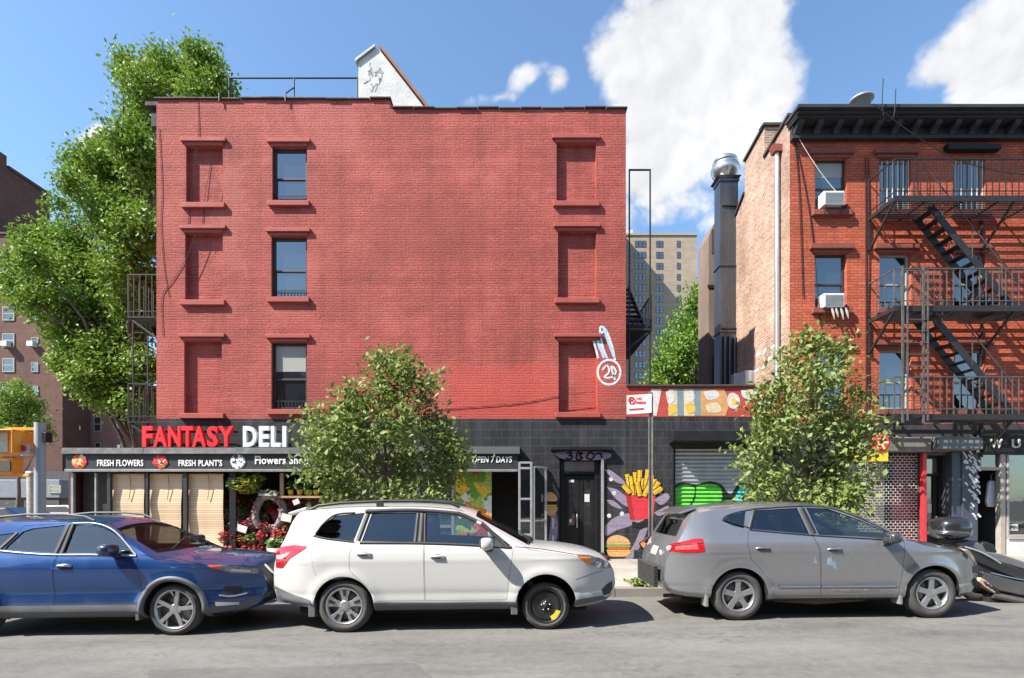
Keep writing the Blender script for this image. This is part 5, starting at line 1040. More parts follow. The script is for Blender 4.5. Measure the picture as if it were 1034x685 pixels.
for i in range(9): p = Vector(fe_stair2[0]).lerp(Vector(fe_stair2[1]), (i + .5) / 9); m.box(p.x - .21, p.x + .21, p.y - .1, p.y + .1, p.z - .01, p.z + .01)
m.build('stair', M_IRON, fr_)
yb2 = 14.5; m = MB(); xa_, xb_ = X(635.5, yb2), X(656.5, yb2); zt_ = Z(172.5, yb2); m.bar((xa_, yb2, gt - .2), (xa_, yb2, zt_), .035); m.bar((xb_, yb2, gt - .2), (xb_, yb2, zt_), .035); m.bar((xa_ - .017, yb2, zt_ + .018), (xb_ + .017, yb2, zt_ + .018), .036)
for v in (330, 395): m.bar((xa_, yb2, Z(v, yb2)), (xb_, yb2, Z(v, yb2)), .03)
m.build('ladder_frame', M_IRON, fr_)
m = MB(); ya = 14.55; m.bar((X(640, ya), ya, Z(405, ya)), (X(640, ya), ya, gt - .22), .04); m.build('prop', M_IRON, fr_)
# ================= cars =================
def paint(name, col, metal=.35, rough=.32, flake=.15):
    m, t = nt(name); co = objco(t); f = noise(t, co, 900, 2); d = noise(t, co, 2.5, 5, .6)
    k = maprange(t, f, .3, .7, 1 - flake, 1 + flake); s = t.nodes.new('ShaderNodeVectorMath'); s.operation = 'SCALE'; s.inputs[0].default_value = col; t.links.new(k, s.inputs['Scale'])
    sp = t.nodes.new('ShaderNodeSeparateXYZ'); t.links.new(co, sp.inputs[0])
    dirt = math_(t, 'MULTIPLY', maprange(t, sp.outputs[2], .22, .55, .5, 0), maprange(t, d, .35, .65, .3, 1)); dust = maprange(t, d, .45, .8, 0, .05)
    c = mixc(t, math_(t, 'ADD', dirt, dust), s.outputs[0], (.22, .20, .175))
    rg = maprange(t, d, .3, .75, rough * .85, rough * 1.3)
    return finish(m, t, c, rg, metal, None, coat=.9, spec=.5, coatrough=.035)
M_TYRE = mat('tyre_rubber', (.060, .058, .055), .8, var=.3, vs=10, bmp=.2); M_WELL = mat('wheel_arch_black', (.006, .006, .006), .95)
M_RIM = mat('silver_alloy', (.42, .43, .44), .32, .8, var=.12, vs=9); M_RIMD = mat('dark_alloy', (.03, .03, .032), .4, .4); M_DISC = mat('brake_disc', (.22, .21, .20), .4, .7)
M_PLAST = mat('black_car_plastic', (.022, .022, .023), .55, var=.2); M_CHROME = mat('chrome_trim', (.70, .71, .72), .12, 1.0, var=.05); M_SEAT = mat('dark_seat_fabric', (.035, .035, .038), .85); M_CABIN = mat('car_cabin', (.085, .085, .085), .8)
M_CLAD = mat('grey_cladding', (.10, .105, .115), .6, var=.15)
M_CGLASS = glassy('car_glass', (.66, .72, .70), r0=.09); M_WSCR = glassy('windscreen_glass', (.70, .76, .73), refl=.16); M_CGLASSD = glassy('car_privacy_glass', (.10, .13, .17), r0=.08)
M_LAMPR = mat('red_lamp_lens', (.34, .006, .010), .08, coat=1, var=.25, vs=14); M_LAMPC = mat('clear_lamp_lens', (.20, .21, .225), .06, .5, coat=1, var=1.0, vs=11); M_AMBER = mat('amber_lens', (.75, .20, .01), .12, coat=1, var=.1); M_PLATE = mat('number_plate', (.72, .66, .42), .5)
class Body:
    """one car body as a lofted shell: top and bottom lines along the middle, half-width by height, rounded in plan at both ends"""
    def __init__(s, d):
        s.d = d; s.top = pchip(d['top']); s.bot = pchip(d['bot']); s.wz = pchip(d['w']); s.cr = pchip(d['crown']); s.x0 = d['top'][0][0]; s.x1 = d['top'][-1][0]
    def plan(s, x):
        d = s.d; p = 1.0
        a = (x - d['fx']) / (s.x1 - d['fx']);
        if a > 0: p -= (1 - d['fp']) * a ** d.get('fe', 2.6)
        a = (d['rx'] - x) / (d['rx'] - s.x0)
        if a > 0: p -= (1 - d['rp']) * a ** d.get('re', 2.6)
        return p
    def zb(s, x): return s.bot(x)
    def zt(s, x): return s.top(x)
    def ze(s, x): return max(s.zt(x) - s.cr(x), s.zb(x) + .02)
    def W(s, x, z):
        w = s.wz(z) * s.plan(x); zb = s.zb(x); t = min(1, max(0, (z - zb) / .09)); w *= 1 - .10 * (1 - t) ** 2
        for xc in (0, s.d['wb']):
            r = math.hypot(x - xc, z - s.d['r']); g = math.exp(-((r - s.d['ra'] - .02) / .07) ** 2); w += s.d.get('flare', .012) * g
        for (zc, sg, am) in s.d.get('crease', ()):
            w += am * math.exp(-abs(z - zc) / sg)
        return w
    def T(s, x, y):
        ze = s.ze(x); we = s.W(x, ze); q = min(1, abs(y) / we); return ze + (s.zt(x) - ze) * (1 - q ** 2.6)
    def inside(s, x, y, z):
        zb = s.zb(x)
        if z < zb or z > s.zt(x): return False
        if z > s.ze(x): return z <= s.T(x, y)
        return abs(y) <= s.W(x, z)
    def nose(s, y, z):
        a, b = s.x1 - 1.3, s.x1
        if s.inside(b, y, z): return b
        for _ in range(22):
            m = (a + b) / 2
            if s.inside(m, y, z): a = m
            else: b = m
        return a
    def tail(s, y, z):
        a, b = s.x0, s.x0 + 1.3
        if s.inside(a, y, z): return a
        for _ in range(22):
            m = (a + b) / 2
            if s.inside(m, y, z): b = m
            else: a = m
        return b
    def loft(s, inset=0, xa=None, xb=None, zf=None, nx=110, nz=44, nt_=14):
        mb = MB(); xa = s.x0 if xa is None else xa; xb = s.x1 if xb is None else xb; rings = []
        for i in range(nx + 1):
            t = i / nx; t = .5 - .5 * math.cos(math.pi * t) if inset == 0 else t; t = .6 * t + .4 * i / nx
            x = xa + (xb - xa) * t; zb = s.zb(x) if zf is None else zf; zt = s.zt(x) - inset; ze = max(min(s.ze(x) - inset * .6, zt - .02), zb + .01); r = []
            half = []
            w0 = s.W(x, zb) - inset
            for q in (0, .4, .8): half.append((w0 * q, zb))
            for k in range(nz + 1): z = zb + (ze - zb) * k / nz; half.append((s.W(x, z) - inset, z))
            we = half[-1][0]
            for k in range(1, nt_ + 1):
                q = math.cos(math.pi / 2 * k / nt_); half.append((we * q, ze + (zt - ze) * (1 - q ** 2.6)))
            r = [(x, -y, z) for y, z in half] + [(x, y, z) for y, z in half[-2:0:-1]]
            rings.append(r)
        n = len(rings[0]); vs = [v for r in rings for v in r]; fs = []
        for i in range(nx):
            for k in range(n): fs.append((i * n + k, i * n + (k + 1) % n, (i + 1) * n + (k + 1) % n, (i + 1) * n + k))
        mb.add(vs, fs); 
        for r in (0, nx): c = len(mb.v); mb.v.append((rings[r][0][0], 0, sum(p[2] for p in rings[r]) / n)); mb.f += [[r * n + k, r * n + (k + 1) % n, c] for k in range(n)]; mb.mi += [0] * n; mb.sm += [True] * n
        return mb
    def side(s, lo, hi, off, nu=24, nv=8, sgn=-1, mb=None, mi=0):
        """patch between two lines drawn in side view, laid on the flank"""
        A, B = resample(lo, nu), resample(hi, nu); mb = mb or MB(); rows = []
        for j in range(nv + 1):
            v = j / nv; r = []
            for a, b in zip(A, B): x, z = a[0] + (b[0] - a[0]) * v, a[1] + (b[1] - a[1]) * v; r.append((x, sgn * (s.W(x, z) + off), z))
            rows.append(r)
        return mb.grid(rows, mi, True, sgn > 0)
    def line(s, pts, w, off, t=.012, sgn=-1, mb=None, mi=0, n=28):
        """a moulding of width w following a line drawn in side view"""
        P = [(p.x, p.y) for p in smooth_line(pts, n)] if len(pts) > 2 else resample(pts, n); mb = mb or MB(); rows = [[], [], [], []]
        for i, p in enumerate(P):
            a, b = P[max(0, i - 1)], P[min(len(P) - 1, i + 1)]; d = Vector((b[0] - a[0], b[1] - a[1])).normalized(); nx_, nz_ = -d.y * w / 2, d.x * w / 2
            for k, (q, o) in enumerate(((1, off - t), (1, off), (-1, off), (-1, off - t))): x, z = p[0] + q * nx_, p[1] + q * nz_; rows[k].append((x, sgn * (s.W(x, z) + o), z))
        mb.grid(rows, mi, True, sgn < 0); return mb
    def ring(s, xc, r0, r1, off, a0=0, a1=180, sgn=-1, mb=None, n=36, mi=0):
        mb = mb or MB(); rows = []
        for r, o in ((r0, -.03), (r0, off), ((r0 + r1) / 2, off + .006), (r1, off), (r1, -.01)):
            row = []
            for i in range(n + 1):
                a = R(a0 + (a1 - a0) * i / n); x, z = xc + r * math.cos(a), s.d['r'] + r * math.sin(a); row.append((x, sgn * (s.W(x, z) + o), z))
            rows.append(row)
        return mb.grid(rows, mi, True, sgn > 0)
def wheel(car, x, y, r, style, sgn=-1):
    """tyre, rim, spokes; the outer face looks towards sgn*y"""
    w = bpy.data.objects.new('wheel', None); COL.objects.link(w); w.parent = car; w.location = (0, 0, 0)
    S = sgn; tw = .215 if style != 'spare' else .15; yo = y  # outer sidewall plane
    def prof(p): return [(a, yo - S * b) for a, b in p]
    rr = {'spare': r * .72, 'vee': r * .69, 'split': r * .76}.get(style, r * .65)
    mb = MB(); p = [(rr, .03), (rr + .012, .006), (rr + (r - rr) * .45, -.006), (r - .04, .004), (r - .012, .022), (r, .05), (r, tw - .05), (r - .012, tw - .02), (rr, tw)]
    mb.lathe(prof(p), (x, 0, r), 'y', 48); b = mb.build('tyre', M_TYRE, w); fixnormals(b.data); b.data.polygons.foreach_set('use_smooth', [True] * len(b.data.polygons))
    mb = MB(); mb.lathe(prof([(rr + .004, .012), (rr - .006, .006), (rr - .018, .014), (rr - .03, .05), (rr - .035, tw * .8), (.02, tw * .8)]), (x, 0, r), 'y', 40)
    rm = {'split': M_RIM, 'spare': M_RIMD}.get(style, M_RIM); mb2 = mb.build('rim', [rm, M_RIMD, M_DISC], w); 
    if style != 'spare': mb3 = MB(); mb3.lathe(prof([(rr * .78, .10), (rr * .78, .085), (.05, .085)]), (x, 0, r), 'y', 32); d_ = mb3.build('brake_disc', M_DISC, w)
    sp = MB(); dk = MB()
    def spoke(a, poly, d0, d1, m=sp, dish=.02):
        ca, sa = math.cos(a), math.sin(a); n = len(poly); vs = []
        for d in (d0, d1):
            for (t, q) in poly: dd = d + dish * (1 - t / rr); vs.append((x + t * ca - q * sa, yo - S * dd, r + t * sa + q * ca))
        m.add(vs, [list(range(n)), list(range(n, 2 * n))[::-1]] + [[i, i + n, (i + 1) % n + n, (i + 1) % n] for i in range(n)])
    h = .06
    if style == 'five':
        for k in range(5): a = R(90 + 72 * k); spoke(a, [(h * .6, -.042), (rr * .55, -.034), (rr - .012, -.043), (rr - .012, .043), (rr * .55, .034), (h * .6, .042)], .018, .06, dish=.012)
    elif style == 'vee':
        for k in range(5):
            a = R(90 + 72 * k); 
            spoke(a, [(h * .5, -.036), (rr * .5, -.043), (rr - .012, -.085), (rr - .012, .085), (rr * .5, .043), (h * .5, .036)], .020, .06, dish=.022)
        for k in range(5): a = R(90 + 72 * k); spoke(a, [(rr * .55, -.014), (rr - .03, -.022), (rr - .03, .022), (rr * .55, .014)], .012, .0195, dk, .018)
    elif style == 'split':
        for k in range(5):
            a = R(84 + 72 * k); spoke(a, [(h * .5, -.028), (rr - .012, -.050), (rr - .012, .000), (rr * .62, .010), (h * .5, .020)], .012, .05, dish=.016)
            spoke(a, [(rr * .60, .012), (rr - .03, .085), (rr - .012, .112), (rr - .012, .055), (rr * .5, -.005)], .013, .045, dish=.016)
    if style == 'spare':
        mb4 = MB(); mb4.lathe(prof([(rr - .03, .035), (rr * .72, .02), (rr * .62, .035), (rr * .5, .03), (.05, .05), (.045, .02), (.001, .018)]), (x, 0, r), 'y', 36); mb4.build('steel_disc', M_RIMD, w)
        for k in range(5): a = R(72 * k + 20); sp.lathe([(.011, yo - S * .03), (.011, yo - S * .012), (.001, yo - S * .010)], (x + .057 * math.cos(a), 0, r + .057 * math.sin(a)), 'y', 8)
        s_ = sp.build('lug_nut', M_RIM, w); fixnormals(s_.data)
        lb = MB(); pr = []
        for q in np.linspace(R(-68), R(-20), 9): pr.append((q, rr * .64, rr * .90))
        lb.grid([[(x + b * math.cos(q), yo - S * .016, r + b * math.sin(q)) for q, a_, b in pr], [(x + a_ * math.cos(q), yo - S * .016, r + a_ * math.sin(q)) for q, a_, b in pr]], 0, False, False); lb.build('yellow_label', mat('yellow_label', (.75, .55, .03), .5), w)
    else:
        hub = MB(); hub.lathe([(.075, yo - S * .05), (.07, yo - S * .030), (.055, yo - S * .026), (.03, yo - S * .022), (.001, yo - S * .021)], (x, 0, r), 'y', 20); s_ = sp.build('spokes', rm, w, bevel=.004); fixnormals(s_.data); o = hub.build('hub_cap', rm, w); fixnormals(o.data)
        if style == 'split' or style == 'vee': o = dk.build('spoke_inlay', M_RIMD, w) if dk.v else None
        ln = MB()
        for k in range(5): a = R(72 * k + 54); ln.lathe([(.010, yo - S * .05), (.010, yo - S * .034), (.001, yo - S * .033)], (x + .058 * math.cos(a), 0, r + .058 * math.sin(a)), 'y', 8)
        o = ln.build('lug_nut', M_RIMD, w); fixnormals(o.data)
    return w
def car(name, label, d):
    B = Body(d); root = thing(name, label, 'car', (0, 0, 0)); wb, r, ra = d['wb'], d['r'], d['ra']; P = d['paint']
    shell = tomesh(B.loft(), [P])
    cav = tomesh(B.loft(.055, d['cab'][0], d['cab'][1], d['cab'][2], 60, 18, 8), [M_CABIN]); shell = boolean(shell, cav, 'DIFFERENCE')
    cut = MB()
    for xc in (0, wb):
        for sg in (-1, 1): cut.lathe([(.001, sg * .55), (ra, sg * .55), (ra, sg * 1.3), (.001, sg * 1.3)], (xc, 0, r + d.get('az', 0)), 'y', 56)
    shell = boolean(shell, tomesh(cut, [M_WELL]), 'DIFFERENCE')
    cut = MB()
    for lo, hi, kind in d['win']:
        pl = lo + hi[::-1]; 
        cut.prism(pl, -1.3, 1.3)
    c_ = tomesh(cut, [M_PLAST]); shell = boolean(shell, c_, 'DIFFERENCE')
    ws = d['screen']; cut = MB(); cut.prism([(ws[0], -ws[2]), (ws[1] - .07, -ws[3]), (ws[1], -ws[3] * .55), (ws[1] + .02, 0), (ws[1], ws[3] * .55), (ws[1] - .07, ws[3]), (ws[0], ws[2])], d['cab'][2] + .45, 2.2, 'z'); shell = boolean(shell, tomesh(cut, [M_PLAST]), 'DIFFERENCE')
    rw = d['rear']; cut = MB(); cut.prism([(-rw[2], rw[0]), (rw[2], rw[0]), (rw[3], rw[1]), (-rw[3], rw[1])], B.x0 - .3, d['cab'][0] + .12, 'x'); shell = boolean(shell, tomesh(cut, [M_PLAST]), 'DIFFERENCE')
    doors = []
    for pl in d['doors']:
        cx_, cz_ = sum(p[0] for p in pl) / len(pl), sum(p[1] for p in pl) / len(pl)
        big = MB(); big.prism(pl, -1.3, -.35); big = tomesh(big, [M_WELL])
        sm_ = []
        for (x, z) in pl: v = Vector((cx_ - x, cz_ - z)); v = v.normalized() * .005; sm_.append((x + v.x, z + v.y))
        g = MB(); g.prism(sm_, -1.3, -.30); doors.append(boolean(shell.copy(), tomesh(g, [M_WELL]), 'INTERSECT')); shell = boolean(shell, big, 'DIFFERENCE')
    def fin(nm, me, par):
        o = link(nm, me, par, angle=32); wn = o.modifiers.new('wn', 'WEIGHTED_NORMAL'); wn.keep_sharp = True; wn.weight = 60; return o
    body = fin('body', shell, root); dob = [fin('door', me, root) for me in doors]
    # glass
    for k, (lo, hi, kind) in enumerate(d['win']):
        for sg in (-1, 1):
            B.side(lo, hi, -.016, 18, 8, sg).build('side_window', M_CGLASSD if kind == 'dark' else M_CGLASS, root)
    mb = MB(); rows = []
    for i in range(15):
        x = ws[0] - .01 + (ws[1] + .03 - ws[0]) * i / 14; wv = (ws[2] + (ws[3] - ws[2]) * i / 14) + .015; rows.append([(x - .0, y, B.T(x, y) - .012) for y in np.linspace(-wv, wv, 17)])
    mb.grid(rows, 0, True, True); mb.build('windscreen', M_WSCR, root)
    mb = MB(); rows = []
    for i in range(9):
        z = rw[0] - .01 + (rw[1] + .02 - rw[0]) * i / 8; wv = rw[2] + (rw[3] - rw[2]) * i / 8 + .015; rows.append([(B.tail(y, z) + .014, y, z) for y in np.linspace(-wv, wv, 15)])
    mb.grid(rows, 0, True, False); mb.build('rear_window', M_CGLASSD, root)
    # cabin: seats, dashboard, steering wheel
    for sx_, sy in ((d['seat'][0], -.37), (d['seat'][0], .37), (d['seat'][1], -.4), (d['seat'][1], .4)):
        mb = MB(); zf = d['cab'][2]; mb.ell((sx_, sy, zf + .12), (.27, .23, .10), p=.6); mb.ell((sx_ - .28, sy, zf + .43), (.09, .22, .34), p=.6, rot=Matrix.Rotation(R(-14), 3, 'Y')); mb.ell((sx_ - .38, sy, zf + .80), (.05, .12, .09), p=.7); mb.build('seat', M_SEAT, root)
    mb = MB(); x = d['dash']; mb.prism([(x - .35, d['cab'][2] + .35), (x + .35, d['cab'][2] + .3), (x + .4, d['cab'][2] + .42), (x - .28, d['cab'][2] + .47)], -.62, .62); mb.build('dashboard', M_SEAT, root, bevel=.03)
    mb = MB(); c = Vector((x - .42, .36, d['cab'][2] + .42)); mb.tube([c + Matrix.Rotation(R(-25), 3, 'Y') @ Vector((0, .17 * math.cos(a), .17 * math.sin(a))) for a in np.linspace(0, 2 * math.pi, 20)], .016, 6, caps=False); mb.build('steering_wheel', M_SEAT, root)
    # wheels
    for xc, st, rr in ((0, d['style'][0], r), (wb, d['style'][1], d.get('rf', r))):
        for sg in (-1, 1): wheel(root, xc, sg * (B.wz(.55) - (.015 if st != 'spare' else .05)), rr, st, sg)
    # underbody and far details
    mb = MB(); mb.box(B.x0 + .35, B.x1 - .4, -.6, .6, .2, B.zb(1.2) + .05); mb.build('underbody', M_WELL, root, bevel=.03)
    # handles
    for (hx, hz) in d['handles']:
        mb = MB(); mb.ell((hx, -(B.W(hx, hz) - .004), hz - .005), (.085, .012, .034), 14, 8); hd = mb.build('handle_recess', M_PLAST, dob[0] if hx < d['doors'][0][1][0] else dob[-1])
        mb = MB(); mb.tube([(hx - .095, -(B.W(hx, hz) + .006), hz), (hx - .07, -(B.W(hx, hz) + .028), hz + .006), (hx + .06, -(B.W(hx, hz) + .03), hz + .006), (hx + .095, -(B.W(hx, hz) + .006), hz)], [.010, .016, .016, .010], 8); mb.build('handle', d.get('hm', P), dob[0] if hx < d['doors'][0][1][0] else dob[-1])
    # mirror
    mx, mz = d['mirror']; mm = d.get('mm', P)
    for sg in (-1, 1):
        mb = MB(); mb.ell((mx, sg * (B.W(mx, mz - .1) + .135), mz), (.085, .125, .078), 16, 10, p=.62); mi_ = mb.build('mirror', mm, root)
        mb = MB(); mb.bar((mx + .02, sg * (B.W(mx, mz - .11) - .03), mz - .095), (mx, sg * (B.W(mx, mz - .1) + .10), mz - .06), .10, .05); mb.build('mirror_stalk', M_PLAST, mi_)
        mb = MB(); mb.ell((mx - .072, sg * (B.W(mx, mz - .1) + .14), mz), (.02, .10, .06), 12, 8, p=.6); mb.build('mirror_glass', M_PANE, mi_)
    return root, B, body, dob
PLACED = []
def place(*a): PLACED.append(a)
def place_now(root, xrear, ynear, B, yaw=0):
    hw = B.wz(.55); root.location = (xrear, ynear + hw, gz(xrear)); root.rotation_euler = (0, -SLOPE, yaw)
def pair(fn, name, m_, par, **kw):
    out = []
    for s in (-1, 1): mb = MB(); fn(s, mb); out.append(mb.build(name, m_, par, **kw))
    return out[0]
# ---------- white car ----------
M_WHITEC = paint('white_pearl_paint', (.47, .47, .46), .0, .3, .03)
dF = dict(wb=2.64, r=.348, rf=.312, ra=.395, paint=M_WHITEC, flare=.024,
  top=[(-1.045, .62), (-1.035, .80), (-1.0, .98), (-.94, 1.12), (-.84, 1.32), (-.745, 1.54), (-.66, 1.635), (-.3, 1.675), (.3, 1.695), (.9, 1.685), (1.4, 1.645), (1.66, 1.585), (2.0, 1.42), (2.3, 1.25), (2.52, 1.135), (2.62, 1.105), (2.9, 1.078), (3.2, 1.028), (3.4, .965), (3.52, .885), (3.59, .77), (3.61, .62)],
  bot=[(-1.045, .50), (-1.0, .42), (-.85, .37), (-.4, .31), (.4, .27), (2.2, .27), (3.0, .28), (3.35, .30), (3.5, .36), (3.585, .44), (3.61, .50)],
  w=[(.2, .80), (.30, .86), (.42, .885), (.6, .893), (.85, .898), (.98, .89), (1.08, .865), (1.16, .822), (1.58, .665), (1.72, .60)],
  crown=[(-1.05, .05), (-.6, .06), (.5, .06), (1.5, .07), (1.9, .12), (2.4, .12), (2.65, .09), (3.2, .09), (3.6, .05)],
  fx=2.75, fp=.60, rx=-.30, rp=.66, fe=2.4, re=2.0, crease=((.50, .045, -.014), (.935, .022, .010)),
  cab=(-.80, 2.45, .62),
  win=[([(-.42, 1.265), (-.22, 1.235), (.115, 1.195)], [(-.40, 1.30), (-.31, 1.42), (-.16, 1.53), (.235, 1.565)], 'dark'), ([(.22, 1.19), (.94, 1.175)], [(.33, 1.56), (.955, 1.552)], 'dark'), ([(1.055, 1.17), (1.6, 1.145), (2.17, 1.105)], [(1.045, 1.548), (1.48, 1.51), (1.76, 1.405), (2.18, 1.125)], 'clear')],
  screen=(1.72, 2.50, .60, .72), rear=(1.17, 1.50, .62, .50), seat=(1.25, .28), dash=2.02, style=('vee', 'spare'),
  doors=[[(.42, .41), (1.055, .41), (1.05, 1.0), (1.02, 1.60), (.26, 1.612), (.14, 1.20), (.075, 1.02), (.08, .82), (.30, .62), (.40, .50)], [(1.063, .41), (2.13, .41), (2.16, .70), (2.225, 1.085), (1.80, 1.43), (1.50, 1.565), (1.028, 1.60), (1.058, 1.0)]],
  handles=[(.27, 1.03), (1.23, .985)], mirror=(1.88, 1.155))
rt, B, bd, dr = car('parked_car', 'white estate SUV with one black steel spare wheel, parked in the middle', dF)
place(rt, -2.19, 7.10, B)
pair(lambda s, mb: B.side([(-1.03, .36), (-.6, .36), (-.42, .36)], [(-1.035, .60), (-.7, .50), (-.44, .44)], .006, 14, 5, s, mb), 'lower_bumper', M_CLAD, rt)
pair(lambda s, mb: B.side([(.40, .275), (2.25, .275)], [(.40, .40), (1.1, .385), (2.25, .385)], .008, 24, 4, s, mb), 'sill_cladding', M_CLAD, rt)
pair(lambda s, mb: B.side([(2.72 + .28, .31), (3.5, .37)], [(3.02, .40), (3.4, .42)], .004, 14, 4, s, mb), 'front_lip', M_CLAD, rt)
for (a, b) in (((-.47, .27), (-.38, .27)), ((2.18, .27), (2.27, .27))): mb = MB(); mb.box(a[0], b[0], -.875, -.70, .21, .44); mb.build('mud_flap', M_CLAD, rt, bevel=.01)
mb = MB(); B.line([(.24, 1.585), (.7, 1.595), (1.02, 1.585), (1.48, 1.54), (1.72, 1.445)], .045, .016, .02, -1, mb); B.line([(1.0, 1.18), (1.01, 1.57)], .085, .006, .012, -1, mb); B.line([(.175, 1.2), (.285, 1.575)], .05, .006, .012, -1, mb); mb.build('window_trim', M_PLAST, rt)
mb = MB(); B.line([(-.40, 1.30), (-.31, 1.43), (-.16, 1.545), (.10, 1.57)], .02, .006, .012, -1, mb); B.line([(-.43, 1.27), (-.22, 1.228), (.12, 1.185)], .02, .006, .012, -1, mb); B.line([(.93, 1.18), (.95, 1.55)], .05, .007, .012, -1, mb); B.line([(1.055, 1.17), (1.045, 1.55)], .03, .007, .012, -1, mb); B.line([(.2, 1.172), (1.0, 1.158), (1.6, 1.132), (2.2, 1.09)], .032, .006, .012, -1, mb); mb.build('belt_line_seal', M_PLAST, rt)
mb = MB(); B.line([(2.16, 1.09), (1.80, 1.41)], .05, .004, .012, -1, mb); B.side([(1.98, 1.105), (2.19, 1.095)], [(1.98, 1.24), (2.19, 1.10)], .002, 8, 4, -1, mb); mb.build('quarter_trim', M_PLAST, rt)
pair(lambda s, mb: mb.tube([(-.55, .60 * s, 1.60), (-.42, .60 * s, 1.665), (-.1, .60 * s, 1.70), (.5, .60 * s, 1.72), (1.1, .60 * s, 1.71), (1.38, .60 * s, 1.68), (1.5, .60 * s, 1.62)], [.018, .022, .02, .02, .02, .022, .018], 8).bar((.42, .60 * s, 1.64), (.42, .60 * s, 1.71), .05, .09), 'roof_rail', M_PLAST, rt)
mb = MB(); pts = [(-.86, 1.575), (-.60, 1.655), (-.60, 1.61), (-.83, 1.535)]; mb.prism(pts, -.54, .54); mb.build('spoiler', M_WHITEC, rt, bevel=.012)
lo, hi = [(-1.01, .77), (-.93, .80), (-.87, .99)], [(-1.0, 1.0), (-.96, 1.10), (-.62, 1.085)]
tl = pair(lambda s, mb: B.side([(-.985, .84), (-.86, .84), (-.74, .97), (-.50, 1.115)], [(-.985, 1.03), (-.92, 1.12), (-.70, 1.15), (-.50, 1.145)], .007, 16, 8, s, mb), 'tail_lamp', M_LAMPR, rt)
mb = MB(); B.side([(-.97, .96), (-.88, .96), (-.76, 1.03)], [(-.97, 1.01), (-.88, 1.01), (-.75, 1.06)], .009, 10, 3, -1, mb); mb.build('lamp_lens', mat('pale_lens', (.8, .45, .45), .15), tl)
hl = pair(lambda s, mb: B.side([(3.06, .975), (3.2, .865), (3.4, .78), (3.55, .775)], [(3.03, .992), (3.2, .98), (3.38, .925), (3.53, .835)], .006, 20, 8, s, mb), 'headlight', M_LAMPC, rt)
mb = MB(); B.side([(3.07, .965), (3.22, .85), (3.25, .86)], [(3.04, .982), (3.2, .955), (3.24, .955)], .010, 12, 6, -1, mb); mb.build('indicator', M_AMBER, hl)
for q, w_ in ((3.34, .045), (3.45, .04)): mb = MB(); c_ = Vector((q, -(B.W(q, .835) + .004), .84)); mb.lathe([(.001, -.012), (w_ * .6, -.012), (w_ * .7, -.004), (w_, -.010), (w_, .0)], c_, 'y', 18); mb.build('projector', M_CHROME, hl)
mb = MB(); B.side([(3.42, .42), (3.52, .43), (3.565, .50)], [(3.40, .50), (3.47, .56), (3.56, .60)], .005, 12, 5, -1, mb); mb.build('fog_lamp_bezel', M_PLAST, rt)
mb = MB(); rows = [[(B.nose(y, z) + .004, y, z) for y in np.linspace(-.42, .42, 13)] for z in np.linspace(.56, .78, 7)]; mb.grid(rows, 0, True, True); mb.build('grille', M_PLAST, rt)
mb = MB(); mb.box(3.625, 3.64, -.16, .16, .50, .66); mb.build('number_plate', M_PLAST, rt)
mb = MB(); mb.box(-1.06, -1.046, -.16, .16, .82, .95); mb.build('number_plate', M_PLATE, rt)
mb = MB(); B.line([(-.42, 1.03), (-.40, .90), (-.36, .76)], .006, .002, .006, -1, mb); B.side([(-.44, .88), (-.26, .88)], [(-.44, 1.03), (-.26, 1.03)], .0008, 6, 4, -1, mb); mb.build('fuel_flap', M_WHITEC, rt)
mb = MB(); B.line([(3.03, .66), (3.2, .71), (3.42, .755)], .006, .001, .006, -1, mb); mb.build('bumper_seam', M_WELL, rt)
mb = MB(); B.line([(2.24, 1.10), (2.6, 1.065), (3.03, .99)], .008, .001, .006, -1, mb); mb.build('bonnet_gap', M_WELL, rt)
mb = MB(); mb.bar((2.48, -.55, B.T(2.48, -.55) + .01), (2.30, .1, B.T(2.30, .1) + .012), .012); mb.bar((2.50, .1, B.T(2.5, .1) + .01), (2.36, .6, B.T(2.36, .6) + .012), .012); mb.build('wiper', M_PLAST, rt)
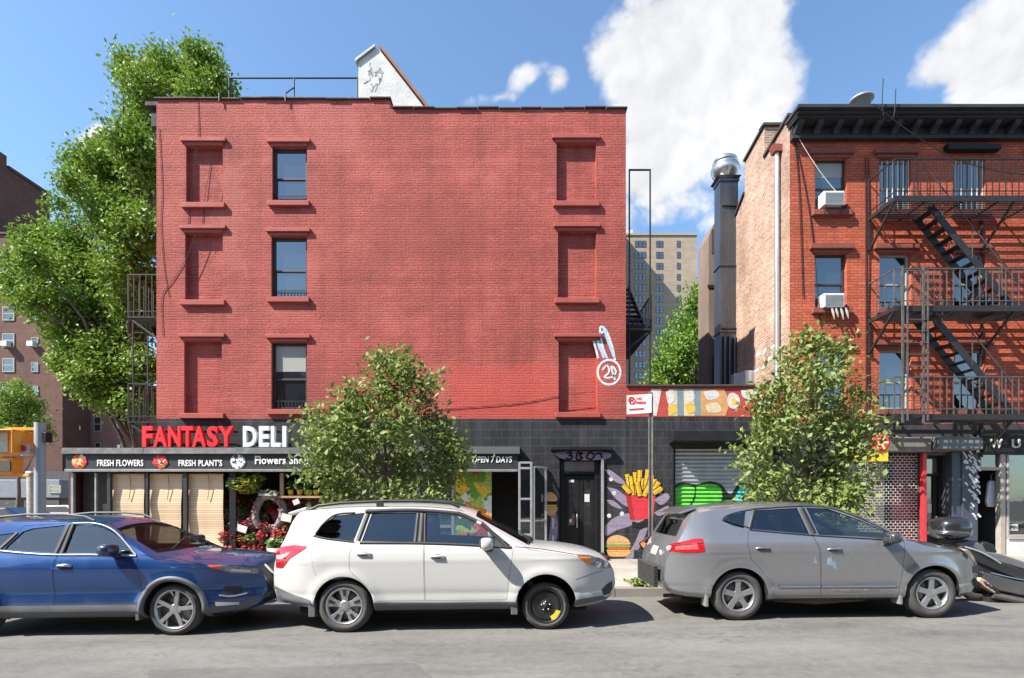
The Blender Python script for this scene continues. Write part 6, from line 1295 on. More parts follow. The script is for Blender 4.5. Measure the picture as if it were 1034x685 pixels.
# ---------- silver-grey car ----------
M_SILV = paint('silver_grey_paint', (.31, .317, .332), .7, .26, .12)
dR = dict(wb=2.69, r=.346, ra=.395, paint=M_SILV, flare=.024,
  top=[(-.985, .60), (-.975, .75), (-.93, .93), (-.86, 1.06), (-.77, 1.2), (-.64, 1.42), (-.56, 1.525), (-.45, 1.575), (0, 1.625), (.5, 1.645), (1.0, 1.64), (1.45, 1.60), (1.75, 1.535), (2.1, 1.375), (2.45, 1.18), (2.62, 1.095), (2.9, 1.045), (3.2, .975), (3.4, .89), (3.52, .79), (3.595, .66), (3.62, .55)],
  bot=[(-.985, .50), (-.94, .40), (-.8, .34), (-.4, .29), (.4, .25), (2.3, .25), (3.0, .26), (3.35, .27), (3.5, .33), (3.59, .42), (3.62, .48)],
  w=[(.2, .80), (.30, .86), (.42, .888), (.6, .896), (.8, .900), (.95, .893), (1.05, .868), (1.15, .825), (1.55, .66), (1.7, .59)],
  crown=[(-1.0, .05), (-.6, .07), (.5, .07), (1.5, .08), (1.9, .12), (2.4, .12), (2.65, .09), (3.2, .09), (3.6, .05)],
  fx=2.7, fp=.58, rx=-.30, rp=.74, fe=2.2, re=2.2, crease=((.47, .045, -.014), (.93, .024, .012)),
  cab=(-.72, 2.42, .60),
  win=[([(-.15, 1.375), (-.03, 1.315), (.125, 1.275)], [(-.13, 1.41), (-.05, 1.455), (.19, 1.51)], 'dark'), ([(.225, 1.265), (1.02, 1.185)], [(.34, 1.525), (.93, 1.55)], 'dark'), ([(1.15, 1.175), (1.75, 1.14), (2.28, 1.095)], [(1.06, 1.552), (1.36, 1.535), (1.78, 1.37), (2.28, 1.115)], 'clear')],
  screen=(1.80, 2.50, .58, .71), rear=(1.16, 1.44, .58, .48), seat=(1.3, .32), dash=2.1, style=('five', 'five'),
  doors=[[(.47, .33), (1.128, .33), (1.115, 1.0), (1.05, 1.19), (.985, 1.585), (.30, 1.555), (.19, 1.27), (.13, 1.05), (.16, .86), (.36, .64), (.46, .50)], [(1.136, .33), (2.20, .33), (2.26, .7), (2.31, 1.08), (1.82, 1.40), (1.38, 1.57), (.993, 1.585), (1.058, 1.19), (1.123, 1.0)]],
  handles=[(.33, 1.005), (1.32, .98)], hm=M_SILV, mirror=(2.04, 1.135), mm=paint('dark_grey_paint', (.06, .06, .063), .4, .35))
rt, B, bd, dr = car('parked_car', 'silver grey crossover with dented doors, blue scuffs and a rubber bumper guard', dR)
place(rt, 3.15, 7.53, B)
mb = MB(); B.line([(.55, .475), (1.12, .47)], .035, .014, .02, -1, mb); o = mb.build('chrome_strip', M_CHROME, dr[0]); mb = MB(); B.line([(1.145, .47), (1.6, .468), (2.17, .465)], .035, .014, .02, -1, mb); mb.build('chrome_strip', M_CHROME, dr[1])
mb = MB()
for (a, b, c, e) in ((1.02, .80, 1.08, .86), (1.20, .77, 1.30, .86), (1.27, .73, 1.35, .79)): B.side([(a, b), (c, b - .03)], [(a + .02, e), (c - .03, e + .03)], .0015, 6, 4, -1, mb)
mb.build('paint_scuff', mat('pale_blue_scuff', (.20, .27, .36), .6, var=.5, vs=14), dr[1])
mb = MB(); B.side([(1.18, .41), (1.5, .385), (1.95, .40)], [(1.18, .435), (1.5, .425), (1.95, .43)], .002, 14, 3, -1, mb); mb.build('dent_scrape', mat('brown_scrape', (.20, .17, .15), .7, .3, var=.5, vs=20), dr[1])
mb = MB(); B.line([(.205, 1.27), (.32, 1.53)], .045, .006, .012, -1, mb); mb.build('window_trim', M_PLAST, rt); mb = MB(); B.line([(1.09, 1.19), (.995, 1.545)], .075, .005, .012, -1, mb); mb.build('window_trim', M_PLAST, rt)
mb = MB(); B.line([(.2, 1.285), (.15, 1.30), (-.1, 1.385), (-.16, 1.40), (-.05, 1.47), (.3, 1.54), (.95, 1.575), (1.38, 1.55), (1.8, 1.39), (2.30, 1.11)], .014, .007, .012, -1, mb, n=60); B.line([(.2, 1.255), (1.1, 1.168), (2.3, 1.085)], .016, .007, .012, -1, mb); mb.build('window_seal', M_PLAST, rt)
mb = MB(); B.side([(2.08, 1.115), (2.29, 1.10)], [(2.08, 1.22), (2.29, 1.108)], .002, 8, 4, -1, mb); mb.build('quarter_trim', M_PLAST, rt)
mb = MB(); mb.prism([(-.72, 1.50), (-.46, 1.585), (-.46, 1.55), (-.70, 1.475)], -.55, .55); mb.build('spoiler', M_SILV, rt, bevel=.012)
mb = MB()
for sg in (-1, 1):
    rows = []
    for v in np.linspace(0, 1, 9):
        row = []
        for u in np.linspace(0, 1, 14): x = -.93 + .46 * u; zlo = .97 + .0 * u - .02 * math.sin(u * 3); zhi = 1.055 + .115 * u - .03 * max(0, u - .8) * 5; z = zlo + (zhi - zlo) * v; row.append((x, sg * (B.W(x, z) + .008), z))
        rows.append(row)
    mb = MB(); mb.grid(rows, 0, True, sg > 0); tl = mb.build('tail_lamp', M_LAMPR, rt)
mb = MB(); B.side([(-.84, .985), (-.55, 1.0)], [(-.84, 1.03), (-.56, 1.09)], .0095, 12, 4, -1, mb); mb.build('lamp_reflector', mat('pink_reflector', (.62, .10, .10), .12, var=.6, vs=22, coat=.8), tl)
mb = MB(); B.line([(-.92, 1.045), (-.7, 1.06), (-.48, 1.085)], .010, .012, .008, -1, mb); mb.build('lamp_rib', M_PLAST, tl)
mb = MB(); mb.lathe([(.001, -.013), (.04, -.013), (.045, .0)], (-.905, -(B.W(-.905, 1.0) + .001), 1.0), 'y', 16); mb.build('lamp_lens', mat('pale_lens', (.8, .45, .45), .15), tl)
mb = MB(); rows = [[(B.tail(y, z) - .004, y, z) for y in np.linspace(-.15, .15, 5)] for z in np.linspace(.86, .98, 3)]; mb.grid(rows, 0, True, False); mb.build('number_plate', M_PLATE, rt)
mb = MB(); y = -.36; z = .90; x = B.tail(y, z); mb.lathe([(.001, -.008), (.05, -.006), (.05, .004)], (x, y, z), 'x', 18); mb.build('round_sticker', M_WHITE, rt)
mb = MB()
for k in range(12): z0 = .42 + k * .026; mb.box(-1.085, -1.02 - .002 * (k % 2), -.52, .52, z0, z0 + .022)
mb.build('bumper_guard', mat('rubber_guard', (.028, .027, .026), .85, var=.4, vs=10, bmp=.6, bs=50), rt, bevel=.008)
pair(lambda s, mb: B.side([(3.10, .965), (3.3, .84), (3.50, .70)], [(3.06, .985), (3.3, .925), (3.545, .72)], .007, 20, 6, s, mb), 'headlight', mat('amber_clouded_lens', (.68, .48, .30), .2, coat=.8, var=.2, vs=12), rt)
mb = MB(); mb.lathe([(.001, -.012), (.05, -.012), (.065, 0)], (3.44, -(B.W(3.44, .46) + .002), .46), 'y', 16); mb.build('fog_lamp', M_PLAST, rt)
mb = MB(); B.side([(3.40, .60), (3.56, .58)], [(3.40, .70), (3.57, .68)], .004, 10, 4, -1, mb); B.side([(3.15, .86), (3.26, .80)], [(3.15, .92), (3.27, .88)], .0015, 8, 4, -1, mb); mb.build('bumper_scrape', mat('dark_scrape', (.07, .07, .065), .7, var=.6, vs=18), rt)
for a in (-.47, 2.22): mb = MB(); mb.box(a, a + .045, -.885, -.70, .20, .46); mb.build('mud_flap', mat('grey_flap', (.20, .20, .205), .5), rt, bevel=.008)
mb = MB(); rows = [[(B.nose(y, z) + .004, y, z) for y in np.linspace(-.45, .45, 13)] for z in np.linspace(.52, .74, 7)]; mb.grid(rows, 0, True, True); mb.build('grille', M_PLAST, rt)
mb = MB(); B.line([(2.34, 1.09), (2.7, 1.05), (3.06, .985)], .008, .001, .006, -1, mb); mb.build('bonnet_gap', M_WELL, rt)
mb = MB(); mb.tube([(-.5, -.35, .27), (-.9, -.35, .27)], .03, 8); mb.build('exhaust', mat('rusty_pipe', (.12, .08, .06), .8), rt); mb = MB(); mb.tube([(.6, -.6, .24), (1.2, -.62, .215), (1.9, -.6, .23)], [.03, .05, .03], 8); mb.build('underbody_pipe', mat('rusty_pipe', (.12, .08, .06), .8), rt)
# ---------- blue car ----------
M_BLUE = paint('metallic_blue_paint', (.012, .056, .195), .5, .22, .22)
dB = dict(wb=2.646, r=.338, ra=.385, paint=M_BLUE, flare=.024,
  top=[(-.80, .60), (-.785, .80), (-.72, 1.02), (-.6, 1.24), (-.46, 1.44), (-.32, 1.515), (.1, 1.555), (.6, 1.57), (1.05, 1.565), (1.45, 1.525), (1.72, 1.45), (2.1, 1.27), (2.42, 1.10), (2.56, 1.05), (2.9, 1.03), (3.2, 1.005), (3.45, .96), (3.60, .895), (3.68, .75), (3.70, .58)],
  bot=[(-.80, .48), (-.74, .38), (-.6, .31), (-.4, .27), (.4, .23), (2.2, .23), (3.0, .24), (3.4, .25), (3.56, .30), (3.67, .40), (3.70, .46)],
  w=[(.2, .81), (.28, .87), (.36, .895), (.5, .885), (.65, .893), (.8, .905), (.92, .898), (1.0, .872), (1.10, .825), (1.48, .665), (1.62, .59)],
  crown=[(-.85, .05), (-.5, .07), (.5, .07), (1.4, .08), (1.9, .12), (2.4, .11), (2.6, .09), (3.2, .10), (3.6, .05)],
  fx=2.65, fp=.56, rx=-.2, rp=.75, fe=2.1, re=2.4, crease=((.885, .022, .014), (.58, .05, -.016), (.46, .03, .006)),
  cab=(-.52, 2.36, .58),
  win=[([(.40, 1.145), (1.06, 1.095)], [(.42, 1.19), (.56, 1.37), (.68, 1.41), (1.10, 1.45)], 'clear'), ([(1.18, 1.09), (1.7, 1.085), (2.12, 1.06)], [(1.225, 1.45), (1.50, 1.435), (1.76, 1.345), (2.13, 1.08)], 'clear'), ([(-.02, 1.20), (.30, 1.155)], [(.0, 1.22), (.22, 1.33), (.46, 1.355)], 'dark')],
  screen=(1.72, 2.44, .60, .72), rear=(1.10, 1.38, .58, .48), seat=(1.25, .30), dash=2.02, style=('split', 'split'),
  doors=[[(.44, .33), (1.11, .33), (1.115, 1.0), (1.14, 1.11), (1.185, 1.48), (.55, 1.45), (.30, 1.18), (.16, 1.0), (.16, .82), (.34, .62), (.44, .48)], [(1.118, .33), (2.22, .33), (2.25, .7), (2.18, 1.055), (1.80, 1.36), (1.52, 1.475), (1.193, 1.48), (1.148, 1.11), (1.123, 1.0)]],
  handles=[(.30, .965), (1.26, .93)], hm=M_CHROME, mirror=(1.90, 1.135), mm=paint('dark_blue_paint', (.02, .03, .08), .4, .3))
rt, B, bd, dr = car('parked_car', 'metallic blue crossover with grey wheel arch trim, parked at the left', dB)
place(rt, -7.04, 7.06, B)
for xc in (2.646, 0): pair(lambda s, mb: B.ring(xc, .378, .445, .012, -16, 196, s, mb), 'wheel_arch_trim', M_CLAD, rt)
pair(lambda s, mb: B.side([(.44, .235), (2.20, .235)], [(.44, .42), (2.20, .42)], .012, 24, 5, s, mb), 'sill_cladding', M_CLAD, rt)
mb = MB(); [B.side([(2.98, .26), (3.5, .30), (3.58, .44)], [(3.02, .37), (3.4, .36), (3.55, .46)], .010, 16, 4, s, mb) for s in (-1, 1)]; rows = [[(B.nose(y, z) + .008, y, z) for y in np.linspace(-.55, .55, 15)] for z in np.linspace(.42, .49, 4)]; mb.grid(rows, 0, True, True); mb.build('front_lip', M_CLAD, rt)
mb = MB(); B.line([(2.16, 1.045), (1.6, 1.065), (1.0, 1.075), (.40, 1.125), (.05, 1.18)], .016, .016, .02, -1, mb, n=40); B.line([(2.15, 1.06), (1.80, 1.355), (1.52, 1.465), (1.2, 1.475)], .014, .016, .02, -1, mb); mb.build('chrome_window_line', mat('satin_trim', (.30, .31, .32), .4, .5), rt)
mb = MB(); B.line([(1.09, 1.09), (1.15, 1.46)], .06, .006, .012, -1, mb); B.line([(1.17, 1.09), (1.20, 1.46)], .05, .006, .012, -1, mb); mb.build('pillar_trim', M_PLAST, rt); mb = MB(); B.line([(.34, 1.15), (.50, 1.36)], .05, .006, .012, -1, mb); mb.build('pillar_trim', M_PLAST, rt)
pair(lambda s, mb: mb.tube([(-.2, .585 * s, 1.50), (-.08, .585 * s, 1.55), (.5, .585 * s, 1.595), (1.0, .585 * s, 1.59), (1.28, .585 * s, 1.56), (1.42, .585 * s, 1.50)], .016, 8), 'roof_rail', M_CLAD, rt)
hl = pair(lambda s, mb: B.side([(3.13, .875), (3.35, .79), (3.62, .76)], [(3.06, .925), (3.35, .895), (3.62, .83)], .008, 20, 6, s, mb), 'headlight', M_LAMPC, rt)
mb = MB(); B.side([(3.12, .882), (3.24, .84)], [(3.075, .918), (3.24, .902)], .012, 8, 5, -1, mb); mb.build('indicator', mat('red_amber_lens', (.65, .09, .02), .12, coat=1), hl)
mb = MB(); B.side([(3.34, .815), (3.54, .785)], [(3.34, .85), (3.54, .815)], .0125, 12, 3, -1, mb); mb.build('projector', M_WHITE, hl)
mb = MB(); rows = [[(B.nose(y, z) + .006, y, z) for y in np.linspace(-.62 + .9 * max(0, .78 - z), .62 - .9 * max(0, .78 - z), 17)] for z in np.linspace(.50, .86, 10)]; mb.grid(rows, 0, True, True); gr = mb.build('grille', M_PLAST, rt)
mb = MB(); pts = [(-.42, .86), (-.34, .75), (-.25, .67), (0, .65), (.25, .67), (.34, .75), (.42, .86)]; mb.tube([(B.nose(y, z) + .014, y, z) for y, z in pts], .024, 8); mb.build('chrome_vee', M_CHROME, gr)
mb = MB(); zc = .765; xx = B.nose(0, zc) + .016; mb.tube([(xx, .075 * math.cos(a), zc + .075 * math.sin(a)) for a in np.linspace(0, 2 * math.pi, 24)], .011, 6, caps=False); mb.bar((xx + .004, -.10, zc), (xx + .004, .10, zc), .012, .026); mb.build('emblem', M_CHROME, gr)
mb = MB(); xx = B.nose(0, .53) + .02; mb.box(xx, xx + .012, -.155, .155, .47, .62); mb.build('number_plate', mat('pale_plate', (.68, .64, .55), .5), rt)
mb = MB(); B.side([(3.20, .50), (3.46, .47)], [(3.26, .62), (3.44, .60)], .004, 10, 4, -1, mb); fg_ = mb.build('fog_lamp_bezel', M_PLAST, rt); mb = MB(); B.line([(3.20, .51), (3.34, .485), (3.5, .51)], .022, .016, .02, -1, mb); mb.build('chrome_blade', M_CHROME, fg_)
mb = MB(); B.side([(3.17, .37), (3.42, .365)], [(3.16, .425), (3.42, .40)], .016, 10, 3, -1, mb); mb.build('reflector', mat('pale_reflector', (.5, .5, .5), .3), rt)
mb = MB(); mb.box(2.17, 2.215, -.90, -.72, .21, .40); mb.build('mud_flap', M_CLAD, rt, bevel=.008)
mb = MB(); B.line([(2.20, 1.055), (2.6, 1.02), (3.06, .915)], .008, .001, .006, -1, mb); mb.build('bonnet_gap', M_WELL, rt)
pair(lambda s, mb: B.side([(-.78, .86), (-.6, .88)], [(-.75, .98), (-.4, 1.0)], .007, 12, 5, s, mb), 'tail_lamp', M_LAMPR, rt)
mb = MB(); mb.bar((2.40, -.5, B.T(2.40, -.5) + .01), (2.22, .1, B.T(2.22, .1) + .012), .012); mb.bar((2.42, .1, B.T(2.42, .1) + .01), (2.3, .6, B.T(2.3, .6) + .012), .012); mb.build('wiper', M_PLAST, rt)
mb = MB(); mb.prism([(-.52, 1.42), (-.32, 1.52), (-.32, 1.49), (-.5, 1.39)], -.52, .52); mb.build('spoiler', M_BLUE, rt, bevel=.01)

for a_ in PLACED: place_now(*a_)
# ================= trees =================
def leaves_mesh(name, mats, parent, clumps, n, size, seed, squash=1.0, depth=1.0):
    """clumps: (x,y,z,r). Leaves sit mostly in the outer part of each clump, in small sprays."""
    rg = np.random.default_rng(seed); C = np.array(clumps); wt = C[:, 3] ** 1.75; wt /= wt.sum(); ns = max(1, n // 11)
    ci = rg.choice(len(C), ns, p=wt); d = rg.normal(size=(ns, 3)); d /= np.linalg.norm(d, axis=1)[:, None]; rad = rg.random(ns) ** .45
    ctr = C[ci, :3] + d * (C[ci, 3] * rad * (1 + .14 * rg.normal(size=ns).clip(-1.5, 1.8)))[:, None] * np.array([1, depth, squash])
    k = 11; sp = np.repeat(ctr, k, 0) + rg.normal(size=(ns * k, 3)) * size * 1.25; dd = np.repeat(d, k, 0)
    ax = rg.normal(size=(ns * k, 3)) + dd * .6; ax[:, 2] -= .35; ax /= np.linalg.norm(ax, axis=1)[:, None]
    nr = rg.normal(size=(ns * k, 3)) * .55 + dd * .45; nr[:, 2] += .8; sd = np.cross(ax, nr); sd /= np.linalg.norm(sd, axis=1)[:, None] + 1e-9; up = np.cross(sd, ax)
    L = size * rg.uniform(.65, 1.3, ns * k)[:, None]; Wd = L * .30
    v = np.stack([sp - ax * L * .5, sp + sd * Wd + up * L * .10, sp + ax * L * .5, sp - sd * Wd + up * L * .10], 1).reshape(-1, 3)
    off = np.array(parent.location); v = v - off; m = len(v) // 4
    me = bpy.data.meshes.new(name); me.vertices.add(len(v)); me.vertices.foreach_set('co', v.ravel().astype(np.float32)); idx = (np.arange(m)[:, None] * 4 + np.array([0, 1, 2, 0, 2, 3])).ravel()
    me.loops.add(len(idx)); me.loops.foreach_set('vertex_index', idx.astype(np.int32)); me.polygons.add(m * 2); me.polygons.foreach_set('loop_start', (np.arange(m * 2) * 3).astype(np.int32)); me.polygons.foreach_set('loop_total', np.full(m * 2, 3, np.int32))
    me.materials.append(mats); me.update(calc_edges=True); me.validate(); o = bpy.data.objects.new(name, me); COL.objects.link(o); o.parent = parent; return o
M_BARK = mat('grey_brown_bark', (.13, .10, .075), .9, var=.4, vs=8, bmp=.8, bs=30)
def tree(lab, Y, base, cl, n, size, seed, lm, r0, dy=1.0, limb=True, grp=None, shrink=1.0):
    """cl: (px, py, rpx) places in the photograph, turned into real positions at distance Y"""
    rg = random.Random(seed); t = thing('tree', lab, 'tree', base, grp); k = F / Y; C = []
    for p, v, r in cl: q = Y + rg.uniform(-1, 1) * dy; C.append((X(p, q), q, Z(v, q), r * q / F))
    C = [(a, b, c, e * shrink) for a, b, c, e in C]; zt = max(c[2] for c in C); zb = min(c[2] for c in C); bx_, by, bz_ = base; cxm = sum(c[0] for c in C) / len(C)
    m = MB(); tops = []
    N_ = 9; pts = [Vector((bx_ + (cxm - bx_) * (i / N_) ** 1.5 + rg.uniform(-.04, .04) * (zt - bz_) * .1, by + (Y - by) * (i / N_), bz_ - .05 + (zt - bz_) * .8 * i / N_)) for i in range(N_ + 1)]
    m.tube(pts, [r0 * (1.25 if i == 0 else 1 - .88 * i / N_) for i in range(N_ + 1)], 10); tr = m.build('trunk', M_BARK, t)
    for c in C:
        q = max(0, min(N_ - 2, int((c[2] - c[3] * 1.2 - bz_) / (zt - bz_) / .92 * N_ * .8))); s = pts[q]; e = Vector(c[:3]); L = (e - s).length
        if L < c[3] * .5: continue
        mid = s.lerp(e, .55) + Vector((0, 0, L * .07)); rr = r0 * max(.1, .42 * (1 - .7 * q / N_)); m = MB(); m.tube([s, s.lerp(mid, .5) + Vector((rg.uniform(-.05, .05) * L, rg.uniform(-.05, .05) * L, 0)), mid, e], [rr, rr * .75, rr * .5, rr * .18], 6); m.build('branch', M_BARK, tr)
    leaves_mesh('crown', lm, t, C, n, size, seed, 1.0, 1.0); return t
LM1 = leafmat('street_tree_leaf', (.14, .20, .055), (.28, .32, .11), (.19, .25, .065)); LM2 = leafmat('avenue_tree_leaf', (.13, .23, .025), (.25, .34, .06), (.16, .27, .035)); LM3 = leafmat('far_tree_leaf', (.10, .20, .02), (.19, .30, .045), (.13, .24, .03))
c1 = [(377, 358, 7), (384, 372, 14), (395, 366, 10), (410, 372, 15), (397, 395, 24), (426, 393, 17), (356, 398, 12), (347, 410, 11), (330, 425, 18), (317, 440, 14), (312, 420, 7), (360, 430, 26), (400, 430, 32), (438, 428, 22), (452, 450, 20), (325, 465, 20), (360, 470, 30), (405, 475, 34), (446, 480, 22), (345, 497, 20), (390, 508, 25), (430, 508, 24), (463, 463, 10), (340, 445, 22), (436, 385, 8), (372, 402, 14), (348, 520, 16), (310, 478, 9), (333, 488, 12), (467, 485, 8)]
tree('bushy green street tree standing at the kerb behind the white car', 10.3, (X(397, 10.3), 10.3, .13), c1, 8800, .115, 11, LM1, .075, .6, shrink=.86)
c2 = [(823, 350, 10), (812, 352, 14), (845, 353, 12), (798, 368, 15), (830, 375, 18), (852, 370, 9), (786, 396, 14), (820, 400, 26), (853, 400, 13), (874, 393, 6), (866, 408, 9), (775, 422, 18), (800, 430, 28), (840, 430, 28), (884, 428, 10), (868, 440, 14), (765, 452, 18), (756, 475, 9), (775, 480, 24), (815, 470, 30), (855, 460, 22), (896, 437, 6), (790, 505, 18), (830, 508, 26), (865, 495, 17), (764, 492, 11), (842, 490, 20), (752, 458, 6), (770, 505, 12), (880, 478, 8), (850, 512, 16), (768, 402, 8)]
tree('leafy street tree standing at the kerb behind the silver grey car', 10.5, (X(816, 10.5), 10.5, .15), c2, 7600, .118, 12, LM1, .07, .6, shrink=.86)
c3 = [(205, 66, 16), (182, 78, 20), (160, 72, 16), (130, 72, 14), (148, 92, 22), (222, 86, 13), (205, 98, 20), (232, 98, 7), (150, 118, 24), (130, 140, 20), (118, 168, 22), (146, 165, 24), (92, 168, 16), (74, 163, 9), (100, 190, 22), (138, 195, 28), (72, 185, 10), (112, 218, 26), (140, 235, 28), (48, 248, 22), (28, 243, 10), (76, 245, 24), (22, 272, 14), (50, 285, 24), (14, 298, 9), (90, 275, 28), (128, 275, 30), (40, 306, 16), (70, 312, 24), (104, 320, 28), (138, 322, 26), (70, 345, 18), (92, 362, 22), (124, 362, 26), (146, 372, 18), (84, 385, 14), (112, 392, 16), (138, 402, 12), (58, 340, 9), (100, 150, 9), (150, 290, 20), (60, 206, 8), (125, 408, 8), (18, 262, 12), (8, 285, 9), (35, 262, 14), (30, 300, 13), (60, 365, 8), (100, 400, 14), (150, 410, 14), (128, 398, 14), (165, 55, 8), (195, 52, 8), (215, 58, 7), (125, 58, 7)]
tree('tall broad green tree rising behind the left edge of the red building', 20.5, (X(150, 20.5), 20.5, .1), c3, 76000, .16, 13, LM2, .34, 1.8, shrink=1.0)
c4 = [(12, 404, 14), (30, 410, 13), (5, 420, 14), (22, 425, 16), (40, 432, 9), (8, 440, 10), (20, 392, 8), (48, 440, 5)]
tree('small bright green tree behind the traffic signal at the far left', 30, (X(18, 30), 30, .1), c4, 8000, .16, 14, LM2, .14, 1.0)
c5 = [(712, 292, 12), (704, 305, 13), (694, 330, 17), (716, 330, 22), (676, 352, 12), (690, 358, 20), (714, 362, 24), (668, 372, 12), (684, 385, 18), (708, 390, 22), (662, 388, 9), (740, 340, 26), (745, 380, 26), (725, 305, 18), (700, 415, 20), (672, 408, 14)]
tree('bright green tree behind the garage in front of the beige tower', 30, (X(705, 30), 30, 0), c5, 26000, .19, 15, LM3, .25, 1.4)
# ================= distant buildings =================
M_TWPANE = panemat('tower_pane', (.03, .04, .06))
def winset(parent, wins, Y, m=M_PANE, sill=True):
    for (a, b, c, d) in wins:
        f = MB(); x0, x1, z0, z1 = X(a, Y), X(b, Y), Z(d, Y), Z(c, Y); fm = M_FRAME if m is M_TWPANE else M_WFRAME; w_ = (x1 - x0) * .08
        f.box(x0, x0 + w_, Y - .06, Y - .004, z0, z1); f.box(x1 - w_, x1, Y - .06, Y - .004, z0, z1); f.box(x0 + w_, x1 - w_, Y - .06, Y - .004, z1 - w_, z1); f.box(x0 + w_, x1 - w_, Y - .06, Y - .004, z0, z0 + w_); f.box(x0 + w_, x1 - w_, Y - .055, Y - .006, (z0 + z1) / 2 - w_ / 2, (z0 + z1) / 2 + w_ / 2)
        fr = f.build('window', fm, parent); g = MB(); g.box(x0 + w_, x1 - w_, Y - .03, Y - .005, z0 + w_, (z0 + z1) / 2 - w_ / 2); g.box(x0 + w_, x1 - w_, Y - .03, Y - .005, (z0 + z1) / 2 + w_ / 2, z1 - w_); g.build('pane', m, fr)
tw = thing('apartment_tower', 'distant beige apartment tower with rows of windows seen between the two red buildings', 'building', (X(660, 90), 90, 0)); Y = 90
x0, x1, zt_ = X(560, Y), X(703.5, Y), Z(238, Y); m = MB(); m.box(x0, x1, Y, Y + 18, 0, zt_); m.build('wall', M_TOWER, tw); m = MB(); m.box(x0 - .1, x1 + .1, Y - .15, Y + 18.1, zt_ + .01, zt_ + .35); m.build('parapet', mat('tower_parapet', (.33, .27, .21), .8), tw)
m = MB(); m.box(X(632, Y), X(643, Y), Y + 3, Y + 9, zt_ + .36, Z(223, Y)); m.build('roof_house', M_WHITEP, tw)
wn = []; v = 243.5
while v < 420:
    for a, b in ((641, 644.5), (644.9, 648.4), (648.8, 652.3), (662.5, 665.6), (666, 669.5), (683.5, 687)): wn.append((a, b, v, v + 6.2))
    v += 11.1
winset(tw, wn, Y, M_TWPANE)
nb = thing('tall_dark_building', 'tall dark building hidden behind the red building, shading the left part of the beige tower', 'building', (X(600, 80), 80, 0)); Yn = 80  # unseen building, placed and sized so its shade falls on the tower
m = MB(); m.box(-4, 16.1, Yn, Yn + 9.8, 0, 48.2); m.build('wall', M_BROWN, nb); m = MB(); m.box(-4.1, 16.1, Yn - .1, Yn + 9.8, 48.21, 48.5); m.build('parapet', M_COPING, nb)
wn = []
for zz in range(12):
    for c in range(6): a = -2.6 + 3.1 * c; z = 5 + 3.5 * zz; wn.append((CX + a * F / Yn, CX + (a + 1.5) * F / Yn, HY - (z + 1.7 - EYE) * F / Yn, HY - (z - EYE) * F / Yn))
winset(nb, wn, Yn, M_TWPANE)
# brown apartments at the left
Y = 45; ap = thing('apartment_block', 'brown brick apartment block with white framed windows at the left edge behind the big tree', 'building', (X(20, Y), Y, 0)); m = MB(); m.box(X(-180, Y), X(63, Y), Y, Y + 9, 0, Z(237, Y)); m.build('wall', M_BROWN, ap); m = MB(); m.box(X(-180, Y) - .1, X(63, Y) + .1, Y - .12, Y + 9.1, Z(237, Y) + .01, Z(235, Y)); m.build('parapet', M_COPING, ap)
wn = []
for v in (252, 281, 310, 337, 362, 386): wn += [(-75, -63, v, v + 14), (-120, -108, v, v + 14), (3, 15, v, v + 14), (32, 39, v + 4, v + 14), (-30, -18, v, v + 14)]
winset(ap, wn, Y)
for p, v in ((9, 351), (35, 351)):
    m = MB(); m.box(X(p - 3, Y), X(p + 3, Y), Y - .5, Y - .065, Z(v, Y), Z(v - 5, Y)); m.build('window_air_conditioner', M_WHITE, ap)
Y = 54; a2 = thing('apartment_block', 'tallest brown brick apartment block rising behind the left one with a stepped top', 'building', (X(0, Y), Y, 0)); xr_ = -46.0; m = MB(); m.box(-90, xr_, 46, 54.2, 0, 32); m.build('wall', M_BROWN, a2)
m = MB(); m.box(-90, xr_ - .01, 46, 49.6, 32.01, 33.1); m.build('roof_step', M_BROWN, a2); m = MB(); m.box(-90, xr_ + .1, 49.7, 54.3, 32.01, 32.3); m.build('parapet', M_COPING, a2)
Y = 48; a3 = thing('low_brick_building', 'lower brown brick building between the big tree and the red building', 'building', (X(110, Y), Y, 0)); m = MB(); m.box(X(75, Y), X(230, Y), Y, Y + 10, 0, Z(392, Y)); m.build('wall', brick('dusty_brown_brick', (.25, .125, .10), (.20, .10, .08), (.18, .10, .085), .2, .25, .3, .1, .01), a3); m = MB(); m.box(X(75, Y) - .1, X(230, Y), Y - .12, Y + 10, Z(392, Y) + .01, Z(390, Y)); m.build('parapet', M_COPING, a3)
winset(a3, [(95, 102.5, 421, 436), (117, 121, 424.5, 433), (96, 102, 447, 458), (118, 122, 449, 457)], Y)
Y = 40; s1 = thing('corner_shop', 'low grey shop with metal awning across the avenue, behind the traffic signal', 'building', (X(30, Y), Y, 0)); m = MB(); m.box(X(-60, Y), X(75, Y), Y, Y + 4.5, 0, Z(476, Y)); m.build('wall', mat('dark_shop_wall', (.06, .06, .065), .7, var=.4), s1); m = MB(); m.box(X(-60, Y), X(74, Y), Y - 1.2, Y - .01, Z(503, Y), Z(485, Y)); m.build('awning', mat('grey_awning', (.17, .19, .22), .6, var=.2), s1, bevel=.05)
winset(s1, [(50, 62, 490, 498)], Y - 1.21); winset(s1, [(-10, 20, 505, 520), (25, 60, 505, 520)], Y)
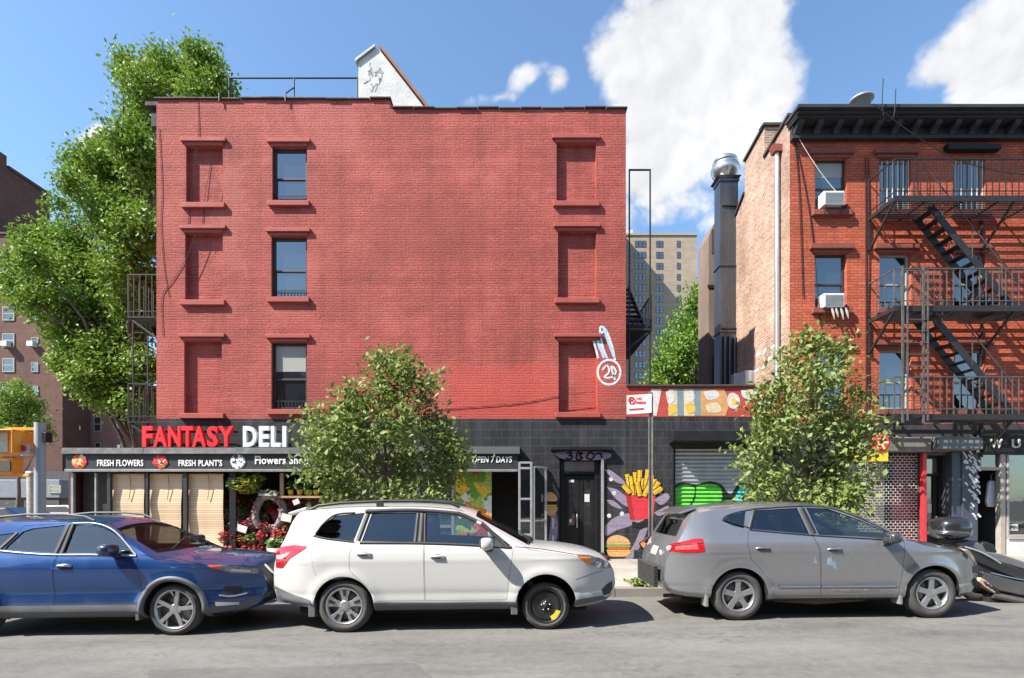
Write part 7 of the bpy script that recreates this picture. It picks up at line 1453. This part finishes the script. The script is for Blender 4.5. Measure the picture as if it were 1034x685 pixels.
# ================= street furniture at the left =================
YS = 10.0
sp_ = thing('signal_pole', 'thick grey steel signal pole at the street corner beside the blue car', 'pole', (X(40.5, YS), YS, .14)); m = MB(); m.tube([(X(40.5, YS), YS, .05), (X(40.5, YS), YS, Z(427, YS))], .088, 16); m.build('shaft', mat('grey_pole_paint', (.33, .35, .37), .5, .3, var=.2, vs=5, streak=True), sp_); m = MB(); m.lathe([(.14, .14), (.14, .3), (.09, .34)], (X(40.5, YS), YS, 0)); m.build('base', M_GREY, sp_)
cp = thing('concrete_post', 'mottled pale concrete post just behind the grey signal pole', 'post', (X(33, 12.5), 12.5, .14)); m = MB(); m.tube([(X(33.5, 12.5), 12.5, .1), (X(33, 12.5), 12.5, Z(479, 12.5))], .11, 12); m.build('shaft', mat('mottled_concrete', (.34, .31, .27), .9, var=.4, vs=10, bmp=.5), cp); m = MB(); m.lathe([(.13, 0), (.13, .06), (.001, .07)], (X(33, 12.5), 12.5, Z(479, 12.5))); m.build('cap', M_GREY, cp)
M_SIG = mat('signal_yellow', (.78, .30, .02), .45, var=.12, vs=5); M_LENS = mat('signal_lens', (.42, .44, .36), .3, var=.3, vs=10)
ps = thing('pedestrian_signal', 'orange yellow pedestrian signal head, upper of the two on the grey pole', 'traffic signal', (X(10, YS), YS, Z(460, YS))); m = MB(); x0, x1 = X(-12, YS), X(26.5, YS); za, zb2 = Z(459, YS), Z(436, YS)
m.box(x0, x1, YS - .12, YS + .16, za, zb2); m.box(x0 - .02, x1 + .02, YS - .30, YS - .121, zb2 - .015, zb2 + .01); m.box(x1 - .005, x1 + .02, YS - .30, YS - .121, za, zb2 - .016); m.build('housing', M_SIG, ps, bevel=.012)
m = MB(); m.box(x0 + .02, X(14.5, YS), YS - .135, YS - .121, za + .03, zb2 - .03); m.build('lens', M_LENS, ps); m = MB(); m.bar((x1, YS, zb2 + .05), (X(41, YS), YS, zb2 + .05), .05); m.bar((X(8, YS), YS, zb2 + .05), (x1, YS, zb2 + .05), .05); m.bar((X(8, YS), YS, zb2), (X(8, YS), YS, zb2 + .05), .05); m.build('arm', M_SIG, ps)
p2 = thing('pedestrian_signal', 'orange signal box with a dark mesh window, lower of the two on the grey pole', 'traffic signal', (X(10, YS), YS, Z(481, YS))); m = MB(); x0, x1 = X(-3, YS), X(17, YS); za, zb2 = Z(479, YS), Z(463, YS); m.box(x0, x1, YS - .08, YS + .14, za, zb2); m.box(x0 - .02, X(30, YS), YS - .02, YS + .02, za - .05, za - .005); m.box(X(3, YS), X(36, YS), YS - .02, YS + .02, zb2 + .004, zb2 + .035); m.build('housing', M_SIG, p2, bevel=.012); m = MB(); m.box(X(3, YS), X(15, YS), YS - .10, YS - .081, za + .05, zb2 - .04); m.build('mesh_window', mat('dark_mesh', (.07, .065, .05), .8, var=.7, vs=30), p2)
st = thing('street_sign', 'small white sign with a red disc on the left of the grey signal pole', 'sign', (X(30, YS), YS - .1, Z(460, YS))); m = MB(); m.box(X(26.8, YS), X(35.5, YS), YS - .12, YS - .105, Z(461, YS), Z(449, YS)); m.build('plate', M_WHITE, st); m = MB(); m.lathe([(.001, -.004), (.06, -.004), (.06, 0)], (X(29.5, YS), YS - .121, Z(453.5, YS)), 'y', 18); m.build('red_disc', mat('sign_red', (.7, .03, .04), .5), st); m = MB(); m.bar((X(31, YS), YS - .1, Z(455, YS)), (X(40, YS), YS - .02, Z(455, YS)), .03); m.build('bracket', M_GREY, st)
s2 = thing('signal_box', 'small black signal box on the right side of the grey pole', 'signal box', (X(48, YS), YS, Z(446, YS))); m = MB(); m.box(X(46, YS), X(49.5, YS), YS - .06, YS + .08, Z(447, YS), Z(437, YS)); m.build('housing', M_BLACK, s2, bevel=.01); m = MB(); m.bar((X(41, YS), YS, Z(442, YS)), (X(47, YS), YS, Z(442, YS)), .04); m.build('bracket', M_GREY, s2)
# parked cars far away across the avenue, kept simple but shaped
def farcar(px, Y, c, lab, L=4.5):
    t = thing('parked_car', lab, 'car', (X(px, Y), Y, 0)); x0 = X(px, Y); pr = [(-2.2, .35), (-2.2, .8), (-2.0, .95), (-1.6, 1.0), (-1.0, 1.42), (.4, 1.45), (1.1, 1.02), (1.9, .92), (2.2, .75), (2.2, .35)]
    m = MB(); m.prism([(x0 + a, b) for a, b in pr], Y, Y + 1.7); o = m.build('body', c, t, bevel=.12, seg=3); fixnormals(o.data)
    m = MB(); m.prism([(x0 + a, b) for a, b in ((-1.4, 1.03), (-.95, 1.36), (.35, 1.38), (.9, 1.03))], Y - .01, Y + 1.71); o = m.build('side_window', M_PANE, t); fixnormals(o.data)
    for dx_ in (-1.35, 1.35):
        m = MB(); m.lathe([(.33, -.02), (.33, .2)], (x0 + dx_, Y, .33), 'y', 20); m.lathe([(.2, -.03), (.001, -.03)], (x0 + dx_, Y, .33), 'y', 16); m.build('wheel', M_TYRE, t)
    return t
farcar(-6, 21, paint('far_dark_blue', (.02, .03, .07), .4, .3), 'dark blue car across the avenue behind the blue crossover')
farcar(60, 33, paint('far_white', (.6, .6, .6), .0, .3), 'pale car far across the avenue between the concrete post and the shop')
# parking sign at the kerb
YP = 9.95; pk = thing('parking_sign', 'white and red parking sign on a steel pole at the kerb between two cars', 'sign', (X(657, YP), YP, .15)); m = MB(); m.box(X(657, YP) - .03, X(657, YP) + .03, YP - .012, YP + .012, .1, Z(396, YP)); m.box(X(657, YP) - .036, X(657, YP) - .031, YP - .03, YP + .012, .1, Z(396, YP)); m.box(X(657, YP) + .031, X(657, YP) + .036, YP - .03, YP + .012, .1, Z(396, YP)); m.build('pole', mat('weathered_channel_steel', (.24, .22, .20), .6, .4, var=.3, vs=6), pk)
ys2 = YP - .04; m = MB(); a, b, c, e = X(633, ys2), X(658, ys2), Z(418.5, ys2), Z(399.5, ys2); m.add([(a, ys2, c), (b, ys2, c + .03), (b, ys2, e + .03), (a, ys2, e), (a, ys2 + .008, c), (b, ys2 + .008, c + .03), (b, ys2 + .008, e + .03), (a, ys2 + .008, e)], [(0, 1, 2, 3), (7, 6, 5, 4), (0, 4, 5, 1), (1, 5, 6, 2), (2, 6, 7, 3), (3, 7, 4, 0)]); pl = m.build('plate', mat('sign_enamel_white', (.80, .79, .77), .4, var=.05), pk); M_SR = mat('sign_red', (.7, .03, .04), .5)
m = text_mesh('P', X(635.5, ys2), X(640, ys2), Z(408, ys2), Z(401, ys2), ys2 - .003, .003, .02); m.build('symbol', M_SR, pl); m = MB(); m.tube([(X(637.8, ys2) + .06 * math.cos(q), ys2 - .006, Z(404.5, ys2) + .06 * math.sin(q)) for q in np.linspace(0, 6.28, 18)], .006, 5, caps=False); m.bar((X(635.5, ys2), ys2 - .008, Z(402, ys2)), (X(640, ys2), ys2 - .008, Z(407, ys2)), .004, .014); m.bar((X(635, ys2), ys2 - .006, Z(413.6, ys2)), (X(650, ys2), ys2 - .006, Z(412.6, ys2)), .004, .02); m.build('red_marks', M_SR, pl)
m = text_mesh('NO', X(642.5, ys2), X(648, ys2), Z(404, ys2), Z(401.3, ys2), ys2 - .003, .003, .02); m.build('lettering', M_SR, pl); m = text_mesh('PARKING', X(642.5, ys2), X(652, ys2), Z(408, ys2), Z(405.3, ys2), ys2 - .003, .003, .02); m.build('lettering', M_SR, pl)
# weeds in the pavement joint
wd = MB(); rg = random.Random(31); yw = 9.75; x = X(645, yw)
leafspray(wd, (x, yw, .24), (.16, .12, .09), 130, .075, rg); leafspray(wd, (x - .1, yw + .5, .19), (.05, .3, .03), 40, .05, rg); leafspray(wd, (x - .25, yw + 1.6, .18), (.04, .9, .025), 50, .04, rg); leafspray(wd, (x + .2, yw - .1, .2), (.12, .06, .04), 40, .06, rg)
tag(wd.build('weed', leafmat('weed_leaf', (.13, .2, .05), (.24, .3, .1), (.2, .25, .06))), 'thin green weed growing from the pavement joint between white and silver cars', 'weed', None, 'stuff')
# ================= motor scooter =================
YM = 8.5; sc_ = thing('motor_scooter', 'big grey motor scooter with a rounded top box, parked nose right behind the silver car', 'motor scooter', (X(1010, YM), YM + .3, .06)); M_SCD = paint('scooter_dark_paint', (.018, .019, .022), .3, .22); M_SCG = paint('scooter_grey_paint', (.11, .115, .125), .7, .28); M_SEATB = mat('scooter_seat', (.13, .13, .135), .55, var=.2)
def mx_(p): return X(p, YM)
def mz_(v): return Z(v, YM)
cy = YM + .3
m = MB(); cx_ = mx_(975); m.ell((cx_, cy, mz_(534.5)), (.265, .25, .185), 20, 12, p=.72); bxx = m.build('top_box', M_SCD, sc_); m = MB(); m.ell((cx_ - .02, cy, mz_(539)), (.262, .257, .075), 20, 8, p=.7); m.build('lid_band', M_SCG, bxx); m = MB(); m.box(cx_ - .12, cx_ + .2, cy - .12, cy + .12, mz_(551), mz_(546)); m.bar((cx_, cy - .1, mz_(549)), (cx_ + .3, cy - .1, mz_(560)), .03); m.bar((cx_, cy + .1, mz_(549)), (cx_ + .3, cy + .1, mz_(560)), .03); m.build('rack', M_IRON, bxx)
def hull(name, secs, m_, p=.7):
    mb = MB(); rows = []
    for (x, z, w_, h_) in secs: rows.append([(x, cy + w_ * math.copysign(abs(math.cos(a)) ** p, math.cos(a)), z + h_ * math.copysign(abs(math.sin(a)) ** p, math.sin(a))) for a in np.linspace(0, 2 * math.pi, 21)])
    mb.grid(rows); mb.poly(rows[0]); mb.poly(rows[-1][::-1]); o = mb.build(name, m_, sc_); fixnormals(o.data); return o
def slabs(name, pts, hw, m_, bev=.05):
    mb = MB(); mb.prism([(mx_(p), mz_(v)) for p, v in pts], cy - hw, cy + hw); o = mb.build(name, m_, sc_, bevel=bev, seg=4); fixnormals(o.data); o.data.polygons.foreach_set('use_smooth', [True] * len(o.data.polygons)); o.data.set_sharp_from_angle(angle=R(60)); return o
slabs('tail_cowl', [(978, 553), (988, 551), (1000, 560), (1018, 569), (1042, 577), (1080, 584), (1080, 594), (1034, 586), (1012, 577), (996, 570), (984, 562)], .20, M_SCD, .018)
slabs('side_panel', [(996, 578), (1008, 581), (1030, 587), (1062, 591), (1092, 590), (1098, 603), (1060, 605), (1034, 602), (1012, 597), (1000, 590)], .235, M_SCG, .022)
slabs('lower_panel', [(1010, 600), (1034, 605), (1062, 608), (1096, 606), (1092, 611), (1040, 612), (1014, 606)], .21, M_SCD, .015)
slabs('rear_fender', [(986, 566), (995, 574), (1003, 590), (1002, 600), (996, 594), (989, 578)], .10, M_PLAST, .012)
slabs('seat', [(974, 549), (992, 547), (1000, 551), (1004, 558), (1018, 560), (1036, 566), (1060, 575), (1058, 581), (1036, 575), (1012, 568), (990, 559), (976, 554)], .17, M_SEATB, .025)
slabs('frame_core', [(988, 562), (1000, 566), (1016, 576), (1060, 588), (1098, 592), (1098, 606), (1040, 607), (1008, 602), (994, 588)], .16, M_PLAST, .01)
slabs('backrest', [(1000, 549.5), (1006, 548), (1013, 551), (1016.5, 559), (1010, 561), (1001, 558)], .15, mat('black_leather', (.015, .015, .016), .4), .025)
slabs('stripe_reflector', [(994, 584), (998, 586), (1010, 597), (1008, 600), (997, 593), (992, 588)], .242, mat('tan_reflector', (.42, .32, .24), .35, var=.5, vs=30), .006)
for k in range(4): slabs('vent_slat', [(996 + 4 * k, 587.5 + 2.6 * k), (999 + 4 * k, 588.5 + 2.6 * k), (1001 + 4 * k, 592.5 + 2.6 * k), (998 + 4 * k, 591.5 + 2.6 * k)], .25, M_PLAST, .003)
for s_ in (-1, 1): m = MB(); m.tube(smooth_line([(mx_(980), cy + s_ * .19, mz_(553)), (mx_(992), cy + s_ * .22, mz_(557)), (mx_(1006), cy + s_ * .22, mz_(564)), (mx_(1016), cy + s_ * .2, mz_(570))], 12), .016, 8); m.build('grab_rail', M_ALU, sc_)
for s_ in (-1, 1): m = MB(); m.tube(smooth_line([(mx_(1004), cy + s_ * .235, mz_(579)), (mx_(1030), cy + s_ * .24, mz_(585)), (mx_(1062), cy + s_ * .24, mz_(590))], 10), .010, 6); m.build('chrome_trim', M_CHROME, sc_)
m = MB(); m.add([(mx_(984), cy - .1, mz_(592)), (mx_(984), cy + .1, mz_(592)), (mx_(980), cy + .1, mz_(606)), (mx_(980), cy - .1, mz_(606)), (mx_(985), cy - .1, mz_(592)), (mx_(985), cy + .1, mz_(592)), (mx_(981), cy + .1, mz_(606)), (mx_(981), cy - .1, mz_(606))], [(0, 1, 2, 3), (7, 6, 5, 4), (0, 4, 5, 1), (1, 5, 6, 2), (2, 6, 7, 3), (3, 7, 4, 0)]); m.build('number_plate', M_PLATE, sc_)
hull('front_shield', [(mx_(1080), mz_(585), .1, .1), (mx_(1100), mz_(560), .26, .3), (mx_(1115), mz_(545), .22, .32), (mx_(1125), mz_(535), .08, .15)], M_SCD)
def mwheel(x):
    m = MB(); r = .30; m.lathe([(.18, .06), (.2, .07), (.28, .06), (r, .02), (r, -.02), (.28, -.06), (.2, -.07), (.18, -.06)], (x, cy, gz(x) + r), 'y', 32); o = m.build('tyre', M_TYRE, sc_); m = MB(); m.lathe([(.19, -.06), (.18, 0), (.19, .06)], (x, cy, gz(x) + r), 'y', 24)
    for k in range(5): a = R(72 * k); m.bar((x, cy, gz(x) + r), (x + .18 * math.cos(a), cy, gz(x) + r + .18 * math.sin(a)), .04, .03)
    m.build('rim', M_RIMD, sc_)
mwheel(mx_(1002)); mwheel(mx_(1118))
m = MB(); m.tube([(mx_(1008), cy - .2, mz_(602)), (mx_(1040), cy - .22, mz_(609)), (mx_(1060), cy - .2, mz_(611))], [.05, .06, .04], 10); m.build('exhaust', M_SCD, sc_); m = MB(); m.tube([(mx_(1110), cy, gz(7) + .3), (mx_(1118), cy - .1, gz(7) + .3), (mx_(1106), cy - .1, mz_(560)), (mx_(1100), cy, mz_(540))], .025, 8); m.bar((mx_(1094), cy - .35, mz_(533)), (mx_(1094), cy + .35, mz_(533)), .035); m.build('handlebar', M_IRON, sc_)
m = MB(); m.ell((mx_(978), cy, mz_(570)), (.05, .15, .035), 14, 8, p=.7); m.build('tail_lamp', M_LAMPR, sc_); m = MB(); m.box(mx_(1006), mx_(1080), cy - .17, cy + .17, mz_(615), mz_(600)); m.build('engine', M_PLAST, sc_, bevel=.02)
m = MB(); m.bar((mx_(1040), cy - .1, mz_(612)), (mx_(1036), cy - .25, gz(7) + .01), .02); m.build('side_stand', M_IRON, sc_)

# ================= the row across the street, behind the viewer: it shows in paint and glass =================
def rowhouse(x0, x1, h, m_, lab, y=-9.4):
    t = thing('row_house', lab, 'building', ((x0 + x1) / 2, y, 0)); pos = lambda u, d, z: (u, y - d, z); ops = []; n = int((x1 - x0) / 1.9)
    for f in range(int((h - 4) / 2.9)):
        for i in range(n): c = x0 + (x1 - x0) * (i + .5) / n; ops.append((c - .45, c + .45, 4.6 + 2.9 * f, 6.2 + 2.9 * f, .2, 1))
    for i in range(max(1, n // 3)): a = x0 + (x1 - x0) * i / max(1, n // 3); ops.append((a + .4, a + (x1 - x0) / max(1, n // 3) - .4, .6, 3.1, .3, 1))
    m = MB(); wall(m, x0, x1, 0, h, ops, pos, 0, flip=True); m.box(x0, x1, y - 9, y - .35, 0, h - .02); m.build('wall', [m_, M_PANE], t)
    m = MB(); m.box(x0 - .05, x1 + .05, y - .3, y + .45, h + .01, h + .5); m.build('cornice', M_CORN, t)
rowhouse(-24, -9.1, 13.5, M_BROWN, 'brown brick row house across the street, seen only as a reflection in the blue car')
rowhouse(-9, 4.4, 11.5, M_TAN, 'tan brick row house across the street, seen only as a reflection in the white car')
rowhouse(4.5, 19, 14, M_ORANGE, 'orange brick row house across the street, seen only as a reflection in the silver car')
